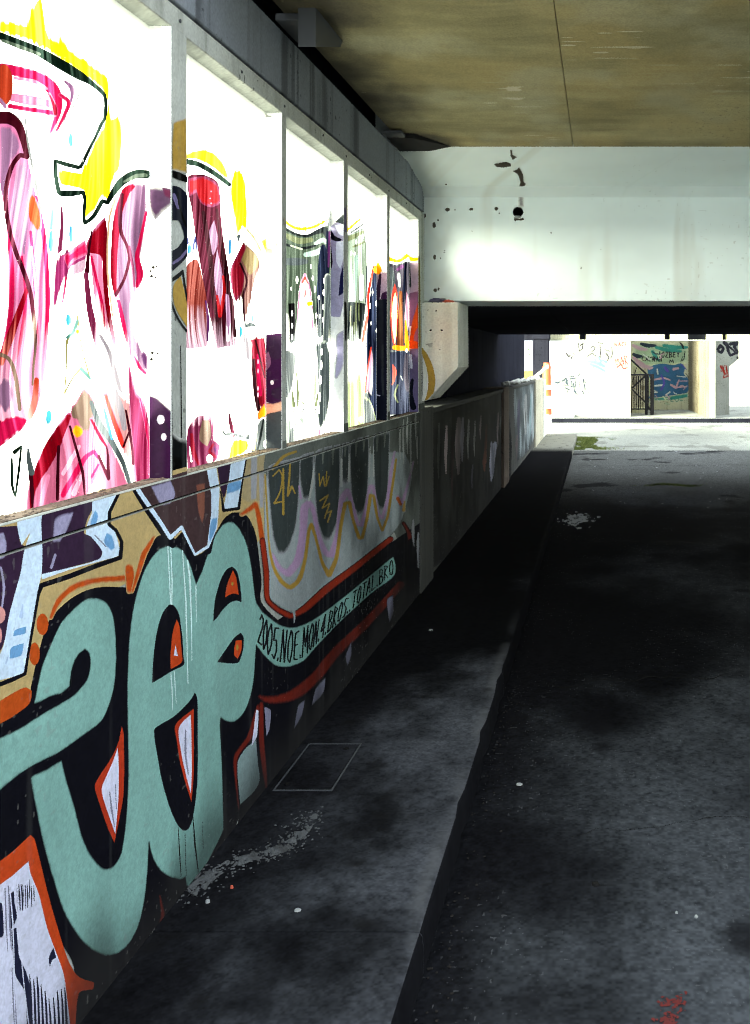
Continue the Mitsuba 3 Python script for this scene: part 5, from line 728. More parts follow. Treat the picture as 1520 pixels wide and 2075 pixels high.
('W','ochred','g_tag',None,[[0,4347,1092,4355,1035,4364,1032,4373,1033,4414,1061,4432,1025,4444,1022,4451,1024,4427,1072,4421,1074,4410,1074,4371,1048,4365,1090,4356,1093]]),
('W','ochred','g_tag',None,[[0,4463,1089,4455,1023,4465,1019,4475,1020,4524,1060,4517,1063,4505,1064,4478,1042,4483,1087,4473,1091]]),
('W','ochred','g_tag',None,[[0,4490,981,4354,972,4353,970,4357,967,4370,965,4469,971,4391,933,4393,930,4399,928,4409,927,4499,931,4430,883,4432,880,4441,877,4453,878,4533,933,4529,937,4518,939,4429,936,4509,975,4507,978,4501,980]]),
('W','ochred','g_tag',None,[[0,4551,901,4462,901,4462,899,4469,895,4533,893,4478,858,4479,855,4489,852,4501,852,4567,896,4559,899]]),
('W','lilac','g_stroke',('soft','greyw',13),[[0,5981,776,5981,769,6108,702,6142,692,6184,686,6203,685,6229,688,6381,779,6567,921,6554,930,6523,934,6502,932,6289,797,6146,734,6059,771,6013,778]]),
('W','orangered2','g_stroke',None,[[0,5999,764,5981,761,5981,754,6081,702,6104,695,6144,691,6161,693,6161,699,6071,752,6029,762]]),
('W','ochre','g_stroke',('soft','paleg',9),[[0,6222,714,6210,712,6148,658,6159,649,6209,636,6259,634,6271,639,6271,702,6258,709]]),
('W','palel','g_drip',None,[[0,6194,1224,6163,1133,6170,1071,6194,945,6209,940,6224,942,6224,994,6224,1222,6209,1226]]),
('W','palel','g_drip',None,[[0,6320,1233,6287,1156,6294,1103,6319,995,6335,991,6351,993,6351,1231,6340,1234]]),
('W','palel','g_drip',None,[[0,6433,1194,6400,1084,6407,1009,6433,856,6450,851,6466,853,6466,1180,6466,1193,6450,1196]]),
('W','palel','g_drip',None,[[0,6604,1267,6568,1202,6576,1158,6603,1068,6621,1064,6638,1066,6638,1265,6626,1268]]),
('W','palel','g_drip',None,[[0,6657,1082,6623,1042,6623,1019,6656,931,6674,926,6692,928,6692,1078,6679,1082]]),
('W','palel','g_drip',None,[[0,6089,1170,6058,1110,6065,1070,6088,986,6103,982,6118,984,6118,1167,6107,1171]]),
('W','grimeg','g_drip',None,[[0,4398,1184,4402,1129,4410,1126,4418,1127,4437,1181,4429,1205,4421,1207,4414,1208,4407,1206]]),
('W','grimeg','g_drip',None,[[0,4555,1167,4563,1108,4571,1105,4580,1106,4605,1172,4596,1202,4585,1206,4570,1207,4564,1205]]),
('W','grimeg','g_drip',None,[[0,4777,1174,4782,1126,4791,1122,4800,1123,4823,1170,4813,1191,4804,1194,4796,1195,4787,1193]]),
('W','grimeg','g_drip',None,[[0,4983,1171,4992,1106,5002,1102,5012,1104,5042,1177,5031,1209,5018,1213,5000,1214,4993,1212]]),
('W','grimeg','g_drip',None,[[0,5147,1172,5157,1118,5168,1115,5178,1116,5211,1176,5199,1204,5185,1208,5172,1209,5158,1207]]),
('W','grimeg','g_drip',None,[[0,5451,1159,5462,1088,5474,1085,5486,1086,5522,1166,5509,1202,5493,1206,5472,1207,5463,1205]]),
('W','grimeg','g_drip',None,[[0,5641,1171,5647,1097,5660,1093,5673,1095,5705,1166,5691,1198,5679,1202,5667,1203,5654,1201]]),
('W','grimeg','g_drip',None,[[0,5908,1181,5915,1122,5929,1118,5942,1119,5978,1176,5963,1203,5949,1206,5936,1207,5923,1205]]),
('W','dred','g_stroke',('soft','inkblack',19),[[0,6151,584,6151,577,6249,524,6311,486,6339,450,6347,397,6328,332,6295,316,6203,295,6209,287,6240,277,6272,274,6352,284,6421,297,6438,305,6482,372,6485,424,6471,452,6450,471,6362,520,6259,570,6209,583,6173,587]]),
('W','greyw','g_drip',None,[[0,6510,543,6466,497,6485,426,6508,360,6513,356,6534,350,6549,348,6560,350,6568,461,6560,534,6542,541,6526,544]]),
('W','greyw','g_drip',None,[[0,6684,429,6638,369,6648,313,6683,193,6688,189,6710,183,6726,180,6737,182,6745,325,6737,418,6718,426,6701,429]]),
('W','greyw','g_drip',None,[[0,6830,485,6783,410,6803,299,6829,197,6834,193,6857,186,6874,184,6886,186,6894,361,6886,475,6866,483,6848,486]]),
('W','inkblack','g_outline',None,[[0,1950,839,1945,826,1944,807,1950,737,1950,537,1998,531,2046,526,2097,525,2152,526,2166,505,2178,486,2231,349,2256,286,2269,258,2281,237,2311,193,2324,171,2333,151,2337,122,2337,87,2333,17,2409,-38,2480,-88,2551,-135,2600,-162,2628,-166,2652,-159,2731,-104,2763,-75,2781,-62,2804,-54,2834,-50,2870,-50,3119,-64,3162,-64,3200,-60,3245,-49,3292,-34,3339,-14,3380,10,3410,37,3424,70,3426,110,3418,191,3419,221,3424,233,3441,254,3467,271,3484,279,3549,296,3566,305,3578,318,3587,334,3607,381,3644,423,3679,391,3702,375,3725,360,3799,325,3890,288,3963,262,4029,243,4092,230,4172,221,4260,216,4358,212,4549,209,4622,205,4717,195,5077,148,5200,137,5701,100,6024,80,6336,72,6568,86,6656,139,6646,228,6584,324,6483,429,6193,452,5943,466,5837,467,5426,462,5042,466,4690,474,4385,485,4185,497,4072,509,3994,521,3930,536,3899,546,3870,556,3835,572,3798,590,3727,629,3675,660,3633,688,3618,702,3607,714,3603,727,3616,763,3615,792,3580,910,3566,949,3542,983,3507,1016,3487,1031,3467,1043,3446,1051,3422,1059,3397,1065,3350,1072,3330,1074,3311,1073,3277,1069,3249,1062,3236,1056,3152,1010,3120,995,3084,986,3044,979,2954,1063,2927,1058,2914,1057,2902,1058,2892,1061,2850,1082,2836,1086,2807,1091,2779,1093,2767,1092,2757,1089,2728,1071,2686,1051,2678,1044,2670,1035,2648,1000,2641,992,2636,990,2623,987,2605,987,2580,993,2476,1018,2447,1023,2427,1026,2390,1029,2355,1029,2322,1026,2293,1021,2254,1010,2231,1001,2223,994,2214,985,2206,974,2179,925,2157,873,2155,857,2153,853,2148,850,2133,846,2113,843,2090,840,2046,836,2025,837,1980,844,1962,844]]),
('W','redor','g_fill',None,[[0,1950,556,1944,506,1943,428,1945,345,1948,278,1950,249,1984,225,2067,167,2281,22,2333,-12,2336,-9,2339,4,2344,51,2348,64,2354,75,2359,76,2368,73,2419,44,2422,45,2424,48,2425,56,2423,59,2385,88,2368,102,2355,114,2344,126,2334,139,2326,152,2311,176,2302,193,2285,231,2244,330,2220,393,2174,525,2170,533,2168,536,2155,549,2097,545,2077,545,2046,547,2027,551,2002,557,1979,562,1960,563]]),
('W','palel2','g_fill',None,[[0,1950,512,1944,470,1943,404,1945,332,1948,274,1950,249,1984,225,2068,168,2322,-5,2294,140,2287,166,2274,195,2230,286,2219,310,2189,398,2183,411,2155,465,2151,480,2148,495,2089,494,2055,497,2046,498,2027,502,2003,510,1979,516,1960,518]]),
('W','navyblk','g_drip',None,[[0,2077,459,2076,454,2076,438,2083,382,2096,388,2101,392,2105,396,2105,402,2097,432,2094,459,2083,460,2079,460]]),
('W','navyblk','g_drip',None,[[0,2085,381,2088,347,2094,302,2098,283,2101,274,2106,265,2125,236,2130,228,2134,211,2138,190,2144,143,2163,131,2155,206,2149,234,2139,259,2115,304,2112,313,2103,376,2092,380,2087,381]]),
('W','navyblk','g_drip',None,[[0,2039,466,2039,394,2044,390,2053,384,2057,387,2059,391,2058,415,2055,444,2053,454,2051,457]]),
('W','navyblk','g_drip',None,[[0,2227,238,2227,227,2231,214,2235,220,2241,224,2257,220,2245,250,2234,245]]),
('W','navyblk','g_drip',None,[[0,2125,458,2127,411,2128,409,2129,409,2130,433,2127,456,2126,457]]),
('W','navyblk','g_drip',None,[[0,2134,450,2136,399,2137,397,2138,398,2139,426,2137,449,2136,450]]),
('W','navyblk','g_drip',None,[[0,2141,447,2143,396,2144,395,2146,395,2147,423,2144,446,2143,447]]),
('W','navyblk','g_drip',None,[[0,2149,454,2150,413,2152,411,2153,411,2154,429,2151,452,2150,454]]),
('W','navyblk','g_drip',None,[[0,2156,436,2158,391,2159,389,2161,389,2162,411,2159,435,2158,436]]),
('W','navyblk','g_drip',None,[[0,2166,432,2167,403,2167,398,2169,396,2170,396,2171,410,2168,430,2167,432]]),
('W','navyblk','g_drip',None,[[0,2103,468,2108,410,2110,408,2112,408,2111,440,2106,466,2105,467]]),
('W','navyblk','g_drip',None,[[0,2110,464,2115,406,2117,404,2119,404,2118,436,2113,462,2112,464]]),
('W','navyblk','g_drip',None,[[0,2119,460,2124,401,2126,399,2128,399,2127,431,2122,458,2121,459]]),
('W','navyblk','g_drip',None,[[0,2136,264,2142,118,2142,116,2146,113,2150,111,2151,112,2144,231,2139,262,2138,263]]),
('W','navyblk','g_drip',None,[[0,2150,247,2156,108,2157,106,2161,102,2165,101,2166,102,2159,214,2153,245,2152,247]]),
('W','navyblk','g_drip',None,[[0,2165,227,2171,98,2172,96,2176,92,2180,91,2181,92,2174,194,2168,225,2167,227]]),
('W','navyblk','g_drip',None,[[0,2178,225,2185,89,2186,87,2189,83,2193,81,2194,82,2188,191,2182,222,2181,224]]),
('W','navyblk','g_drip',None,[[0,2194,198,2200,78,2201,76,2205,72,2209,71,2210,72,2204,151,2202,169,2197,195,2196,197]]),
('W','navyblk','g_drip',None,[[0,2209,174,2216,68,2217,66,2221,62,2225,60,2226,61,2220,129,2218,146,2213,172,2211,173]]),
('W','navyblk','g_drip',None,[[0,2225,146,2232,57,2233,55,2237,51,2241,49,2242,50,2236,102,2228,143,2227,145]]),
('W','navyblk','g_drip',None,[[0,2243,137,2250,45,2251,42,2255,38,2259,37,2260,38,2254,93,2247,135,2245,136]]),
('W','navyblk','g_drip',None,[[0,2259,143,2266,33,2267,31,2271,27,2275,25,2276,26,2270,96,2268,113,2263,140,2262,142]]),
('W','navyblk','g_drip',None,[[0,2276,136,2283,22,2284,20,2288,16,2292,14,2293,15,2287,88,2285,106,2279,133,2278,135]]),
('W','navyblk','g_drip',None,[[0,2290,130,2297,12,2298,10,2303,6,2307,4,2308,5,2302,81,2300,100,2294,127,2293,129]]),
('W','greyvi','g_drip',None,[[0,2061,483,2065,398,2072,342,2073,341,2074,341,2065,481,2063,482]]),
('W','greyvi','g_drip',None,[[0,2073,482,2077,396,2084,340,2085,339,2087,339,2077,479,2075,481]]),
('W','greyvi','g_drip',None,[[0,2086,303,2090,217,2096,160,2097,158,2099,158,2089,301,2087,302]]),
('W','greyvi','g_drip',None,[[0,2096,271,2100,183,2107,126,2108,125,2109,124,2099,268,2098,270]]),
('W','palel2','g_drip',None,[[0,2078,474,2088,395,2097,248,2106,169,2108,167,2110,166,2099,263,2093,392,2082,471,2081,473]]),
('W','palel2','g_drip',None,[[0,2103,471,2118,320,2124,268,2146,142,2148,140,2150,140,2131,245,2126,283,2106,469,2105,471]]),
('W','tealp','g_letter',('soft','inkblack',5),[[0,2167,830,2189,826,2229,825,2270,817,2279,816,2295,817,2309,819,2315,822,2315,833,2323,857,2330,867,2339,876,2350,883,2356,885,2371,887,2382,887,2394,879,2402,871,2407,856,2406,840,2399,822,2391,813,2379,807,2350,798,2332,795,2309,794,2225,797,2115,797,2046,803,2026,805,1980,813,1961,814,1950,810,1945,791,1945,760,1946,726,1950,688,2046,693,2080,696,2122,698,2144,697,2166,696,2253,685,2286,683,2435,683,2459,686,2471,690,2486,701,2500,714,2512,729,2522,746,2529,764,2532,777,2537,822,2534,874,2528,909,2524,924,2515,942,2503,960,2490,973,2475,983,2452,994,2438,999,2409,1007,2395,1009,2389,1009,2367,1007,2333,1000,2299,990,2279,982,2270,976,2254,962,2222,931,2206,913,2199,904,2191,889]]),
('W','tealp','g_letter',('soft','inkblack',6),[[0,2155,674,2156,664,2160,647,2196,529,2209,492,2232,433,2271,340,2290,303,2301,285,2327,246,2355,208,2380,178,2409,148,2423,135,2451,111,2466,99,2481,88,2496,79,2512,70,2528,63,2544,57,2559,52,2573,49,2588,47,2617,48,2641,55,2652,60,2670,77,2690,109,2700,136,2711,185,2719,257,2729,229,2743,202,2768,167,2789,144,2800,133,2826,112,2853,92,2880,74,2919,50,2939,43,2957,38,2959,23,2964,9,2976,-4,2993,-18,3044,-18,3089,-11,3139,2,3245,33,3254,42,3255,76,3242,259,3225,392,3229,418,3256,400,3284,385,3324,368,3350,360,3382,357,3415,356,3429,358,3456,365,3481,377,3502,393,3529,427,3543,463,3561,560,3635,504,3705,459,3755,430,3782,417,3809,406,3869,385,3931,367,3967,359,4047,343,4126,332,4162,331,4303,338,4442,341,4617,344,4814,343,5311,332,5434,326,5720,305,5850,299,5943,302,5974,320,5968,351,5942,385,5901,423,4800,447,4385,462,4246,472,4129,486,4026,503,3948,522,3874,546,3840,559,3798,577,3754,599,3634,662,3617,673,3570,710,3556,727,3547,747,3524,826,3507,870,3489,908,3467,944,3441,973,3396,1011,3371,1026,3342,1040,3328,1044,3301,1049,3287,1050,3263,1050,3236,1045,3200,1031,3175,1017,3150,1000,3128,980,3081,933,3036,901,3000,957,2981,981,2953,1009,2929,1026,2912,1035,2902,1039,2859,1050,2844,1053,2817,1056,2793,1057,2783,1056,2759,1050,2726,1037,2698,1020,2685,1009,2661,982,2641,953,2625,921,2613,887,2604,848,2601,826,2594,736,2595,652,2600,521,2598,472,2592,407,2582,359,2572,330,2565,313,2560,306,2549,299,2534,296,2526,295,2510,298,2492,303,2484,307,2476,312,2460,323,2447,336,2428,357,2408,381,2392,404,2378,427,2366,450,2333,536,2300,608,2279,663,2219,667,2173,675,2161,676]]),
('W','tealw','g_drip',None,[[0,2834,1054,2853,880,2856,877,2859,878,2840,1052,2837,1054]]),
('W','tealw','g_drip',None,[[0,2853,1049,2862,943,2859,880,2862,877,2866,878,2869,942,2859,1047,2857,1049]]),
('W','tealw','g_drip',None,[[0,2933,1022,2956,863,2972,614,2975,612,2978,612,2965,861,2940,1020,2938,1022]]),
('W','tealw','g_drip',None,[[0,2966,987,2980,935,2987,885,2996,793,3002,672,3004,671,3005,671,3004,792,2996,921,2991,944,2976,985,2971,988]]),
('W','tealw','g_drip',None,[[0,3031,898,3029,897,3035,783,3036,782,3038,782,3036,895,3035,897]]),
('W','tealw','g_drip',None,[[0,2853,684,2862,628,2867,569,2869,568,2871,568,2870,594,2868,636,2859,681,2857,683]]),
('W','tealw','g_drip',None,[[0,2877,682,2876,681,2891,583,2892,581,2894,582,2882,679,2881,681]]),
('W','inkblack','g_drip',None,[[0,2904,214,2912,131,2924,58,2926,56,2929,56,2916,158,2908,212,2906,214]]),
('W','inkblack','g_drip',None,[[0,3008,197,3019,108,3048,6,3051,2,3055,2,3032,102,3014,193,3012,196]]),
('W','inkblack','g_drip',None,[[0,2952,171,2955,95,2963,39,2964,38,2966,38,2959,93,2956,169]]),
('W','inkblack','g_drip',None,[[0,3080,148,3087,60,3089,58,3091,58,3083,146]]),
('W','inkblack','g_outline',None,[[0,2737,692,2789,688,2853,686,2931,678,2943,678,2948,681,2949,686,2943,704,2936,765,2918,825,2912,837,2900,853,2876,873,2863,878,2849,882,2843,882,2815,875,2798,866,2778,844,2762,815,2749,776,2743,747]]),
('W','redor','g_fill',None,[[0,2896,827,2874,805,2865,787,2853,731,2856,693,2898,690,2917,689,2930,691,2935,695,2935,701,2930,723,2922,771,2916,800,2908,813]]),
('W','palel2','g_highlight',None,[[0,2889,755,2876,727,2906,716,2896,733]]),
('W','inkblack','g_outline',None,[[0,3168,749,3200,753,3232,763,3266,770,3306,775,3328,774,3364,769,3391,761,3419,751,3405,814,3388,847,3373,867,3366,873,3345,885,3328,893,3297,894,3276,892,3240,877,3221,863,3193,832,3180,809,3172,780]]),
('W','redor','g_fill',None,[[0,3337,878,3308,859,3284,841,3274,823,3267,802,3297,803,3328,801,3359,794,3391,783,3368,847,3355,862]]),
('W','ochre','g_dot',None,[[0,3344,831,3342,835,3337,839,3331,840,3326,840,3321,835,3328,828,3334,827,3339,827]]),
('W','inkblack','g_outline',None,[[0,3200,609,3282,581,3343,561,3379,552,3391,551,3401,554,3420,568,3433,584,3439,599,3438,623,3427,634,3410,647,3378,648,3350,647,3316,640]]),
('W','redor','g_fill',None,[[0,3364,633,3349,611,3346,593,3350,587,3359,580,3382,565,3403,576,3419,588,3422,603,3419,619,3385,629]]),
('W','ochre','g_dot',None,[[0,3389,602,3385,611,3380,615,3375,616,3369,615,3366,609,3369,601,3375,596,3380,595,3385,596]]),
('W','inkblack','g_outline',None,[[0,2749,556,2750,543,2754,525,2790,415,2813,363,2843,306,2871,261,2902,220,2918,205,2935,190,2950,181,2966,175,2979,173,2985,174,2998,180,3007,189,3020,210,3032,238,3043,279,3048,347,3047,515,3044,545,3037,557,3025,569,3009,562,2989,556,2952,552,2907,549,2866,549,2804,556,2759,560,2752,559]]),
('W','dredor','g_fill',None,[[0,3018,522,2942,525,2909,525,2889,521,2883,515,2883,506,2896,472,2911,420,2922,391,2954,325,3000,245,3011,289,3018,335]]),
('W','palel2','g_fill',None,[[0,2996,512,2946,512,2925,509,2912,504,2908,494,2909,480,2913,465,2935,400,2966,331,2996,272,3004,341]]),
('W','greyvi','g_drip',None,[[0,2953,481,2949,434,2950,407,2963,368,2975,337,2979,335,2982,335,2964,402,2963,476,2959,480]]),
('W','dredor','g_fill',None,[[0,2565,635,2549,603,2534,589,2516,578,2496,569,2455,555,2436,547,2429,541,2428,536,2431,526,2437,512,2474,439,2496,398,2526,351,2562,421,2571,442,2576,466,2578,522,2576,608,2572,621]]),
('W','palel2','g_fill',None,[[0,2544,588,2516,561,2467,526,2463,521,2462,515,2462,508,2469,490,2490,448,2531,371,2544,434,2548,468,2550,528]]),
('W','greyvi','g_drip',None,[[0,2499,494,2506,446,2524,393,2526,391,2529,391,2504,491,2502,493]]),
('W','greyvi','g_drip',None,[[0,2530,499,2529,499,2534,433,2537,431,2539,431,2534,497,2533,498]]),
('W','orangep','g_stroke',('soft','ochrel',6),[[0,2334,1060,2311,1058,2289,1053,2275,1049,2257,1042,2242,1029,2226,1006,2226,1003,2229,1000,2232,998,2237,997,2242,998,2264,1017,2272,1022,2289,1030,2319,1037,2350,1040,2390,1038,2431,1034,2453,1031,2512,1020,2599,1002,2605,1002,2611,1003,2614,1005,2615,1009,2614,1012,2611,1016,2605,1020,2599,1023,2592,1025,2496,1043,2453,1050,2406,1056,2365,1060]]),
('W','orangep','g_stroke',('soft','ochrel',7),[[0,2586,1050,2582,1048,2581,1044,2581,1023,2589,981,2592,975,2600,971,2605,969,2615,968,2621,971,2634,1001,2636,1011,2634,1022,2629,1038,2625,1042,2620,1046,2613,1049,2605,1051,2598,1052,2591,1052]]),
('W','orangep','g_stroke',('soft','ochrel',7),[[0,2666,1059,2636,1013,2614,973,2614,971,2619,967,2627,966,2630,967,2670,1010,2708,1053,2745,1080,2761,1094,2761,1097,2757,1099,2752,1101,2747,1101,2723,1092,2688,1076,2672,1066]]),
('W','orangep','g_dot',None,[[0,2225,990,2222,1002,2219,1008,2214,1013,2208,1018,2204,1020,2198,1021,2192,1021,2187,1019,2181,1014,2179,1009,2178,1003,2179,996,2181,990,2187,982,2192,977,2198,974,2204,972,2208,972,2214,973,2219,976,2222,980]]),
('W','orangep','g_dot',None,[[0,2191,934,2189,945,2183,956,2175,963,2169,965,2164,965,2158,963,2154,959,2151,954,2150,946,2151,937,2154,930,2158,924,2164,918,2169,915,2175,914,2183,916,2189,923]]),
('W','orangep','g_stroke',None,[[0,1950,878,1945,871,1945,860,1946,848,1950,834,2087,830,2133,833,2144,835,2152,838,2156,842,2160,853,2159,862,2152,868,2140,876,2133,878,2120,880,2088,880,2046,879,1982,881,1963,881]]),
('W','orangep','g_stroke',('soft','ochrel',9),[[0,3539,1084,3495,1076,3404,1065,3395,1062,3395,1056,3404,1050,3419,1046,3427,1045,3503,1048,3543,1052,3562,1016,3598,920,3602,916,3618,909,3638,906,3654,907,3660,912,3629,994,3615,1024,3578,1076,3564,1081,3556,1083]]),
('W','dred2','g_stroke',('soft','inkblack',10),[[0,3597,933,3638,807,3642,737,3645,721,3653,704,3666,690,3679,680,3722,655,3762,634,3809,611,3886,577,3924,561,3952,553,3986,546,4073,535,4160,526,4193,525,4283,525,4497,530,5036,520,5880,516,5899,517,5915,524,5899,537,5857,551,5807,560,5784,562,4948,568,4569,577,4418,579,4128,568,4032,570,3965,575,3826,631,3742,673,3717,689,3710,696,3705,708,3703,723,3703,793,3658,925,3654,929,3638,936,3618,939,3602,938]]),
('W','paleg','g_drip',None,[[0,3978,587,3975,584,3994,552,3994,528,4000,524,4006,524,4019,545,4013,575,4009,579,4000,584,3988,587]]),
('W','plumd','g_letter',None,[[0,1950,1248,1949,1211,1948,1132,1950,932,2028,971,2046,982,2053,987,2058,994,2088,1042,2102,1070,2115,1109,2130,1165,2137,1177,2137,1179,2133,1183,2124,1189,2116,1197,2114,1205,2108,1231,2091,1234,1976,1248,1958,1250]]),
('W','violetg','g_shading',('soft','plumd',4),[[0,2013,1228,2012,1220,2011,1206,2013,1172,2042,1171,2055,1171,2063,1173,2067,1176,2069,1182,2070,1196,2068,1208,2063,1220,2059,1227,2030,1229,2019,1229]]),
('W','violetg','g_shading',None,[[0,2047,1157,2046,1155,2053,1128,2055,1112,2054,1097,2049,1073,2050,1071,2053,1070,2055,1070,2056,1071,2062,1096,2064,1111,2061,1127,2052,1155,2049,1157]]),
('W','palebl','g_letter',None,[[0,2108,1243,2106,1239,2106,1233,2110,1217,2114,1205,2122,1188,2155,1210,2141,1190,2130,1170,2119,1130,2080,1055,2074,1039,2064,1004,2057,989,2046,976,2029,968,2006,962,1963,955,1950,951,1948,948,1947,943,1950,932,2046,922,2100,913,2117,911,2130,912,2138,917,2142,924,2148,952,2180,1064,2186,1083,2197,1106,2199,1113,2205,1244,2144,1244,2120,1244]]),
('W','bluep','g_shading',None,[[0,2099,1012,2096,1011,2094,1008,2092,1000,2118,996,2135,994,2137,996,2138,999,2139,1008,2116,1011]]),
('W','bluep','g_shading',None,[[0,2085,978,2082,975,2080,969,2080,956,2103,952,2114,951,2121,951,2124,955,2127,961,2130,975,2104,978,2092,979]]),
('W','skyp2','g_shading',None,[[0,2125,1060,2113,1036,2115,1033,2121,1030,2126,1030,2128,1032,2128,1059,2127,1060]]),
('W','skyp2','g_drip',None,[[0,2072,965,2064,951,2064,950,2065,949,2068,948,2069,949,2076,962,2075,964]]),
('W','salmonp','g_dot',None,[[0,2065,1053,2063,1061,2060,1065,2056,1069,2048,1074,2043,1075,2039,1075,2032,1072,2029,1069,2028,1065,2028,1060,2029,1056,2033,1048,2037,1044,2042,1041,2048,1039,2053,1039,2057,1041,2062,1044]]),
('W','salmonp','g_dot',None,[[0,2053,1012,2052,1020,2049,1027,2045,1032,2041,1033,2038,1032,2035,1029,2033,1024,2033,1018,2033,1012,2035,1006,2038,1001,2041,998,2045,998,2049,1000,2052,1005]]),
('W','plumd','g_letter',None,[[0,2205,1244,2198,1236,2196,1221,2201,1167,2199,1107,2407,1094,2430,1093,2447,1093,2454,1094,2459,1097,2464,1105,2464,1109,2461,1114,2435,1136,2420,1151,2409,1160,2405,1161,2384,1165,2378,1169,2377,1172,2386,1190,2395,1203,2418,1222,2447,1244,2294,1247,2236,1246]]),
('W','violetg','g_shading',('soft','plumd',7),[[0,2253,1227,2247,1219,2244,1204,2241,1176,2241,1171,2250,1169,2267,1167,2273,1167,2289,1176,2311,1195,2323,1211,2333,1229,2285,1231,2265,1230]]),
('W','violetg','g_shading',None,[[0,2250,1144,2248,1143,2231,1118,2231,1116,2235,1113,2240,1112,2242,1114,2258,1139,2258,1141,2256,1142,2253,1144]]),
('W','palebl','g_letter',None,[[0,2423,1247,2418,1243,2416,1236,2415,1219,2414,1212,2395,1191,2387,1174,2386,1166,2389,1164,2407,1157,2412,1154,2434,1137,2458,1117,2464,1109,2465,1105,2463,1101,2459,1097,2454,1094,2447,1093,2430,1093,2407,1093,2333,1098,2199,1109,2198,1105,2199,1097,2311,1095,2524,1082,2555,1082,2556,1085,2553,1099,2543,1124,2532,1144,2521,1160,2518,1162,2501,1166,2498,1168,2494,1185,2496,1199,2503,1209,2542,1247,2470,1249,2441,1248]]),
('W','bluep','g_shading',('soft','palebl',4),[[0,2430,1219,2419,1209,2409,1198,2406,1187,2405,1175,2418,1173,2424,1173,2428,1173,2442,1189,2447,1201,2445,1205,2441,1210]]),
('W','bluep','g_shading',('soft','palebl',4),[[0,2486,1154,2475,1141,2471,1135,2471,1129,2477,1123,2486,1115,2509,1100,2521,1102,2526,1103,2529,1106,2529,1111,2524,1126,2516,1140,2511,1143,2503,1147]]),
('W','greyvi','g_outline',None,[[0,2429,1156,2428,1154,2482,1116,2485,1116,2486,1117,2432,1155]]),
('W','inkblack','g_outline',None,[[0,2192,1090,2188,1088,2180,1069,2130,911,2044,918,1948,929,1946,929,1944,927,1944,925,1946,922,1948,920,1952,919,2048,908,2091,904,2140,903,2153,950,2191,1064,2204,1078,2314,1073,2451,1072,2561,1069,2567,1070,2569,1073,2574,1114,2541,1151,2507,1171,2510,1199,2560,1244,2560,1246,2557,1248,2550,1250,2546,1249,2493,1204,2490,1172,2493,1168,2527,1148,2556,1115,2547,1081,2443,1085,2308,1086]]),
('W','plumbr','g_letter',None,[[0,2655,1248,2737,1176,2804,1121,2853,1071,2930,1082,3025,987,3120,998,3168,1113,3168,1176,3140,1258]]),
('W','violetg','g_shading',('soft','plumbr',7),[[0,2728,1239,2762,1202,2778,1186,2789,1177,2798,1174,2813,1172,2846,1171,2859,1173,2869,1175,2877,1180,2888,1191,2889,1197,2885,1206,2877,1218,2867,1229,2853,1242]]),
('W','rust','g_shading',('soft','plumbr',6),[[0,3033,1205,3041,1155,3051,1115,3064,1096,3081,1076,3093,1091,3101,1107,3104,1203,3058,1206]]),
('W','inkblack','g_outline',None,[[0,2620,1249,2618,1245,2636,1227,2700,1169,2835,1056,2864,1042,2869,1041,2879,1040,2934,1060,3011,979,3018,976,3026,974,3141,972,3150,973,3197,1046,3197,1049,3194,1051,3185,1054,3178,1052,3121,987,3028,986,2948,1072,2936,1076,2928,1077,2869,1058,2862,1063,2787,1123,2658,1232,2633,1248,2627,1250]]),
('W','palebl','g_outline',None,[[0,2637,1257,2632,1254,2632,1250,2651,1231,2717,1176,2779,1128,2845,1070,2853,1068,2860,1068,2927,1085,3020,990,3025,988,3031,987,3133,993,3136,995,3133,998,3128,1001,3120,1003,3029,996,2939,1092,2933,1096,2924,1097,2855,1082,2799,1131,2671,1235,2654,1253,2648,1256,2640,1257]]),
('W','palebl','g_outline',None,[[0,3104,1270,3152,1162,3152,1099,3120,1004,3136,995,3200,1044,3212,1090,3221,1169,3184,1270]]),
('W','bluep','g_shading',('soft','palebl',5),[[0,3152,1080,3141,1061,3132,1024,3140,1004,3169,1023,3192,1042,3200,1060,3204,1079,3172,1082,3159,1082]]),
('W','plumd','g_letter',None,[[0,3200,1244,3229,1168,3254,1133,3267,1139,3293,1177,3328,1246]]),
('W','palebl','g_letter',None,[[0,3319,1248,3297,1176,3250,1096,3387,1084,3410,1145,3462,1251]]),
('W','bluep','g_shading',('soft','palebl',5),[[0,3297,1179,3290,1174,3285,1165,3280,1142,3352,1140,3385,1141,3405,1142,3413,1147,3416,1156,3415,1175,3344,1180,3315,1180]]),
('W','inkblack','g_outline',None,[[0,3462,1253,3460,1252,3407,1147,3379,1086,3265,1096,3250,1134,3235,1159,3233,1160,3227,1161,3223,1159,3233,1135,3242,1094,3244,1091,3250,1088,3396,1074,3405,1076,3423,1144,3474,1250,3471,1252]]),
('W','dred','g_stroke',('soft','inkblack',13),[[0,3790,306,3680,340,3602,370,3587,373,3577,372,3576,370,3577,366,3587,359,3637,329,3666,314,3722,291,3778,271,3890,237,3988,211,4078,193,4148,183,4231,176,4377,171,4424,171,4638,184,4700,185,4846,181,5181,166,5289,163,5591,161,6229,162,6249,165,6256,172,6249,183,6229,195,6198,208,6160,220,6118,231,6076,239,6039,243,5402,239,5122,240,4644,258,4547,260,4432,257,4279,247,4236,247,4169,250,4045,260,3949,272,3879,285]]),
('W','dred','g_stroke',('soft','inkblack',10),[[0,3377,259,3354,254,3342,246,3337,229,3338,210,3382,50,3384,47,3391,42,3399,40,3401,41,3386,103,3377,175,3379,212,3386,223,3398,229,3418,232,3496,235,3515,238,3530,245,3608,324,3608,329,3600,336,3593,339,3579,344,3573,345,3564,344,3493,284,3466,268,3449,265]]),
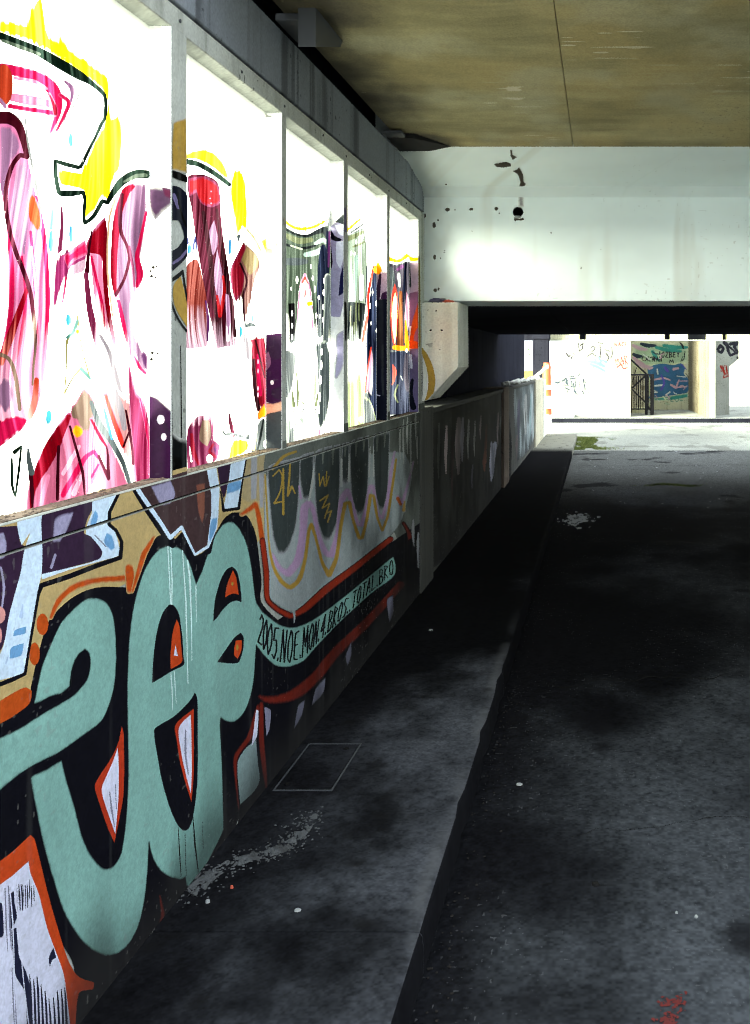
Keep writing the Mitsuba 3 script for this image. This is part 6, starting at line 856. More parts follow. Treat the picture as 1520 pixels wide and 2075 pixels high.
('W','dred','g_stroke',('soft','inkblack',11),[[0,3595,342,3586,256,3586,208,3589,188,3600,144,3627,65,3658,-3,3663,-8,3671,-12,3682,-15,3684,-13,3682,32,3675,77,3649,184,3641,324,3637,330,3625,337,3610,342,3604,343]]),
('W','tealg','g_fill',None,[[0,3561,218,3497,226,3466,229,3443,229,3408,224,3393,220,3383,214,3378,205,3378,179,3385,141,3405,56,3508,44,3555,43,3586,47,3597,59,3597,78,3576,141]]),
('W','palel2','g_fill',None,[[0,3561,328,3556,316,3515,214,3562,226,3571,232,3577,246,3585,287,3586,316,3577,321]]),
('W','greyvi','g_fill',None,[[0,3649,308,3651,296,3671,191,3690,196,3703,204,3720,243,3720,269,3710,277,3692,287]]),
('W','greyvi','g_fill',('soft','grimed',8),[[0,4052,172,4023,139,4000,94,4057,101,4105,112,4130,136,4146,164,4091,172,4067,174]]),
('W','greyvi','g_fill',('soft','grimed',9),[[0,4303,160,4284,151,4268,136,4245,105,4340,98,4385,97,4418,100,4436,110,4447,125,4457,160,4371,164,4332,163]]),
('W','greyvi','g_fill',('soft','grimed',10),[[0,4800,152,4800,141,4809,126,4837,93,4882,103,4913,118,4919,151,4913,192,4845,173]]),
('W','greyvi','g_fill',('soft','grimed',12),[[0,5725,206,5725,182,5741,143,5791,54,5857,61,5901,75,5909,127,5901,193,5790,207,5746,210]]),
('W','dred','g_stroke',('soft','inkblack',8),[[0,2781,80,2780,79,2790,24,2789,15,2781,2,2783,-2,2792,-9,2798,-12,2802,-12,2815,-2,2819,9,2811,31,2792,73,2786,79]]),
('W','inkblack','g_lettering',None,[[0,3612,658,3594,644,3600,641,3608,639,3620,645,3626,636,3623,616,3611,602,3583,582,3572,571,3576,566,3584,561,3618,543,3627,543,3626,546,3596,562,3591,566,3636,601,3643,616,3645,631,3640,640,3625,656,3619,658]]),
('W','inkblack','g_lettering',None,[[1,3642,609,3633,593,3626,566,3632,526,3633,523,3641,520,3650,519,3670,534,3683,558,3687,579,3687,593,3682,619,3675,624,3669,625,3663,625],[3647,537,3645,560,3647,574,3657,598,3666,607,3668,591,3666,570,3656,545]]),
('W','inkblack','g_lettering',None,[[1,3689,579,3678,562,3671,534,3679,493,3683,489,3688,487,3696,486,3718,497,3729,506,3737,520,3744,556,3735,590,3731,594,3722,597,3717,597],[3694,501,3690,528,3694,550,3703,568,3720,581,3725,555,3720,532,3711,514]]),
('W','inkblack','g_lettering',None,[[0,3759,569,3742,528,3749,523,3774,516,3773,481,3754,462,3738,477,3729,480,3723,479,3748,454,3756,450,3765,450,3777,458,3789,469,3794,481,3792,514,3786,518,3763,525,3778,561,3811,551,3818,552,3811,557,3772,569,3763,571]]),
('W','inkblack','g_lettering',None,[[0,3801,446,3792,446,3786,438,3788,435,3795,432,3805,431,3811,440,3809,442]]),
('W','inkblack','g_lettering',None,[[0,3855,537,3819,424,3825,419,3834,416,3838,417,3859,484,3866,407,3870,403,3876,401,3884,400,3886,401,3922,516,3915,521,3909,523,3902,523,3881,456,3874,531,3870,535,3864,537]]),
('W','inkblack','g_lettering',None,[[1,3954,507,3916,467,3911,446,3909,413,3913,401,3931,387,3945,379,3955,378,3975,403,3986,422,3990,443,3991,483,3983,494,3967,506,3960,507],[3940,391,3930,399,3929,407,3934,451,3941,468,3967,494,3971,481,3968,438,3961,420]]),
('W','inkblack','g_lettering',None,[[0,4010,478,3999,446,3987,382,3994,377,4045,361,4055,361,4051,365,4008,379,4020,440,4031,471,4039,473,4075,470,4075,474,4063,478,4036,481,4016,481]]),
('W','inkblack','g_lettering',None,[[0,4045,429,4002,434,3997,433,3999,430,4011,426,4051,422,4055,424]]),
('W','inkblack','g_lettering',None,[[0,4083,373,4073,374,4068,364,4070,362,4078,358,4088,357,4093,367,4089,371]]),
('W','inkblack','g_lettering',None,[[0,4125,474,4098,357,4102,353,4109,350,4115,349,4119,350,4134,417,4140,388,4150,383,4160,382,4173,407,4168,355,4176,350,4182,348,4189,348,4201,462,4190,467,4180,467,4155,419,4145,469,4135,474]]),
('W','inkblack','g_lettering',None,[[1,4214,435,4198,411,4194,366,4204,358,4226,349,4236,348,4250,362,4269,389,4275,406,4279,440,4273,447,4254,458,4244,460,4240,460],[4246,395,4218,359,4216,384,4224,413,4256,447,4255,422]]),
('W','inkblack','g_lettering',None,[[0,4297,453,4255,355,4260,351,4267,349,4277,348,4297,394,4298,355,4308,349,4319,349,4365,447,4355,451,4344,451,4320,401,4320,446,4317,449,4308,453]]),
('W','inkblack','g_lettering',None,[[0,4347,366,4336,366,4329,358,4331,356,4340,352,4351,351,4358,359,4356,362]]),
('W','inkblack','g_lettering',None,[[1,4443,447,4372,389,4376,385,4387,381,4410,382,4398,357,4400,354,4409,350,4420,349,4437,383,4459,386,4454,390,4442,393,4466,441,4458,446,4448,448],[4407,392,4412,396,4421,404,4415,392]]),
('W','inkblack','g_lettering',None,[[0,4457,365,4446,366,4439,358,4444,354,4451,352,4462,351,4469,359,4467,361]]),
('W','inkblack','g_lettering',None,[[2,4523,444,4476,356,4478,354,4487,350,4519,349,4545,353,4564,373,4565,382,4537,392,4562,396,4584,423,4576,428,4538,443,4530,444],[4528,365,4504,358,4521,391,4543,384],[4545,407,4527,402,4544,434,4560,427,4560,426]]),
('W','inkblack','g_lettering',None,[[1,4606,441,4557,356,4569,349,4580,349,4595,373,4613,353,4626,348,4634,349,4612,378,4609,391,4626,401,4671,415,4655,425,4621,439],[4618,413,4627,429,4627,429,4645,421]]),
('W','inkblack','g_lettering',None,[[1,4685,417,4663,397,4651,363,4657,358,4687,349,4699,348,4726,366,4751,394,4761,421,4754,426,4734,435,4719,436],[4684,361,4675,359,4692,397,4735,425,4718,387]]),
('W','inkblack','g_lettering',None,[[0,4784,427,4769,413,4772,408,4798,388,4796,376,4775,359,4729,359,4731,356,4741,352,4783,349,4804,354,4820,368,4825,379,4821,385,4795,404,4796,411,4821,425,4849,417,4858,417,4856,421,4821,431,4806,434]]),
('W','inkblack','g_lettering',None,[[0,4841,362,4829,363,4821,357,4829,350,4843,348,4853,355,4851,358]]),
('W','inkblack','g_lettering',None,[[0,4883,361,4871,362,4864,356,4872,350,4886,347,4896,354,4894,357]]),
('W','inkblack','g_lettering',None,[[0,5034,425,4948,432,4945,428,4960,423,5042,418,5046,420]]),
('W','inkblack','g_lettering',None,[[0,4996,430,4983,431,4937,353,4950,346,4962,345,5009,424]]),
('W','inkblack','g_lettering',None,[[1,5082,430,5029,398,5016,359,5025,354,5057,345,5070,343,5076,346,5115,374,5128,409,5127,415,5117,421,5093,428],[5051,354,5043,355,5055,391,5101,419,5089,382]]),
('W','inkblack','g_lettering',None,[[0,5236,422,5143,429,5140,425,5159,420,5244,414,5249,417]]),
('W','inkblack','g_lettering',None,[[0,5194,427,5181,426,5143,350,5156,343,5170,343,5208,420]]),
('W','inkblack','g_lettering',None,[[0,5295,426,5286,426,5211,350,5220,344,5237,342,5289,394,5296,347,5309,341,5322,341,5313,419,5308,423]]),
('W','inkblack','g_lettering',None,[[0,5308,379,5241,381,5244,375,5260,372,5319,371,5319,375]]),
('W','inkblack','g_lettering',None,[[0,5372,424,5363,423,5335,346,5349,340,5443,341,5433,346,5420,348,5366,348,5391,417,5385,421]]),
('W','inkblack','g_lettering',None,[[0,5479,349,5465,350,5458,343,5472,336,5486,336,5493,343]]),
('W','inkblack','g_lettering',None,[[2,5545,419,5531,419,5519,339,5533,332,5592,330,5618,332,5633,352,5627,362,5584,371,5603,372,5617,377,5625,400,5611,405],[5549,340,5553,371,5604,360,5593,341],[5584,382,5554,380,5559,410,5596,402]]),
('W','inkblack','g_lettering',None,[[1,5654,417,5653,333,5668,327,5683,327,5683,356,5747,326,5761,322,5771,323,5704,356,5688,368,5705,378,5759,392,5749,396,5668,416],[5683,388,5683,406,5721,396]]),
('W','inkblack','g_lettering',None,[[1,5816,409,5784,385,5783,362,5802,333,5850,321,5877,318,5888,324,5907,345,5905,368,5884,398,5867,404,5831,412],[5854,328,5827,333,5823,339,5811,372,5847,402,5858,400,5866,390,5878,358]]),
('P','grimed','g_background',('soft','concd',28),[[0,7164,1240,7070,1085,7059,792,7094,456,7164,58,8305,-39,9685,-136,11481,-224,13072,-217,13801,4,13897,392,13611,800,13072,1221,10249,1260,8644,1273,7603,1268]]),
('P','pinkg','g_drip',None,[[0,7927,878,7930,831,7964,750,7999,680,8025,673,8052,674,8071,817,8115,910,8096,1058,8087,1063,8051,1068,8025,1068,8006,1064]]),
('P','pinkg','g_drip',None,[[0,8503,862,8538,770,8652,607,8664,600,8715,590,8752,588,8778,592,8855,770,8930,888,8852,1080,8831,1090,8745,1101,8683,1102,8641,1092,8525,948]]),
('P','lilg','g_drip',None,[[0,8824,892,8830,843,8876,760,8925,686,8961,679,8999,680,9031,826,9090,921,9057,1073,9045,1079,8993,1085,8956,1086,8930,1080,8848,962]]),
('P','palel','g_drip',None,[[0,9256,863,9277,767,9332,670,9358,664,9384,665,9393,805,9445,895,9436,1037,9393,1046,9349,1042]]),
('P','palel','g_drip',None,[[0,9735,830,9752,740,9807,648,9829,643,9852,644,9852,777,9909,883,9906,996,9868,1003,9829,1000]]),
('P','grimeg','g_drip',None,[[0,7583,901,7600,791,7641,682,7662,676,7683,677,7694,838,7732,942,7720,1105,7713,1109,7685,1113,7664,1113,7650,1110]]),
('P','plumbr','g_drip',None,[[0,8275,707,8296,570,8345,433,8370,425,8395,426,8408,626,8453,756,8439,960,8431,964,8397,969,8373,970,8356,966]]),
('P','pinkg','g_drip',None,[[0,10205,912,10210,866,10284,783,10309,778,10334,779,10334,872,10397,945,10393,1024,10351,1031,10309,1028]]),
('P','rust','g_drip',None,[[0,10657,701,10684,590,10757,477,10791,470,10826,470,10838,632,10908,735,10896,899,10838,909,10780,906]]),
('P','rust','g_drip',None,[[0,10483,532,10488,505,10551,453,10611,411,10670,401,10703,403,10737,479,10814,526,10780,610,10725,624,10654,629,10626,627]]),
('P','pinkg','g_drip',None,[[0,11878,790,11903,691,11985,591,12019,585,12053,586,12053,730,12139,844,12134,967,12076,976,12019,973]]),
('P','grimeg','g_drip',None,[[0,12250,839,12249,785,12371,680,12398,681,12383,794,12468,881,12477,975,12431,982,12386,979]]),
('P','greyvi','g_drip',None,[[0,9552,477,9556,434,9621,353,9643,348,9665,348,9665,435,9719,500,9716,574,9679,583,9643,582]]),
('P','palel','g_drip',None,[[0,7215,1057,7224,983,7254,909,7266,906,7279,907,7279,1016,7310,1104,7308,1196,7287,1201,7266,1199]]),
('P','palel','g_drip',None,[[0,7024,1092,7024,1071,7064,1031,7073,1032,7068,1075,7096,1108,7099,1143,7088,1147,7070,1146]]),
('P','palel2','g_fill',None,[[0,11271,690,11123,440,11175,329,11271,211,11446,241,11580,277,11687,441,11962,581,11864,617,11687,657,11475,633]]),
('P','palel','g_tag',None,[[0,7052,1214,7044,1210,7094,1137,7054,1069,7060,1065,7084,1061,7112,1063,7173,1103,7194,1130,7177,1161,7122,1208,7084,1215]]),
('P','palel','g_tag',None,[[0,7152,1100,6986,1073,6994,1070,7017,1068,7135,1086,7064,997,7084,992,7104,994,7180,1097]]),
('P','palebl2','g_background',None,[[0,14328,1222,14203,1142,14194,1005,14463,439,14744,106,15850,74,17183,81,18022,134,18415,197,18626,417,18785,1251,15765,1256,14793,1246]]),
('P','greyvi','g_drip',None,[[0,14753,748,14926,423,15006,410,15086,411,15277,778,15231,1009,15205,1017,15095,1025,14968,1022,14840,926,14759,845]]),
('P','palel','g_drip',None,[[0,15966,760,16236,403,16361,384,16489,385,16795,782,16684,1038,16594,1054,16468,1061,16267,1056,16083,952,15969,864]]),
('P','tealg','g_drip',None,[[0,17258,637,17418,187,17490,176,17562,175,17734,693,17734,1013,17611,1025,17490,1020,17358,888]]),
('P','pinkg','g_drip',None,[[0,14457,354,14596,157,14659,145,14723,145,14874,353,14852,488,14744,506,14643,507,14534,455,14464,410]]),
('C','ochre','g_stroke',None,[[0,-1279,1686,-1276,1678,-1246,1627,-1231,1591,-1215,1544,-1206,1489,-1204,1443,-1207,1399,-1217,1352,-1236,1304,-1242,1281,-1247,1255,-1245,1250,-1238,1247,-1231,1250,-1215,1275,-1188,1322,-1174,1351,-1166,1378,-1159,1414,-1156,1443,-1157,1474,-1162,1512,-1174,1558,-1186,1588,-1209,1636,-1225,1658,-1257,1697,-1265,1700,-1273,1697]]),
('C','plumd','g_fill',('soft','conc',10),[[0,-1279,1648,-1279,1607,-1279,1255,-1256,1306,-1247,1333,-1241,1358,-1239,1476,-1245,1638,-1249,1642,-1257,1645]]),
('C','black','bolt_hole',None,[[0,-1202,1946,-1207,1950,-1211,1949,-1213,1946,-1211,1943,-1207,1942]]),
('C','black','bolt_hole',None,[[0,-1142,1939,-1144,1943,-1149,1945,-1154,1943,-1156,1939,-1154,1935,-1149,1934,-1144,1935]]),
('C','black','bolt_hole',None,[[0,-1178,1806,-1181,1811,-1186,1813,-1193,1811,-1196,1806,-1193,1801,-1187,1799,-1181,1801]]),
('C','black','bolt_hole',None,[[0,-1103,1806,-1106,1810,-1111,1812,-1117,1810,-1120,1806,-1117,1801,-1112,1799,-1106,1801]]),
('C','black','bolt_hole',None,[[0,-1121,1672,-1125,1676,-1129,1672,-1125,1669]]),
('B','rustd','rust_stain',None,[[0,-1069,2656,-1074,2666,-1085,2670,-1098,2666,-1103,2656,-1098,2646,-1087,2642,-1074,2646]]),
('B','rustd','rust_stain',None,[[0,-1029,2656,-1030,2659,-1034,2661,-1038,2659,-1039,2656,-1038,2652,-1034,2651,-1030,2652]]),
('B','rustd','rust_stain',None,[[0,-904,2659,-909,2667,-919,2670,-930,2667,-935,2659,-930,2652,-920,2649,-909,2652]]),
('B','rustd','rust_stain',None,[[0,-729,2663,-733,2673,-742,2676,-752,2673,-756,2663,-752,2653,-743,2649,-733,2653]]),
('B','rustd','rust_stain',None,[[0,-717,2631,-718,2635,-722,2637,-725,2635,-727,2631,-725,2628,-722,2626,-718,2628]]),
('B','rustd','rust_stain',None,[[0,-1168,2548,-1169,2557,-1173,2565,-1179,2569,-1186,2566,-1190,2559,-1192,2548,-1191,2539,-1187,2531,-1180,2527,-1174,2530,-1169,2538]]),
('B','rustd','rust_stain',None,[[0,-1145,2583,-1147,2588,-1152,2590,-1157,2588,-1159,2583,-1157,2578,-1152,2576,-1147,2578]]),
('B','rustd','rust_stain',None,[[0,-1166,2323,-1167,2331,-1171,2338,-1177,2340,-1182,2337,-1187,2323,-1185,2314,-1181,2307,-1176,2305,-1171,2308]]),
('B','rustd','rust_stain',None,[[0,-1129,2316,-1131,2319,-1134,2321,-1138,2319,-1140,2316,-1138,2312,-1135,2310,-1131,2312]]),
('B','rustd','rust_stain',None,[[0,-1159,2090,-1163,2100,-1172,2104,-1182,2100,-1187,2090,-1182,2080,-1172,2076,-1163,2080]]),
('B','rustd','rust_stain',None,[[0,-1142,2097,-1143,2103,-1146,2107,-1151,2107,-1154,2103,-1155,2093,-1151,2087,-1144,2089]]),
('B','rustd','rust_stain',None,[[0,-1100,2368,-1107,2371,-1114,2368,-1107,2364]]),
('B','rustd','rust_stain',None,[[0,-1100,2357,-1107,2361,-1114,2357,-1107,2354]]),
('B','rustd','rust_stain',None,[[0,-908,2506,-912,2511,-917,2506,-913,2502]]),
('B','rustd','rust_stain',None,[[0,-352,2493,-354,2496,-357,2498,-361,2496,-363,2493,-361,2489,-358,2487,-354,2489]]),
('B','rustd','rust_stain',None,[[0,-141,2246,-142,2250,-146,2251,-149,2250,-151,2246,-149,2242,-146,2241,-142,2242]]),
('B','rustd','rust_stain',None,[[0,-3,2378,-7,2382,-11,2378,-7,2374]]),
('B','rustd','rust_stain',None,[[0,-1022,2777,-1024,2781,-1027,2782,-1031,2781,-1032,2777,-1031,2773,-1027,2772,-1024,2773]]),
('B','rustd','rust_stain',None,[[0,-456,2753,-458,2758,-462,2760,-465,2758,-467,2753,-465,2748,-461,2746,-458,2748]]),
('B','rustd','rust_stain',None,[[0,-1235,2614,-1240,2627,-1250,2631,-1259,2627,-1263,2614,-1259,2602,-1250,2597,-1240,2602]]),
('B','rustd','rust_stain',None,[[0,-1246,2760,-1247,2769,-1251,2775,-1262,2781,-1268,2780,-1275,2775,-1279,2769,-1280,2760,-1279,2751,-1275,2745,-1268,2740,-1262,2739,-1251,2745,-1247,2751]]),
('B','rustd','rust_stain',None,[[0,-621,2593,-611,2572,-600,2583,-573,2579,-545,2586,-555,2600,-583,2590,-600,2600]]),
('B','greyw','rust_stain',('soft','white',17),[[0,-590,2791,-590,2673,-548,2673,-555,2791]]),
('H','rustd','spalled_patch',None,[[0,-701,6406,-688,6462,-641,6471,-593,6443,-592,6397,-617,6360]]),
('H','rustd','spalled_patch',None,[[0,-592,6538,-564,6596,-557,6757,-575,6851,-541,6851,-523,6798,-537,6757,-528,6606,-543,6462,-560,6509]]),
('H','rustd','spalled_patch',None,[[0,-571,6140,-579,6261,-570,6333,-557,6297,-540,6279,-567,6226,-560,6157]]),
('H','rustd','spalled_patch',None,[[0,-1069,6809,-1069,6798,-1073,6793,-1079,6798,-1083,6809,-1082,6820,-1079,6825,-1073,6820]]),
('F','blackt','g_tag',None,[[0,-708,2154,-681,1909,-663,1900,-597,1963,-595,1976,-605,1985,-618,1983,-656,1944,-682,2150,-696,2160]]),
('F','blackt','g_tag',None,[[0,-1062,1868,-1065,1849,-999,1736,-973,1736,-916,1789,-916,1806,-928,1812,-978,1784,-1026,1868,-1044,1877]]),
('F','blackt','g_tag',None,[[0,-879,1780,-920,1717,-920,1704,-906,1690,-881,1698,-856,1764,-861,1780]]),
('F','blackt','g_tag',None,[[0,-847,1864,-850,1849,-789,1789,-777,1789,-774,1804,-835,1864]]),
('F','blackt','g_tag',None,[[0,-280,2072,-360,2009,-357,1989,-339,1989,-273,2044,-218,2023,-243,1952,-316,1922,-316,1905,-304,1899,-251,1914,-220,1934,-188,2030,-209,2051,-258,2072]]),
('F','blackt','g_tag',None,[[0,-75,2093,-58,1826,-85,1735,-91,1682,-67,1618,-12,1528,0,1522,12,1528,14,1541,-37,1633,-54,1684,-29,1826,-40,2088,-52,2105]]),
('F','blackt','g_tag',None,[[0,52,1980,47,1972,55,1961,228,1900,246,1909,236,1927]]),
('F','blackt','g_tag',None,[[0,278,2038,290,1827,247,1715,249,1702,261,1696,273,1702,298,1756,319,1826,304,2034,290,2044]]),
('F','slatet','g_tag',None,[[0,-1125,1079,-1125,1066,-1053,965,-1041,961,-976,1105,-983,1112,-995,1108,-1046,993,-1108,1079]]),
('F','slatet','g_tag',None,[[0,-1065,1110,-1055,957,-1044,946,-1033,957,-1048,1102,-1055,1112]]),
('F','slatet','g_tag',None,[[0,-1140,939,-1145,923,-1131,913,-972,902,-961,913,-972,924]]),
('F','slatet','g_tag',None,[[0,-856,973,-909,866,-902,859,-890,863,-850,929,-822,779,-792,733,-751,700,-745,716,-802,786,-827,975,-841,986]]),
('F','slatet','g_tag',None,[[0,-1007,820,-1022,667,-1015,659,-1008,664,-990,812,-997,822]]),
('F','slatet','g_tag',None,[[0,-657,1020,-689,783,-682,775,-674,783,-645,1014]]),
('F','slatet','g_tag',None,[[0,-589,765,-594,749,-548,672,-528,669,-523,685,-568,762]]),
('F','slatet','g_tag',None,[[0,-968,1203,-975,1188,-963,1171,-826,1160,-813,1170,-822,1188]]),
('F','slatet','g_tag',None,[[0,-1395,1027,-1398,1008,-1390,997,-1329,968,-1290,964,-1252,986,-1207,1044,-1221,1054,-1293,1007,-1371,1035]]),
('F','slatet','g_tag',None,[[0,-526,1078,-487,979,-472,977,-470,992,-516,1077]]),
('F','cyant','g_tag',None,[[0,-434,1632,-429,1606,-415,1596,-245,1553,45,1437,71,1437,99,1465,99,1492,84,1514,-3,1573,-66,1601,-188,1631,-296,1645,-406,1652]]),
('F','cyant','g_tag',None,[[0,-235,1734,-245,1702,-180,1540,-158,1524,-119,1530,-104,1552,-110,1591,-194,1728,-218,1740]]),
('F','cyant','g_tag',None,[[0,12,1676,0,1652,6,1635,95,1565,116,1558,145,1573,150,1606,137,1624,38,1680]]),
('F','redt','g_tag',None,[[0,360,2169,369,2048,378,2044,389,2052,386,2121,430,2051,446,2048,448,2178,439,2182,428,2174,428,2098,381,2173,371,2177]]),
('F','redt','g_tag',None,[[0,507,2187,467,2056,478,2048,487,2053,512,2140,547,2056,560,2052,568,2066,521,2180]]),
('F','redt','g_tag',None,[[0,541,2120,484,2117,477,2102,488,2094,545,2098,552,2112]]),
('F','redt','g_tag',None,[[0,591,2172,572,2134,582,2074,600,2063,654,2063,658,2076,651,2084,602,2086,594,2124,621,2172,654,2157,663,2162,663,2176,618,2196]]),
('F','redt','g_tag',None,[[0,698,2202,687,2190,687,2069,699,2057,711,2069,710,2190]]),
('F','redt','g_tag',None,[[0,370,1688,380,1562,400,1569,397,1645,435,1597,449,1592,473,1668,508,1548,519,1540,529,1545,479,1728,460,1722,439,1632,389,1694]]),
('F','redt','g_tag',None,[[0,563,1765,555,1754,536,1544,548,1535,559,1544,574,1699,636,1528,651,1521,658,1535,578,1757]]),
('F','redt','g_tag',None,[[0,618,1639,549,1635,541,1620,552,1611,621,1616,629,1627]]),
('F','redt','g_tag',None,[[1,646,1791,679,1522,690,1514,701,1525,691,1606,764,1506,776,1502,781,1519,690,1658,701,1689,749,1758,660,1798],[720,1750,680,1695,670,1770]]),
('F','redt','g_tag',None,[[0,310,1557,316,1541,612,1497,623,1514,648,1656,638,1663,628,1656,602,1519]]),
('F','slatet','g_tag',None,[[0,-1058,1152,-1178,1056,-1181,1037,-1167,1023,-1153,1023,-1071,1091,-1036,950,-1022,936,-1008,936,-993,957,-1038,1137]]),
('F','slatet','g_tag',None,[[0,-770,1148,-935,1122,-949,1108,-949,1095,-928,1080,-765,1118,-762,1137]]),
('F','slatet','g_tag',None,[[0,-913,1048,-925,861,-774,858,-768,881,-771,1052,-787,1057,-798,1044,-797,883,-898,884,-884,1044,-899,1058]]),
('F','slatet','g_tag',None,[[0,-1084,855,-1091,841,-1084,826,-963,765,-942,772,-946,797,-1067,858]]),
('F','slatet','g_tag',None,[[0,-835,765,-838,745,-734,626,-716,626,-713,646,-818,765]]),
('F','slatet','g_tag',None,[[0,-647,1287,-710,1193,-700,1175,-684,1180,-624,1271,-629,1287]]),
('F','slatet','g_tag',None,[[0,-560,1113,-566,1102,-507,778,-489,769,-479,783,-537,1106,-547,1115]]),
('F','blackt','g_tag',None,[[0,-557,2163,-649,2102,-656,2088,-649,2073,-632,2070,-576,2107,-598,1972,-580,1953,-563,1966,-534,2151]]),
('F','blackt','g_tag',None,[[0,-318,1862,-444,1780,-447,1760,-426,1757,-290,1840,-259,1824,-183,1757,-162,1760,-162,1777,-242,1848,-286,1869]]),
('F','blackt','g_tag',None,[[0,101,1866,101,1845,185,1737,176,1705,131,1628,133,1615,149,1610,206,1690,220,1745,197,1790,131,1866,116,1874]]),
('F','blackt','g_tag',None,[[0,-125,2186,-130,2170,-120,2161,29,2131,43,2141,33,2159]]),
('F','cyant','g_tag',None,[[0,-377,1558,-382,1525,-359,1502,-129,1408,78,1306,104,1310,115,1325,104,1357,-103,1491,-337,1571,-359,1571]]),
('F','cyant','g_tag',None,[[0,-158,1815,-166,1791,-58,1602,-29,1587,-8,1594,5,1612,0,1645,-127,1810,-138,1818]]),
('F','redt','g_tag',None,[[0,545,1554,420,1446,424,1420,446,1420,546,1508,632,1374,677,1389,768,1445,766,1458,750,1463,645,1413,562,1551]]),
('A','greent','g_background',('soft','ylw',133),[[0,1032,2263,1016,1779,1020,1588,1032,1497,1101,1475,1443,1429,1832,1414,2059,1432,2599,1507,2810,1548,2914,1580,2936,1667,2940,1838,2914,2263]]),
('A','pinkt','g_stroke',None,[[0,1009,2192,1001,2147,1020,2122,1153,2044,1253,2000,1356,1985,1498,1988,1523,1996,1538,2017,1538,2042,1511,2069,1294,2126,1064,2210,1034,2210]]),
('A','slatet','g_stroke',None,[[0,1025,1892,1016,1863,1025,1834,1112,1765,1178,1733,1222,1728,1290,1740,1356,1763,1372,1784,1372,1809,1345,1836,1219,1860,1081,1911,1050,1911]]),
('A','pinkt','g_stroke',None,[[0,1125,1609,1118,1565,1136,1540,1285,1450,1395,1400,1507,1380,1665,1372,1689,1380,1705,1401,1705,1426,1678,1453,1436,1527,1181,1628,1150,1628]]),
('A','slatet','g_stroke',None,[[0,1292,2242,1284,2197,1303,2172,1459,2111,1565,2088,1651,2092,1811,2123,1832,2138,1840,2163,1823,2196,1798,2204,1565,2221,1332,2263]]),
('A','greend','g_stroke',None,[[0,1658,1992,1651,1948,1753,1741,1809,1686,1890,1630,1915,1622,1939,1630,1954,1650,1948,1688,1739,1992,1698,2013]]),
('A','greend','g_stroke',None,[[0,1791,2126,1784,2081,1816,2049,2074,1968,2227,1933,2401,1919,2664,1921,2688,1929,2704,1950,2704,1976,2677,2003,2268,2060,1832,2146]]),
('A','greend','g_stroke',None,[[0,2041,2192,2034,2147,2066,2115,2308,2055,2473,2030,2617,2031,2864,2055,2888,2062,2905,2096,2888,2130,2864,2138,2473,2163,2081,2213]]),
('A','pinkt','g_stroke',None,[[0,1025,1776,1016,1747,1025,1717,1193,1551,1273,1516,1386,1490,1411,1490,1432,1506,1438,1543,1423,1564,1271,1659,1095,1787,1050,1794]]),
('A','bluet','g_letter',None,[[0,1532,1330,1540,1277,1665,914,1698,498,1735,429,1796,378,1832,365,1952,364,2225,409,2464,464,2698,483,2790,520,2866,582,2894,621,2914,664,2933,806,2926,967,2914,1031,2892,1069,2785,1162,2764,1197,2762,1238,2798,1374,2797,1414,2758,1489,2696,1549,2664,1563,2626,1561,2468,1506,2414,1497,2081,1547,1873,1530,1748,1497,1638,1440,1549,1366]]),
('A','pinkt','g_stroke',None,[[0,1698,1447,1579,1390,1565,1364,1571,1344,1609,1332,1718,1387,1732,1414,1725,1433]]),
('A','whitet','g_stroke',None,[[0,1850,1384,1840,1364,1858,1189,1874,1173,1889,1173,1906,1197,1889,1371,1873,1387]]),
('A','violett','g_stroke',None,[[0,2102,1454,2084,1429,2084,1398,2174,1268,2199,1249,2244,1257,2262,1282,2262,1312,2172,1443,2147,1461]]),
('A','pinkt','g_stroke',None,[[0,2577,1436,2385,1404,2367,1379,2374,1334,2414,1314,2589,1363,2604,1384,2598,1421]]),
('A','pinkt','g_stroke',None,[[0,1942,1079,1691,1021,1675,1005,1675,990,1698,972,2081,1031,2153,1019,2290,973,2305,973,2321,990,2312,1017,2131,1091,2081,1097]]),
('A','whitet','g_stroke',None,[[0,2092,862,1724,821,1708,805,1708,790,1732,772,2081,797,2113,820,2108,850]]),
('A','pinkt','g_stroke',None,[[0,2297,855,2291,818,2307,797,2473,697,2510,691,2537,718,2621,1005,2605,1021,2577,1012,2479,791,2344,870,2318,870]]),
('A','whitet','g_stroke',None,[[0,1717,601,1708,573,1732,556,1865,556,1879,561,1890,581,1885,596,1865,606]]),
('A','violett','g_stroke',None,[[0,1978,1178,1974,1156,2046,997,2065,914,2043,832,1966,675,1971,645,1998,631,2025,645,2086,763,2124,859,2131,914,2105,1016,2018,1178,1998,1189]]),
('A','whitet','g_stroke',None,[[0,2521,1144,2515,1125,2531,1114,2830,1081,2847,1097,2830,1114]]),
('A','pinkt','g_stroke',None,[[0,2588,977,2582,959,2597,947,2880,947,2897,964,2880,981]]),
('A','pinkt','g_stroke',None,[[0,2872,805,2556,771,2540,755,2540,740,2564,723,2864,756,2888,773,2888,789]]),
('A','whitet','g_stroke',None,[[0,2283,618,2144,512,2141,490,2150,478,2179,478,2318,583,2318,612,2305,621]]),
('A','greend','g_shading',('soft','ylw',50),[[0,1732,398,1748,298,2199,291,2463,313,2914,398,2921,460,2914,564,2164,448]]),
('A','blackt','g_tag',None,[[0,1369,1782,1342,1727,1355,1659,1375,1638,1434,1633,1444,1642,1438,1659,1384,1667,1372,1725,1394,1764,1429,1746,1443,1766,1394,1797]]),
('A','blackt','g_tag',None,[[0,1498,1796,1488,1787,1457,1633,1471,1623,1485,1633,1506,1729,1541,1630,1559,1620,1568,1638,1516,1787]]),
('A','blackt','g_tag',None,[[0,1481,1710,1467,1700,1476,1681,1537,1679,1550,1689,1541,1708]]),
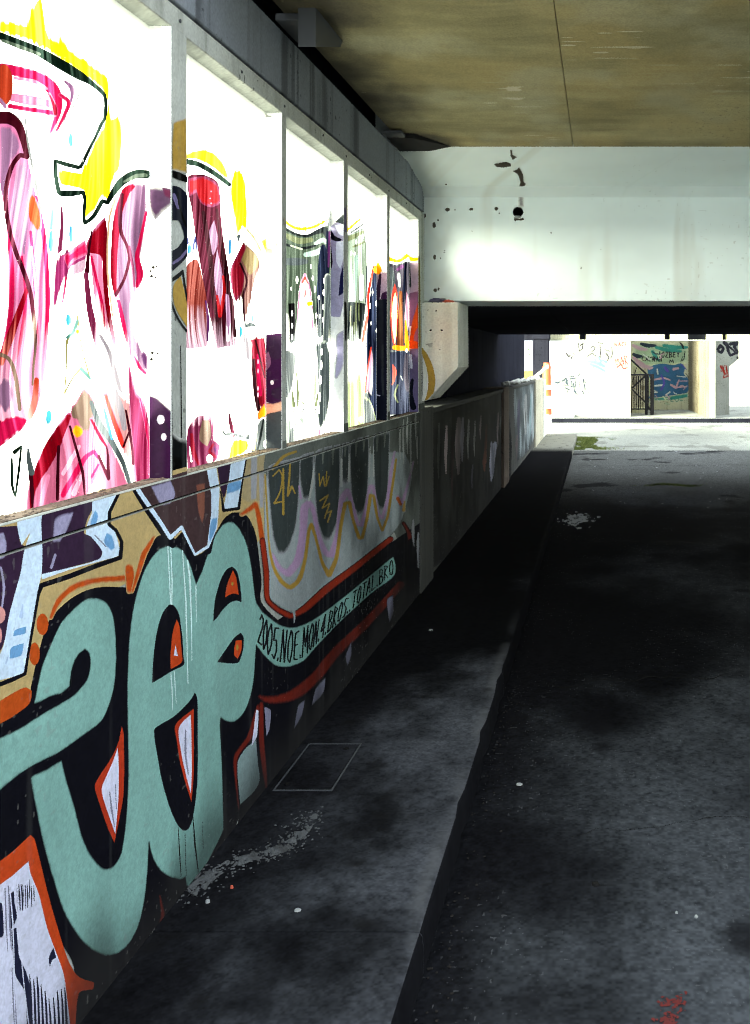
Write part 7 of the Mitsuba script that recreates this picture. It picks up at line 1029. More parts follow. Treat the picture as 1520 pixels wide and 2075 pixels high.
('A','blackt','g_tag',None,[[0,1577,1796,1567,1782,1579,1624,1668,1625,1674,1637,1664,1650,1604,1648,1595,1787]]),
('A','blackt','g_tag',None,[[0,1668,1786,1705,1618,1728,1618,1742,1678,1761,1616,1780,1613,1807,1790,1795,1795,1782,1786,1768,1690,1754,1739,1740,1749,1727,1739,1717,1691,1695,1786,1682,1796]]),
('A','blackt','g_tag',None,[[0,1858,1794,1811,1618,1824,1608,1837,1618,1863,1726,1895,1614,1912,1605,1920,1622,1875,1785]]),
('A','blackt','g_tag',None,[[0,1836,1699,1823,1690,1832,1672,1892,1670,1905,1679,1897,1697]]),
('A','blackt','g_tag',None,[[0,1929,1785,1926,1613,1939,1603,1952,1613,1954,1709,1991,1610,2008,1601,2017,1614,2026,1785,2013,1794,2000,1785,1994,1679,1953,1789,1942,1794]]),
('A','blackt','g_tag',None,[[1,2052,1958,2003,1872,2006,1790,2025,1751,2077,1736,2119,1825,2112,1919,2099,1944,2066,1960],[2058,1772,2041,1786,2034,1850,2068,1924,2081,1909,2088,1832]]),
('A','blackt','g_tag',None,[[0,2135,1951,2124,1935,2135,1920,2204,1926,2130,1770,2132,1756,2245,1747,2252,1760,2241,1775,2170,1780,2246,1940,2243,1955,2230,1961]]),
('A','blackt','g_tag',None,[[2,2261,1945,2262,1757,2277,1746,2351,1759,2365,1776,2373,1815,2370,1838,2344,1851,2357,1876,2361,1924,2282,1961],[2293,1780,2293,1834,2342,1818,2335,1787],[2325,1877,2293,1871,2293,1923,2331,1909]]),
('A','blackt','g_tag',None,[[0,2396,1937,2389,1772,2404,1761,2483,1757,2493,1767,2487,1784,2419,1790,2423,1914,2488,1923,2498,1942,2483,1953]]),
('A','blackt','g_tag',None,[[0,2462,1878,2399,1872,2389,1852,2404,1841,2467,1847,2477,1867]]),
('A','blackt','g_tag',None,[[0,2605,1961,2567,1895,2534,1959,2510,1951,2563,1847,2580,1852,2624,1942,2622,1956]]),
('A','blackt','g_tag',None,[[0,2567,1877,2553,1866,2547,1776,2562,1761,2577,1771,2583,1861]]),
('A','blackt','g_tag',None,[[0,2286,1690,2264,1574,2270,1563,2290,1570,2305,1650,2348,1594,2390,1650,2405,1570,2418,1561,2428,1566,2404,1697,2386,1694,2348,1633,2307,1697]]),
('A','blackt','g_tag',None,[[0,2617,2272,2615,2258,2686,2145,2727,2048,2740,2039,2762,2043,2772,2063,2741,2182,2640,2276]]),
('A','blackt','g_tag',None,[[0,2720,1804,2652,1634,2660,1618,2739,1653,2776,1693,2799,1834,2810,1963,2801,1975,2785,1967,2752,1702,2686,1653,2742,1793,2738,1807]]),
('A','greend','g_tag',None,[[0,2336,349,2310,303,2327,252,2421,255,2418,275,2342,270,2333,303,2373,350,2431,345,2437,363,2384,378]]),
('A','greend','g_tag',None,[[1,2531,399,2468,339,2473,290,2493,267,2547,266,2577,292,2594,324,2584,380,2569,395],[2545,292,2500,290,2490,331,2535,375,2561,373,2569,323]]),
('A','greend','g_tag',None,[[0,2646,394,2621,348,2638,296,2732,299,2729,320,2653,314,2644,348,2684,395,2742,389,2748,407,2695,423]]),
('A','slatet','g_drip',None,[[0,2790,1252,2872,1151,2902,1093,2916,958,2922,664,2933,656,2939,958,2926,1101,2891,1165,2802,1254]]),
('A','pinkt','g_tag',None,[[0,1964,1857,1968,1750,1911,1738,1905,1726,1916,1711,2000,1719,2009,1735,1996,1840,2114,1869,2123,1886,2109,1896,2034,1883,1985,1872]]),
('A','ylw','g_tag',None,[[0,1211,1715,1216,1686,1328,1653,1464,1669,1475,1683,1460,1698,1330,1678,1234,1723]]),
('A','blackt','g_tag',None,[[0,1735,1791,1636,1765,1629,1750,1640,1741,1760,1764,1734,1736,1742,1712,1879,1678,1895,1683,1892,1703,1788,1740,1813,1778,1807,1794]]),
('A','ylw','g_tag',None,[[0,1376,1011,1374,997,1293,979,1288,964,1406,973,1412,991,1399,1011]]),
('A','bluet','g_tag',None,[[0,1553,408,1481,414,1464,397,1481,380,1571,381,1696,448,1703,472,1676,486]]),
('A','slatet','g_tag',None,[[0,1472,179,1423,175,1414,164,1423,152,1465,151,1452,96,1472,76,1491,90,1502,151,1526,151,1535,163,1499,211,1480,205]]),
('A','bluet','g_tag',None,[[0,1720,474,1484,340,1479,311,1509,306,1618,391,1715,431,1754,393,1779,397,1761,468]]),
('A','ylw','g_tag',None,[[0,2052,457,2049,442,2080,384,2117,332,2163,330,2233,358,2235,374,2219,385,2139,369,2079,457,2065,464]]),
('A','slatet','g_tag',None,[[0,1683,1953,1690,1932,1810,1858,1886,1848,1944,1854,1960,1844,1977,1856,1966,1968,1957,1977,1939,1968,1920,1887,1822,1897,1706,1965]]),
('A','greent','g_tag',None,[[0,1513,1866,1414,1815,1416,1799,1466,1756,1479,1775,1456,1807,1502,1838,1536,1836,1583,1807,1602,1822,1559,1853]]),
('A','whitet','g_tag',None,[[0,1868,336,1878,307,1927,263,1956,268,1952,297,1882,340]]),
('A','whitet','g_tag',None,[[0,1365,1878,1371,1861,1479,1786,1538,1715,1602,1677,1626,1685,1621,1714,1544,1747,1494,1806,1389,1886]]),
('A','whitet','g_tag',None,[[0,2407,602,2449,519,2493,530,2513,504,2532,507,2534,519,2508,554,2492,558,2460,543,2428,606]]),
('A','greend','g_tag',None,[[0,1426,542,1347,498,1341,481,1360,472,1417,498,1447,418,1431,347,1456,335,1483,389,1481,444,1441,534]]),
('A','pinkt','g_tag',None,[[0,2648,818,2591,788,2587,761,2608,755,2682,790,2714,793,2780,729,2743,664,2748,651,2762,651,2811,719,2805,753,2754,811,2716,836]]),
('A','ylw','g_tag',None,[[0,2839,1667,2788,1651,2784,1626,2799,1619,2840,1634,2895,1574,2922,1561,2997,1576,2999,1592,2988,1603,2923,1594,2866,1654]]),
('A','greend','g_tag',None,[[0,1137,494,1184,442,1247,406,1298,409,1489,471,1508,403,1530,396,1543,408,1500,498,1272,436,1221,452,1151,501]]),
('A','greent','g_tag',None,[[0,2183,257,2122,228,2111,203,2117,191,2142,198,2266,140,2289,147,2285,177,2176,228,2188,242]]),
('A','pinkt','g_tag',None,[[0,2120,499,2127,478,2228,424,2239,342,2253,328,2272,331,2315,415,2312,430,2288,434,2269,405,2251,441,2217,469,2144,511]]),
('A','whitet','g_tag',None,[[0,1676,676,1672,648,1684,636,1701,639,1709,653,1817,604,1838,614,1827,636,1690,683]]),
('A','violett','g_tag',None,[[0,2655,1538,2655,1518,2769,1414,2838,1332,2852,1332,2854,1348,2796,1435,2679,1542]]),
('A','pinkt','g_tag',None,[[0,1144,667,1148,588,1164,580,1173,592,1167,638,1189,645,1192,663,1173,677]]),
('A','whitet','g_tag',None,[[0,1419,271,1459,158,1473,148,1590,235,1626,244,1684,239,1697,256,1679,273,1591,271,1480,193,1456,277,1432,284]]),
('A','pinkt','g_tag',None,[[0,1778,485,1775,460,1829,449,1856,373,1873,370,1877,383,1848,464,1799,492]]),
('A','ylw','g_tag',None,[[0,1452,269,1363,207,1360,183,1383,179,1493,262,1595,160,1620,164,1660,207,1649,223,1607,202,1498,288]]),
('A','violett','g_tag',None,[[0,1274,494,1272,480,1316,372,1332,360,1450,480,1445,491,1429,491,1338,405,1299,494]]),
('Q','blackt','g_tag',None,[[1,3569,2127,3492,2001,3492,1972,3519,1943,3516,1915,3530,1896,3620,1852,3657,1851,3687,1877,3721,1936,3744,1986,3747,2031,3716,2077,3640,2145,3597,2151],[3620,1947,3575,1959,3623,2036,3652,2008]]),
('Q','blackt','g_tag',None,[[0,3687,2230,3676,2197,3687,2164,3772,2082,3815,1899,3853,1879,3880,1888,3900,1926,3892,2047,3868,2140,3828,2190,3750,2251,3715,2251]]),
('Q','blackt','g_tag',None,[[0,3898,2197,3868,2166,3875,2124,3913,2105,4003,2114,3989,2076,3989,2047,4090,1911,3929,1849,3853,2008,3823,2024,3801,2017,3787,1998,3787,1975,3883,1784,3913,1768,3947,1775,4176,1866,4190,1884,4190,1908,4085,2060,4169,2149,4180,2182,4169,2215,4124,2238]]),
('Q','blackt','g_tag',None,[[0,3866,2099,3856,2085,3860,2060,4077,1843,4110,1843,4120,1857,4116,1883,3899,2099]]),
('Q','blackt','g_tag',None,[[0,4107,1768,4097,1737,4123,1693,4154,1678,4176,1685,4190,1704,4184,1738,4132,1772]]),
('Q','redt','g_tag',None,[[0,3606,1498,3595,1445,3644,1376,3653,1345,3653,1331,3622,1350,3609,1332,3669,1293,3680,1318,3675,1376,3620,1457,3624,1473,3655,1459,3668,1477,3622,1505]]),
('Q','redt','g_tag',None,[[0,3682,1508,3668,1495,3699,1257,3712,1248,3726,1262,3694,1499]]),
('Q','redt','g_tag',None,[[0,3728,1510,3687,1377,3753,1217,3765,1208,3778,1226,3715,1378,3746,1497]]),
('Q','redt','g_tag',None,[[0,3782,1512,3772,1499,3777,1199,3790,1190,3803,1199,3801,1352,3841,1151,3858,1142,3867,1159,3799,1504]]),
('Q','redt','g_tag',None,[[0,3787,1330,3774,1321,3779,1305,3824,1285,3839,1290,3836,1309]]),
('Q','redt','g_tag',None,[[0,3598,1479,3600,1466,3684,1374,3714,1320,3713,1243,3690,1105,3707,1099,3847,1161,3850,1182,3833,1188,3726,1140,3749,1243,3750,1330,3735,1365,3684,1426,3621,1487,3607,1489]]),
('K','blackt','g_tag',None,[[0,3202,1687,3143,1427,3138,1362,3174,1306,3216,1267,3235,1264,3249,1277,3246,1296,3193,1346,3180,1371,3228,1529,3256,1670,3252,1695,3238,1706,3212,1702]]),
('K','bluelt','g_tag',None,[[0,3020,1447,3020,1431,3097,1367,3034,1292,3034,1276,3046,1270,3130,1368,3040,1450]]),
('K','bluelt','g_tag',None,[[0,3089,1401,3059,1248,3070,1207,3154,1158,3167,1160,3172,1171,3167,1183,3088,1232,3116,1397,3106,1410]]),
('K','bluelt','g_tag',None,[[0,3126,1128,3009,1070,3006,1050,3022,1045,3119,1094,3129,1028,3041,1015,3032,1006,3037,990,3156,1008,3138,1126]]),
]
ART_NAMES = {}
HOLD = {}      # surface -> list of (parent key, region in metres, map to 3-D, material, minimum size)
def ring(r): return np.array(r, float).reshape(-1, 2) / 1000
def polys_of(rings):
    out, i = [], 0
    while i < len(rings):
        n = rings[i][0]
        ext, holes = ring(rings[i][1:]), [ring(r) for r in rings[i + 1:i + 1 + n]]
        i += 1 + n
        g = sg.Polygon(ext, holes)
        out.append(g if g.is_valid else g.buffer(0))
    return so.unary_union(out)
def parts_of(g):
    return [q for q in getattr(g, 'geoms', [g]) if q.geom_type == 'Polygon' and q.area > 4e-7]
def triangles(q, size=None):
    v, f = trimesh.creation.triangulate_polygon(q, engine='earcut')
    if size:
        v, f = trimesh.remesh.subdivide_to_size(np.c_[v, np.zeros(len(v))], f, size, max_iter=12)
        v = v[:, :2]
    return np.asarray(v), np.asarray(f)
def sheet(polys, to3d, a, ext, whole, want):
    vs, fs, uvs, n0 = [], [], [], 0
    for q in polys:
        size = None
        if ext and ext[0] == 'fade': size = .04
        if ext and ext[0] == 'soft': size = max(ext[2] / 1000 * .5, .006)
        v, f = triangles(q, size)
        if not len(f): continue
        if ext and ext[0] == 'fade':
            t = np.clip((ext[2] / 1000 - v[:, 1]) / ((ext[2] - ext[3]) / 1000), 0, 1)
            uv = np.c_[np.full(len(v), a), PIDX[ext[1]] + .98 * t]
        elif ext and ext[0] == 'soft':
            d = shapely.distance(whole.boundary, shapely.points(v))
            uv = np.c_[np.full(len(v), a), PIDX[ext[1]] + .98 * np.clip(1 - d / (ext[2] / 1000), 0, 1)]
        else:
            uv = np.c_[np.full(len(v), a), np.full(len(v), a)]
        p3 = to3d(v)
        k = f[0]
        nrm = np.cross(p3[f[:, 1]] - p3[f[:, 0]], p3[f[:, 2]] - p3[f[:, 0]]).sum(0)
        if nrm @ want < 0: f = f[:, ::-1]
        vs.append(p3); fs.append(f + n0); uvs.append(uv); n0 += len(v)
    if not vs: return None
    return np.vstack(vs), np.vstack(fs), np.vstack(uvs)
MERGE = {'g_drip', 'g_highlight', 'g_dot', 'g_tag', 'g_lettering', 'bolt_hole', 'rust_stain', 'spalled_patch'}
PLAIN = {'g_letter': 'painted_letter', 'g_fill': 'painted_fill', 'g_outline': 'painted_outline', 'g_stroke': 'painted_stroke', 'g_shading': 'painted_shading', 'g_drip': 'paint_drips', 'g_highlight': 'paint_highlights', 'g_dot': 'pock_marks',
         'g_tag': 'scrawled_tags', 'g_lettering': 'hand_lettering', 'g_background': 'painted_background', 'g_yellow_halo': 'yellow_halo', 'g_flame': 'painted_flame', 'g_scallop': 'painted_scallop', 'g_scallop_edge': 'scallop_edge', 'bolt_hole': 'bolt_holes', 'rust_stain': 'rust_stains', 'spalled_patch': 'spalled_patches'}
COLOUR_WORD = dict(tealp='teal', yellow='yellow', inkblack='black', mag='magenta', crimson='crimson', maroon='dark maroon', ochrel='ochre', charcoal='charcoal', lilac='lilac', orangep='orange red', dred='dark red', dred2='dark red', palebl='pale blue', plumd='dark plum', redor='red orange', ochre='ochre', navy='navy', mauvepink='pink mauve', palel2='pale lilac', paleg='pale grey', bluet='blue green', black='black', blackgreen='black green', plumv='plum', greygreen='grey green')
def paint_on(surface, parent, region, to3d, want, material='wall_paint', scale=1.0):
    """The painted shapes of one surface on one holder: cut to its region and to each other, so that none overlap. Returns what is left bare."""
    items = [(c, n, e, polys_of(r)) for s, c, n, e, r in ART if s == surface]
    top, cut = None, []
    for c, n, e, g in reversed(items):
        g2 = g.intersection(region)
        if g2.is_empty: continue
        vis = g2 if top is None else g2.difference(top)
        top = g2 if top is None else top.union(g2)
        if c != 'clear' and not (c == 'conc'):
            cut.append((c, n, e, parts_of(vis), g))
    bins, done = {}, []
    for c, n, e, ps, whole in reversed(cut):
        if not ps: continue
        m = sheet(ps, to3d, PIDX[c], e, whole, want)
        if m is None: continue
        done += ps
        key = n
        small = sum(q.area for q in ps) * scale < 220
        if n not in MERGE and small: key = 'g_detail'
        if key in MERGE or key == 'g_detail':
            bins.setdefault(key, []).append(m)
        else:
            lab = None
            if n == 'g_letter' and c in COLOUR_WORD: lab = COLOUR_WORD[c] + ' painted letter'
            obj(PLAIN[n], (m[0], m[1]), material, parent, uv=m[2], label=lab)
    for key, ms in bins.items():
        off = np.cumsum([0] + [len(m[0]) for m in ms[:-1]])
        v, f, uv = np.vstack([m[0] for m in ms]), np.vstack([m[1] + o for m, o in zip(ms, off)]), np.vstack([m[2] for m in ms])
        obj(PLAIN.get(key, 'small_paint_strokes'), (v, f), material, parent, uv=uv, kind=None if key == 'g_lettering' else 'stuff', label='black hand painted lettering on a teal banner' if key == 'g_lettering' else None)
    return region.difference(so.unary_union(done)) if done else region
def on_x(x): return lambda v: np.c_[np.full(len(v), x), v[:, 0], v[:, 1]]
def on_y(y): return lambda v: np.c_[v[:, 0], np.full(len(v), y), v[:, 1]]

# ---------------------------------------------------------------- window wall
ww = thing('window_wall', 'long concrete wall with graffiti on its lower half and a row of painted windows', 'wall')
lw = obj('lower_wall', box(-1.50, XW, YB, 6.757, -.25, 1.1765), 'frame_concrete', ww)
sl = obj('sill', hull([[x, y, z] for y in (YB, 6.757) for x, z in ((-1.50, 1.1835), (XW, 1.1835), (XW, 1.2405), (-1.253, 1.2435), (-1.50, 1.2435))]), 'frame_concrete', ww)
obj('joint', box(-1.50, -1.262, YB, 6.757, 1.176, 1.184), 'tar_black', ww)
tr = obj('top_rail', box(-1.46, XW, YB, 6.95, 2.558, 2.626, .003), 'frame_concrete', ww)
for y_ in (2.2, 2.92, 3.42, 3.88, 4.42, 4.82, 5.3, 5.78, 6.3):
    obj('bolt', cyl((XW - .002, y_, 2.594 + .006 * math.sin(y_ * 40)), (XW + .004, y_, 2.594 + .006 * math.sin(y_ * 40)), .0055, 8), 'dark_steel', ww)
obj('groove', box(-1.46, -1.268, YB, 6.95, 2.625, 2.640), 'tar_black', ww)
obj('fascia', box(-1.46, XW - .002, YB, 6.95, 2.639, 2.880, .004), 'fascia_concrete', ww)
posts = [(2.867, 2.969)] + [(3.858, 3.906), (4.78, 4.854), (5.747, 5.814)]
back = [(2.867 - .90 - .95 * k - .05 - (.05 if k % 2 else 0), 2.867 - .90 - .95 * k) for k in range(7)]
post_keys = []
for a, b in posts + back:
    if b < YB: continue
    post_keys.append((a, b, obj('mullion', box(-1.42, XW, a, b, 1.2405, 2.560), 'frame_concrete', ww)))
jamb = obj('end_jamb', box(-1.42, XW, 6.72, 6.95, 1.2405, 2.560), 'frame_concrete', ww)
post_keys.append((6.72, 6.95, jamb))
obj('end_pier', box(-1.50, XW + .012, 6.757, 7.25, -.25, 1.262, .006), 'parapet_concrete', ww)
wall_scale = 2000. ** 2 * 1.25
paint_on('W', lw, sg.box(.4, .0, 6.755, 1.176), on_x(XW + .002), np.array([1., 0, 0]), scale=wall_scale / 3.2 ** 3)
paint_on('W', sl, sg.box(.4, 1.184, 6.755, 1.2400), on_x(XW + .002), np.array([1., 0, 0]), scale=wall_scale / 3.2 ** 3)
for i, (a, b, key) in enumerate(post_keys):
    if a < 2.5: continue
    paint_on('W', key, sg.box(a + .001, 1.2440, b - .001, 2.556), on_x(XW + .002), np.array([1., 0, 0]), scale=wall_scale / a ** 3)
    r = {2.867: 'R0', 3.858: 'R1', 4.78: 'R2', 5.747: 'R3', 6.72: 'R4'}[a]
    obj('reveal_lining', box(XG + .001, XW - .001, a - .0030, a - .0003, 1.2440, 2.5575), 'lit_reveal_white', key)  # window light on the concrete reveal, put in as a white sheet
    paint_on(r, key, sg.box(XG + .003, 1.2445, XW - .0015, 2.556), on_y(a - .0042), np.array([0, -1., 0]), scale=(2000 / a) ** 2)
# panes: what the paint leaves bare stays glass, the paint is a translucent film on it
edges = sorted(post_keys)
for (a0, b0, _), (a1, b1, _) in zip(edges[:-1], edges[1:]):
    region = sg.box(b0, 1.2440, a1, 2.559)
    tmp = 'window_wall__pane' if 'window_wall__pane' not in scene else None
    key = key_for('pane', ww)
    scene[key] = None
    bare = paint_on('G', key, region, on_x(XG), np.array([1., 0, 0]), 'glass_paint', scale=wall_scale / max(a1, 2.6) ** 3) if a1 > 2.5 else region
    v, f, n0 = [], [], 0
    for q in parts_of(bare):
        tv, tf = triangles(q)
        v.append(on_x(XG)(tv)); f.append(tf + n0); n0 += len(tv)
    v, f = np.vstack(v), np.vstack(f)
    flip = np.cross(v[f[:, 1]] - v[f[:, 0]], v[f[:, 2]] - v[f[:, 0]])[:, 0] < 0
    f[flip] = f[flip][:, ::-1]
    scene[key] = mikit.ply((v, f), 'pane_glass')
# dirt and crumbs lying on the ledge under the glass
def crumbs(n, y0, y1, x0, x1, z, r0, r1, seed):
    rr = np.random.RandomState(seed)
    ms = []
    for _ in range(n):
        m = trimesh.creation.icosphere(subdivisions=0, radius=1.0)
        m.vertices = m.vertices * (1 + .35 * (rr.rand(len(m.vertices), 1) - .5)) * (rr.uniform(r0, r1) * np.array([1, 1.3, .7]))
        m.apply_translation([rr.uniform(x0, x1), rr.uniform(y0, y1), z])
        ms.append(m)
    return cat(*ms)
obj('ledge_dirt', box(XG + .004, XW - .008, 1.75, 6.71, 1.2432, 1.2455), 'rubble', ww)
obj('ledge_grit', crumbs(420, 1.9, 6.7, XG + .008, XW - .008, 1.2465, .0015, .006, 3), 'rubble', ww, kind='stuff')
obj('ledge_grit', crumbs(60, 5.82, 6.3, XG + .004, XG + .03, 1.247, .004, .010, 4), 'tar_black', ww, kind='stuff')

# ---------------------------------------------------------------- ceiling, brackets
cs = thing('ceiling_slab', 'brown stained concrete ceiling slab over the near part of the passage', 'ceiling')
CZ = 2.915
xs = [-1.215, -.178, 1.75, 4.7]
ys0 = 3.0
for i, (a, b) in enumerate(zip(xs[:-1], xs[1:])):
    gap = .0018
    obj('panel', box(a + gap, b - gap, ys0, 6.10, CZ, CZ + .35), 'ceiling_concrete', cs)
obj('upper_slab', box(-1.46, 4.7, ys0, 6.10, CZ + .352, CZ + .6), 'dark_concrete', cs)
obj('recess_back', box(-1.46, -1.40, ys0, 6.10, 2.8805, CZ + .351), 'dark_concrete', cs)
b1 = thing('ceiling_bracket', 'dark concrete bracket hanging from the ceiling by the upper wall, nearer of two', 'bracket')
obj('block', hull([[x, y, z] for x, y, z in ((-1.142, 3.71, 2.92), (-1.076, 3.71, 2.92), (-1.142, 3.71, 2.767), (-1.076, 3.71, 2.767), (-1.142, 4.10, 2.92), (-1.076, 4.10, 2.92), (-1.142, 4.06, 2.879), (-1.076, 4.06, 2.879))]), 'dark_steel', b1)
obj('plate', box(-1.246, -1.143, 3.76, 4.02, 2.884, 2.913, .003), 'dark_steel', b1)
b2 = thing('ceiling_bracket', 'small black bracket under the ceiling in the corner beside the white beam', 'bracket')
obj('block', hull([[-1.247, 5.72, 2.913], [-1.09, 5.74, 2.913], [-1.247, 5.72, 2.884], [-1.10, 5.74, 2.886], [-1.247, 6.09, 2.913], [-.93, 6.09, 2.913], [-1.247, 6.09, 2.884], [-1.06, 6.09, 2.886]]), 'tar_black', b2)
obj('plate', box(-1.246, -1.14, 5.62, 5.718, 2.884, 2.905, .003), 'dark_steel', b2)

# ---------------------------------------------------------------- white beam across the passage
wb = thing('cross_beam', 'white painted concrete beam spanning the passage with a drain hole', 'beam')
prof = [(6.105, 3.5), (6.105, 2.915), (6.86, 2.806), (6.94, 2.745), (6.94, 2.016), (6.945, 2.013), (7.55, 2.013), (7.55, 3.5)]
hole_c, hole_r = ((1050 - 1220) / 2000 * 6.94, (735 - 430) / 2000 * 6.94 + EYE), .037
# front built as an extruded profile; the hole is a real recess cut with manifold
import manifold3d as m3
pm = sg.Polygon(prof)
ex = trimesh.creation.extrude_polygon(pm, 6.2)
vv = np.asarray(ex.vertices)
ex = trimesh.Trimesh(np.c_[vv[:, 2] - 1.5, vv[:, 0], vv[:, 1]], np.asarray(ex.faces), process=True)
ex.fix_normals()
def to_m3(m): return m3.Manifold(m3.Mesh(np.asarray(m.vertices, np.float32), np.asarray(m.faces, np.uint32)))
pipe = cyl((hole_c[0], 6.90, hole_c[1]), (hole_c[0] - .01, 7.25, hole_c[1] + .02), hole_r, 24)
bm = to_m3(ex) - to_m3(pipe)
mm = bm.to_mesh()
body = obj('body', trimesh.Trimesh(mm.vert_properties[:, :3], mm.tri_verts, process=False), 'white_paint', wb)
a = np.linspace(0, 2 * np.pi, 25)[:-1]
liner = [np.c_[hole_c[0] + rr * np.cos(a), np.full(24, y), hole_c[1] + rr * np.sin(a)] for rr, y in ((hole_r - .001, 6.938), (hole_r - .003, 6.945), (hole_r - .003, 7.22))]
lv = np.vstack(liner + [[[hole_c[0], 7.22, hole_c[1]]]])
lf = []
for k in range(2):
    for j in range(24):
        q, r = k * 24 + j, k * 24 + (j + 1) % 24
        lf += [[q, r, r + 24], [q, r + 24, q + 24]]
lf += [[48 + j, 48 + (j + 1) % 24, 72] for j in range(24)]
obj('drain_pipe', trimesh.Trimesh(lv, lf, process=False), 'tar_black', wb, smooth=40)
obj('lime_crust', hull([[hole_c[0] + dx, 6.939 - dy, hole_c[1] - hole_r + dz] for dx, dy, dz in ((-.022, 0, .014), (.012, 0, .014), (-.018, .014, .004), (.010, .016, .006), (-.03, 0, -.008), (.02, 0, -.006), (-.005, .012, -.006))]), 'paper_white', wb)
paint_on('B', body, sg.box(-1.249, 2.02, 4.6, 2.744), on_y(6.938), np.array([0, -1., 0]), scale=(2000 / 6.94) ** 2)
def on_haunch(v): return np.c_[v[:, 0], v[:, 1], 2.915 - .1447 * (v[:, 1] - 6.105) - .003]
paint_on('H', body, sg.box(-1.249, 6.11, 4.6, 6.855), on_haunch, np.array([0, -.1, -1.]), scale=(2000 / 6.4) ** 2 * .15)

cb = thing('corbel', 'pale concrete corbel with slanted foot and ochre paint at the end of the window wall', 'corbel')
k = 6.84 / 2000
def cpt(u, v): return ((u - 1220) * k, (735 - v) * k + EYE)
cp = [cpt(846, 614), cpt(927, 612), cpt(928, 744), cpt(866, 811), cpt(846, 815)]
cor = obj('block', hull([[x, y, z] for y in (6.845, 7.38) for x, z in cp] + [[x * 1.0 + (.003 if i in (1, 2) else 0), 6.852, z] for i, (x, z) in enumerate(cp)]), 'pale_concrete', cb)
paint_on('C', cor, sg.Polygon(cp).buffer(-.002), on_y(6.843), np.array([0, -1., 0]), scale=(2000 / 6.84) ** 2)
w1 = thing('crumpled_wrapper', 'dark blue crumpled wrapper lying on top of the pale corbel', 'litter')
def crumple(cx, cy, cz, sx, sy, sz, seed, sub=2):
    m = trimesh.creation.icosphere(subdivisions=sub)
    v = np.asarray(m.vertices)
    v = v * (1 + .55 * (meshkit.fbm(v * 2.1 + seed, 3, seed)[:, None] - .5) * 2)
    m.vertices = v * [sx, sy, sz] + [cx, cy, cz]
    return m
zt = cpt(0, 612)[1]
obj('foil', crumple((884 - 1220) * k, 6.885, zt + .014, .058, .030, .014, 3), 'paper_blue', w1)
obj('torn_corner', crumple((896 - 1220) * k, 6.875, zt + .024, .022, .018, .006, 8), 'paper_white', w1)
w2 = obj('paper_scrap', crumple((906 - 1220) * k, 6.885, zt + .009, .040, .022, .009, 9), 'paper_red', label='flat red paper scrap beside the dark wrapper on the corbel', cat='litter')

# ---------------------------------------------------------------- bridge deck, abutment, right side wall
bd = thing('bridge_deck', 'low dark concrete bridge deck over the middle of the passage', 'bridge')
for a, b in ((-2.4, -.45), (-.45, 1.55), (1.55, 3.2), (3.2, 4.7)):
    obj('soffit_slab', box(a + .004, b - .004, 7.555, 15.2, 2.014, 2.3), 'dark_concrete', bd)
obj('deck', box(-2.4, 4.7, 7.555, 15.2, 2.302, 3.5), 'dark_concrete', bd)
ab = thing('abutment_wall', 'dark streaked wall set back behind the low parapet under the bridge', 'wall')
for a, b in ((7.4, 10.2), (10.2, 15.2), (15.2, 20.3)):
    obj('panel', box(-1.95, -1.62 if a < 10 else -1.60, a + .003, b - .003, -.25, 2.0135 if a < 15 else 2.45), 'dark_concrete', ab)
sw = thing('side_wall', 'plain grey concrete wall on the right side of the road under the bridge', 'wall')
for a, b in ((-1.0, 3.0), (3.0, 6.5), (6.5, 9.5), (9.5, 12.5), (12.5, 15.2)):
    obj('panel', box(4.42, 4.65, a + .004, b - .004, -.25, 3.5), 'parapet_concrete', sw)

# ---------------------------------------------------------------- parapet beyond the windows
pp = thing('parapet', 'low weathered concrete parapet with dripping stains running on beyond the windows', 'wall')
segs = [(7.25, 12.45), (13.15, 18.45)]
pk = []
for a, b in segs:
    pk.append(obj('panel', box(-1.48, -1.27, a, b, -.25, 1.205), 'parapet_concrete', pp))
    obj('coping', box(-1.50, XW + .004, a + .002, b - .002, 1.2055, 1.246, .006), 'parapet_concrete', pp)
obj('pier', box(-1.50, XW + .014, 12.45, 13.15, -.25, 1.262, .01), 'rubble', pp)
obj('pier', box(-1.50, XW + .014, 18.45, 20.8, -.25, 1.262, .01), 'stained_concrete', pp)
for k_, (a, b) in zip(pk, segs):
    paint_on('P', k_, sg.box(a + .01, 0.0, b - .01, 1.203), on_x(-1.268), np.array([1., 0, 0]), scale=wall_scale / a ** 3)
obj('broken_edge', crumbs(60, 14, 20.6, -1.45, -1.27, 1.275, .02, .06, 8), 'pale_concrete', pp, kind='stuff')
eb = thing('end_block', 'white sunlit concrete block with a sloping top at the far end of the parapet', 'block')
obj('body', hull([[x, y, z] for y in (20.85, 21.6) for x, z in ((-1.50, -.25), (-1.23, -.25), (-1.23, 1.22), (-1.50, 1.20))]), 'pale_concrete', eb)
obj('sloping_cap', hull([[x, y, z] for y in (20.86, 21.55) for x, z in ((-1.46, 1.225), (-1.16, 1.46), (-1.16, 1.54), (-1.46, 1.29))]), 'pale_concrete', eb)

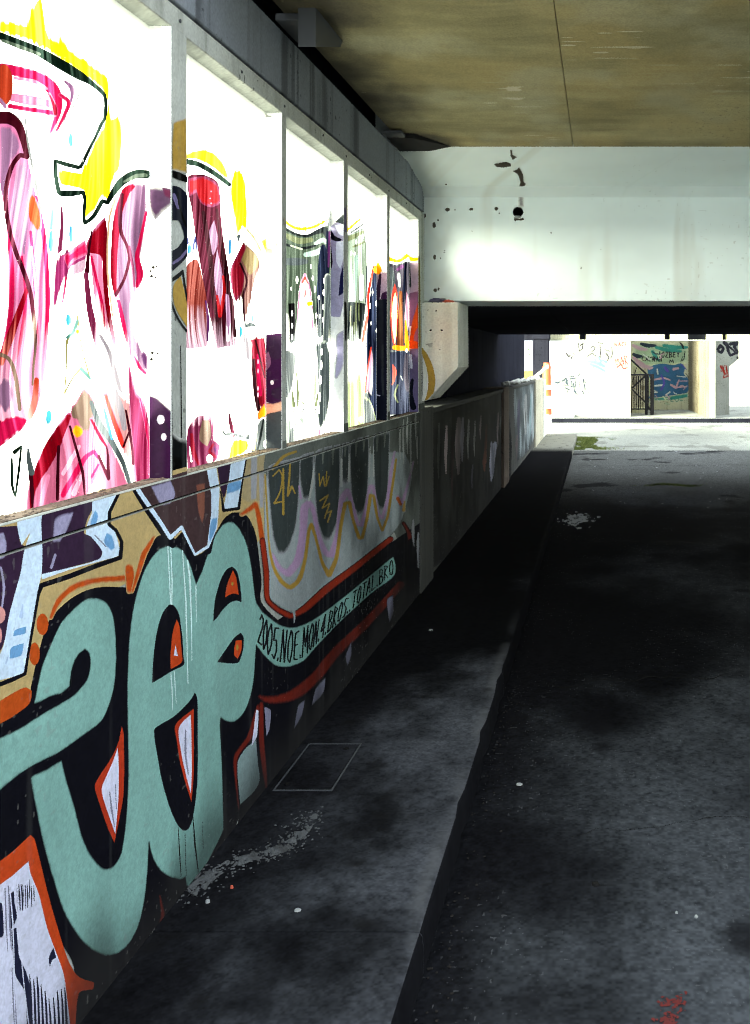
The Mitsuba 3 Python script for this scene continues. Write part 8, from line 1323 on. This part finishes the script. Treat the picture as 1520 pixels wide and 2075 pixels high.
# ---------------------------------------------------------------- far side: edge beam, pillar, walls, stair
eg = thing('edge_beam', 'pale green grey beam made of short blocks across the far exit', 'beam')
def bx(u, y): return (u - 1220) / 2000 * y
for u0, u1 in ((1112, 1174.5), (1187.5, 1347), (1359, 1394.5), (1435, 1464.5), (1474.5, 1720)):
    obj('block', box(bx(u0, 23), bx(u1, 23), 23.0, 23.5, 2.115, 3.1, .012), 'yellowed_concrete', eg)
obj('strip', box(bx(1112, 23), bx(1720, 23), 22.97, 23.45, 2.094, 2.112), 'pale_concrete', eg)
obj('rear_beam', box(-1.9, 6.0, 23.52, 23.9, 2.113, 3.1), 'dark_concrete', eg)
pl = thing('pillar', 'dark square concrete pillar at the left of the far exit', 'pillar')
obj('shaft', box(bx(1080, 22.6), bx(1112, 22.6), 22.6, 23.0, -.25, 2.75, .015), 'dark_concrete', pl)
obj('head', box(bx(1080, 22.6) - .02, bx(1112, 22.6) + .02, 22.56, 22.998, 2.12, 2.60, .01), 'dark_concrete', pl)

mp = thing('marker_post', 'orange and white striped marker post in front of the far white wall', 'post')
Xm, Ym = (1108 - 1220) / 2000 * 22.2, 22.2
def zv(v, y): return (735 - v) / 2000 * y + EYE
bands = [(735, 742, 'orange_band', .075), (742, 780, 'orange_band', .095), (780, 790, 'white_band', .118), (790, 802, 'orange_band', .105), (802, 828, 'white_band', .128), (828, 840, 'orange_band', .112), (840, 890, 'white_band', .115)]
for v0, v1, mt, r in bands:
    z1, z0 = zv(v0, Ym), max(zv(v1, Ym), -.084)
    obj('band', cyl((Xm, Ym, z0 + .001), (Xm, Ym, z1 - .001), r, 24, r * .97), mt, mp, smooth=40)
obj('base', cyl((Xm, Ym, -.117), (Xm, Ym, -.085), .2, 24, .17), 'black_metal', mp, smooth=40)

fw = thing('stair_wall', 'bright white wall with scribbled tags left of the stair', 'wall')
fws = obj('front', box(bx(1117, 29), bx(1278, 29), 29.002, 29.3, -.25, 4.79), 'far_concrete', fw)
obj('side', box(bx(1278, 29) - .3, bx(1278, 29) - .001, 29.302, 33.3, -.25, 4.79), 'far_concrete', fw)
obj('plinth', box(bx(1117, 29) - .02, bx(1165, 29), 28.6, 28.998, -.2, .06, .01), 'frame_concrete', fw)
paint_on('F', fws, sg.box(bx(1118, 29), .0, bx(1277, 29), 3.5), on_y(28.998), np.array([0, -1., 0]), scale=(2000 / 29) ** 2)
aw = thing('mural_wall', 'yellowish back wall behind the stair with a blue and violet mural', 'wall')
aws = obj('face', box(bx(1278, 29) - .3, 3.05, 33.302, 33.6, -.25, 4.79), 'yellowed_concrete', aw)
paint_on('A', aws, sg.box(bx(1278, 33.3), .02, 2.96, 3.4), on_y(33.298), np.array([0, -1., 0]), scale=(2000 / 33.3) ** 2)
cw = thing('stained_wall', 'streaked brown side wall standing edge on beside the mural', 'wall')
cws = obj('slab', hull([[bx(1437, 28.2), 28.2, z] for z in (-.25, 4.7)] + [[bx(1450, 28.2), 28.2, z] for z in (-.25, 4.7)] + [[bx(1395, 33.3), 33.3, z] for z in (-.25, 4.7)] + [[bx(1395, 33.3) + .2, 33.3, z] for z in (-.25, 4.7)]), 'streaked_concrete', cw)
obj('end_face', box(bx(1437, 28.2) + .002, bx(1450, 28.2), 28.185, 28.199, -.1, 4.7), 'far_concrete', cw)
paint_on('K2', cws, sg.box(bx(1437, 28.2), 0, bx(1450, 28.2), 3.2), on_y(28.183), np.array([0, -1., 0]), scale=(2000 / 28.2) ** 2)
qw = thing('bracket_wall', 'pale wall with a flared top right corner, big black tag near its top', 'wall')
qp = [(bx(u, 30.1), zv(v, 30.1)) for u, v in ((1449, 842), (1478, 842), (1478, 743), (1497, 727), (1497, 450), (1449, 450))]
qm = trimesh.creation.extrude_polygon(sg.Polygon(qp), .4)
qv = np.asarray(qm.vertices)
qm = trimesh.Trimesh(np.c_[qv[:, 0], 30.102 + qv[:, 2], qv[:, 1]], np.asarray(qm.faces)); qm.fix_normals()
qws = obj('face', qm, 'far_concrete', qw)
paint_on('Q', qws, sg.Polygon(qp).buffer(-.005), on_y(30.098), np.array([0, -1., 0]), scale=(2000 / 30) ** 2)
bk = thing('distant_wall', 'blank white sunlit wall far behind at the right edge', 'wall')
obj('face', box(4.2, 16, 46, 46.3, -.3, 5.5), 'far_concrete', bk)
obj('coping', box(4.1, 16.1, 45.95, 46.35, 5.502, 5.6), 'far_concrete', bk)

st = thing('stair', 'short brown concrete stair going up behind the black railing', 'stair')
for i in range(7):
    obj('step', box(bx(1281, 31.2), bx(1281, 31.2) + .48 - .0 * i, 31.0 + .26 * i, 31.0 + .26 * i + .258, -.1, .17 * (i + 1)), 'yellowed_concrete' if i < 1 else 'stained_concrete', st)
rl = thing('stair_railing', 'black steel railing with diagonal braces in front of the stair', 'railing')
YR = 30.0
def rp(u, v, y=YR): return (bx(u, y), y, zv(v, y))
for u, w in ((1321.5, .055), (1310, .042)):
    obj('post', box(bx(u, YR) - w, bx(u, YR) + w, YR - w, YR + w, -.004, zv(758, YR), .006), 'black_metal', rl)
for p, q, r in (((1278, 728), (1311, 759), .028), ((1278, 759.5), (1322, 759.5), .026), ((1280, 787), (1309, 761), .026), ((1281, 789), (1310, 817), .022), ((1278, 829), (1322, 829), .020), ((1310, 815), (1319, 833), .016)):
    obj('rail', cyl(rp(*p), rp(*q), r, 10), 'black_metal', rl, smooth=40)
for u in (1285, 1289.5, 1294, 1298.5, 1303, 1314):
    obj('baluster', cyl(rp(u, 762), rp(u, 828), .015, 8), 'black_metal', rl, smooth=40)
obj('rail', cyl((bx(1321.5, YR), YR, zv(762, YR)), (bx(1318, 33), 33.0, zv(762, YR)), .022, 8), 'black_metal', rl, smooth=40)
obj('baluster', cyl(rp(1281, 775), rp(1290, 745), .012, 8), 'black_metal', rl, smooth=40)

# greenery seen through the slit beside the pillar
sh = thing('shrub', 'small green shrub seen through the gap beside the dark pillar', 'shrub')
rs_ = np.random.RandomState(5)
c = np.array([-2.95, 40.0, .9])
pts, fcs = [], []
for i in range(900):
    d = rs_.normal(size=3) * [.45, .4, .5] + c
    t = rs_.normal(size=3); t /= np.linalg.norm(t)
    s_ = np.cross(t, rs_.normal(size=3)); s_ /= np.linalg.norm(s_)
    L_ = rs_.uniform(.06, .13)
    q = len(pts)
    pts += [d - t * L_, d + s_ * L_ * .4, d + t * L_, d - s_ * L_ * .4]
    fcs += [[q, q + 1, q + 2], [q, q + 2, q + 3]]
obj('leaves', (np.array(pts), np.array(fcs)), 'leaf_green', sh)
obj('stem', cat(*[cyl((c[0] + .1 * math.cos(j), 40 + .1 * math.sin(j), -.25), (c[0] + .4 * math.cos(j * 2.1), 40 + .3 * math.sin(j), 1.2), .02, 6, .008) for j in range(5)]), 'rubble', sh)
ob = thing('barrier_board', 'orange and white board low behind the parapet end, seen in the gap', 'barrier')
obj('orange_board', box(-2.15, -1.75, 27.0, 27.05, .95, 1.35, .005), 'orange_band', ob)
obj('white_board', box(-2.15, -1.75, 27.0, 27.05, 1.355, 1.75, .005), 'white_band', ob)
for x in (-2.1, -1.8):
    obj('leg', box(x - .02, x + .02, 27.055, 27.095, -.118, 1.7), 'dark_steel', ob)

# ---------------------------------------------------------------- things on the ground
ac = thing('access_cover', 'square metal access cover set in the pavement by the wall', 'cover')
x0, x1, y0, y1 = -1.215, -.995, 3.64, 4.09
obj('plate', box(x0 + .008, x1 - .008, y0 + .008, y1 - .008, -.012, .002, .001), 'pavement_concrete', ac)
obj('frame', cat(box(x0, x1, y0, y0 + .006, -.01, .003), box(x0, x1, y1 - .006, y1, -.01, .003), box(x0, x0 + .006, y0 + .0065, y1 - .0065, -.01, .003), box(x1 - .006, x1, y0 + .0065, y1 - .0065, -.01, .003)), 'dark_steel', ac)
for (a, b) in ((x0 + .04, y0 + .05), (x1 - .05, y1 - .06)):
    obj('lifting_eye', cyl((a, b, .0032), (a, b, .006), .012, 12), 'black_metal', ac)

# crust of spilled mortar along the foot of the wall
def gp(u, v, h=EYE):
    y = h * 2000 / (v - 735)
    return np.array([(u - 1220) / 2000 * y, y])
line = np.array([gp(u, v) for u, v in ((384, 1818), (405, 1792), (432, 1770), (470, 1750), (505, 1738), (545, 1730), (580, 1715), (606, 1695), (622, 1668), (630, 1650))])
mr = np.random.RandomState(8)
tt = np.r_[0, np.cumsum(np.linalg.norm(np.diff(line, axis=0), axis=1))]
ms = []
S, Wd = np.linspace(0, tt[-1], 260), np.linspace(-1, 1, 15)
cx_, cy_ = np.interp(S, tt, line[:, 0]), np.interp(S, tt, line[:, 1])
tx, ty = np.gradient(cx_, S), np.gradient(cy_, S)
hw = (.020 + .026 * np.exp(-S * 2.2)) * (.55 + .9 * meshkit.fbm(np.c_[S * 7, S * 0, S * 0], 3))
gv = np.stack([cx_[:, None] - ty[:, None] * hw[:, None] * Wd, cy_[:, None] + tx[:, None] * hw[:, None] * Wd], -1)
gn = meshkit.fbm(np.concatenate([gv * 42, np.ones(gv.shape[:2] + (1,))], -1), 4)
gz = .045 * (gn - .48) * (1 - Wd ** 2)[None] * np.clip((tt[-1] - S) / .2, .2, 1)[:, None]
gv[..., 0] = np.maximum(gv[..., 0], -1.247)
nS, nW = len(S), len(Wd)
qi = np.arange(nS - 1)[:, None] * nW + np.arange(nW - 1)[None]
qf = np.stack([qi, qi + nW, qi + nW + 1, qi + 1], -1).reshape(-1, 4)
ms.append(trimesh.Trimesh(np.concatenate([gv, gz[..., None]], -1).reshape(-1, 3), np.vstack([qf[:, [0, 2, 1]], qf[:, [0, 3, 2]]]), process=False))
for i in range(420):
    t = mr.rand() * tt[-1]
    x, y = np.interp(t, tt, line[:, 0]), np.interp(t, tt, line[:, 1])
    r = mr.uniform(.0012, .0042)
    m = trimesh.creation.icosphere(subdivisions=0)
    m.vertices = np.asarray(m.vertices) * (1 + .5 * (mr.rand(len(m.vertices), 1) - .5)) * [r * 1.3, r * 1.3, r * .7]
    m.apply_translation([max(x + mr.normal() * .030, -1.243), y + mr.normal() * .035, r * .3])
    ms.append(m)
principled('mortar_grey', conc_tone((.075, .08, .082), (.03, .03, .03), .7, 31.0), .95, .1)
obj('mortar_crust', cat(*ms), 'mortar_grey', label='pale ridge of spilled mortar crumbs at the foot of the graffiti wall', cat='mortar', kind='stuff')

def disc(u, v, ru, h, name, mat, label, catg, thick=.003, seed=0, group=None, z=0.0, aspect=1.0):
    x, y = gp(u, v, h)
    r = ru / 2000 * y
    a = np.linspace(0, 2 * np.pi, 15)[:-1]
    rr = r * (1 + .35 * (np.random.RandomState(seed).rand(14) - .5))
    ring_ = np.c_[x + rr * np.cos(a), y + rr * np.sin(a) * aspect]
    top = np.c_[x + .72 * rr * np.cos(a), y + .72 * rr * np.sin(a) * aspect]
    pts = np.vstack([np.c_[ring_, np.full(14, z + .0005)], np.c_[top, np.full(14, z + thick)]])
    return obj(name, trimesh.convex.convex_hull(pts), mat, label=label, cat=catg, group=group)
HR = EYE + .12
disc(603, 1845, 7, EYE, 'flattened_gum', 'paper_white', 'white oval blob of flattened gum in the middle of the pavement', 'gum', .004, 1)
disc(421, 1829, 5, EYE, 'pebble', 'paper_white', 'small white pebble next to the mortar crust by the wall', 'pebble', .008, 2)
disc(1052, 1590, 7, HR, 'paper_scrap', 'paper_white', 'small white paper scrap on the dark road near the kerb', 'litter', .004, 3, z=-.12)
disc(1207, 1793, 8, HR, 'bottle_cap', 'tar_black', 'round black bottle cap lying on the grey road', 'bottle cap', .007, 4, z=-.12)
disc(1411, 1859, 4, HR, 'cigarette_butt', 'paper_white', 'white speck of a cigarette butt on the right of the road, right one of two', 'litter', .006, 5, z=-.12)
disc(1371, 1851, 3, HR, 'cigarette_butt', 'paper_white', 'white speck of a cigarette butt on the right of the road, left one of two', 'litter', .006, 6, z=-.12)
disc(470, 1800, 3, EYE, 'pebble', 'paper_red', 'reddish pebble on the mortar crust', 'pebble', .008, 12)
disc(873, 1277, 4, EYE, 'paper_scrap', 'frame_concrete', 'grey curl of paper on the dark pavement halfway along', 'litter', .004, 13)
lr = np.random.RandomState(21)
for i in range(26):
    u, v = lr.uniform(1190, 1500), lr.uniform(905, 1045)
    disc(u, v, lr.uniform(1.0, 2.2), HR, 'litter_scrap', 'paper_white', 'tiny pale litter scrap on the far road under the bridge', 'litter', .006, 30 + i, 'litter scraps on the far road', z=-.12)

cr = np.random.RandomState(33)
def crack(x0, y0, x1, y1, w, seed):
    r_ = np.random.RandomState(seed)
    t = np.linspace(0, 1, 60)
    d = np.array([x1 - x0, y1 - y0]); L_ = np.hypot(*d); nrm = np.array([-d[1], d[0]]) / L_
    off = (meshkit.fbm(np.c_[t * L_ * 5, t * 0, t * 0 + seed], 4) - .5) * .16 * L_ ** .5
    p = np.array([x0, y0]) + t[:, None] * d + off[:, None] * nrm
    ww_ = w * (.35 + 1.2 * meshkit.noise(np.c_[t * L_ * 14, t * 0, t * 0 + seed])) * np.sin(np.pi * np.clip(t, .02, .98)) ** .4
    v = np.vstack([np.c_[p + nrm * ww_[:, None], np.full(60, -.1165)], np.c_[p - nrm * ww_[:, None], np.full(60, -.1165)]])
    q = np.arange(59)
    return v, np.vstack([np.c_[q, q + 60, q + 61], np.c_[q, q + 61, q + 1]])
for c_ in ((-.30, 3.5, 1.3, 3.9, .0016, 1), (.9, 2.6, 1.5, 3.9, .0014, 2), (-.42, 5.2, 1.9, 5.5, .004, 3), (.5, 4.4, 2.0, 5.0, .0022, 4), (-.4, 9.4, 2.4, 9.2, .008, 5), (-.4, 16.2, 3.6, 16.5, .012, 6)):
    obj('crack', crack(*c_), 'tar_black', 'road')
principled('gutter_dirt', (.018, .017, .016), 1.0, .02)
gl = []
for i in range(240):
    y = cr.uniform(2.3, 9.0); x = kerb_x(y) + .012 + abs(cr.normal()) * .045
    r = cr.uniform(.001, .0042)
    m = trimesh.creation.icosphere(subdivisions=0)
    m.vertices = np.asarray(m.vertices) * (1 + .6 * (cr.rand(len(m.vertices), 1) - .5)) * [r * 1.4, r * 1.6, r * .6]
    m.apply_translation([x, y, -.119 + r * .3])
    gl.append(m)
obj('gutter_grit', cat(*gl), 'gutter_dirt', label='loose grit along the foot of the kerb', cat='grit', kind='stuff')

# pale broken paint spill, moss along the kerb
def flakes(n, u0, u1, v0, v1, h, r0, r1, z, seed):
    rr = np.random.RandomState(seed)
    ps = []
    for _ in range(n):
        t = rr.normal(size=2) * .28 + .5
        x, y = gp(u0 + (u1 - u0) * t[0], v0 + (v1 - v0) * t[1], h)
        r = rr.uniform(r0, r1)
        a = np.sort(rr.uniform(0, 2 * np.pi, 7))
        ps.append(sg.Polygon(np.c_[x + r * rr.uniform(.6, 1.4, 7) * np.cos(a), y + (2.2 if y > 6 else 1.2) * r * rr.uniform(.6, 1.4, 7) * np.sin(a)]).buffer(0))
    vs, fs, n0 = [], [], 0
    for q in parts_of(so.unary_union(ps)):
        tv, tf = triangles(q)
        vs.append(np.c_[tv, np.full(len(tv), z)]); fs.append(tf + n0); n0 += len(tv)
    return np.vstack(vs), np.vstack(fs)
v, f = flakes(110, 1140, 1200, 1042, 1064, HR, .006, .035, -.116, 4)
obj('paint_spill', (v, f), 'paper_white', label='pale broken paint spill on the dark road near the kerb', cat='paint spill')
for (u_, v_, w_, n_, sd) in ((1365, 2037, 24, 'upper', 7), (1353, 2068, 22, 'lower', 9)):
    obj('paint_spot', flakes(60, u_ - w_, u_ + w_, v_ - 14, v_ + 14, HR, .0015, .0065, -.1165, sd), 'red_spray', label='faded red paint spot on the road at the bottom edge, %s of two' % n_, cat='paint spot')
rr = np.random.RandomState(17)
pts, fcs = [], []
def blade(x, y, z, hgt, w):
    q = len(pts); a = rr.uniform(0, 6.28); lean = rr.normal(size=2) * hgt * .5
    pts.extend([[x - w * math.cos(a), y - w * math.sin(a), z], [x + w * math.cos(a), y + w * math.sin(a), z], [x + lean[0], y + lean[1], z + hgt]])
    fcs.append([q, q + 1, q + 2])
for i in range(9000):
    x = -.56 + abs(rr.normal()) * .32; y = rr.uniform(19.2, 22.3)
    if meshkit.noise(np.array([[x * 4, y * 2, 1.]]))[0] > .30 + .5 * (x + .5): blade(x, y, -.118, rr.uniform(.012, .05), .007)
obj('moss', (np.array(pts), np.array(fcs)), 'moss_green', label='bright green moss and grass along the kerb end', cat='moss', kind='stuff')
pts, fcs = [], []
for i in range(900):
    x = rr.normal() * .18 + .98; y = rr.normal() * .05 + 13.7 + .1 * math.sin(x * 9)
    blade(x, y, -.12, rr.uniform(.006, .02), .008)
obj('moss_streak', (np.array(pts), np.array(fcs)), 'moss_green', label='thin mossy streak across the road under the bridge', cat='moss', kind='stuff')
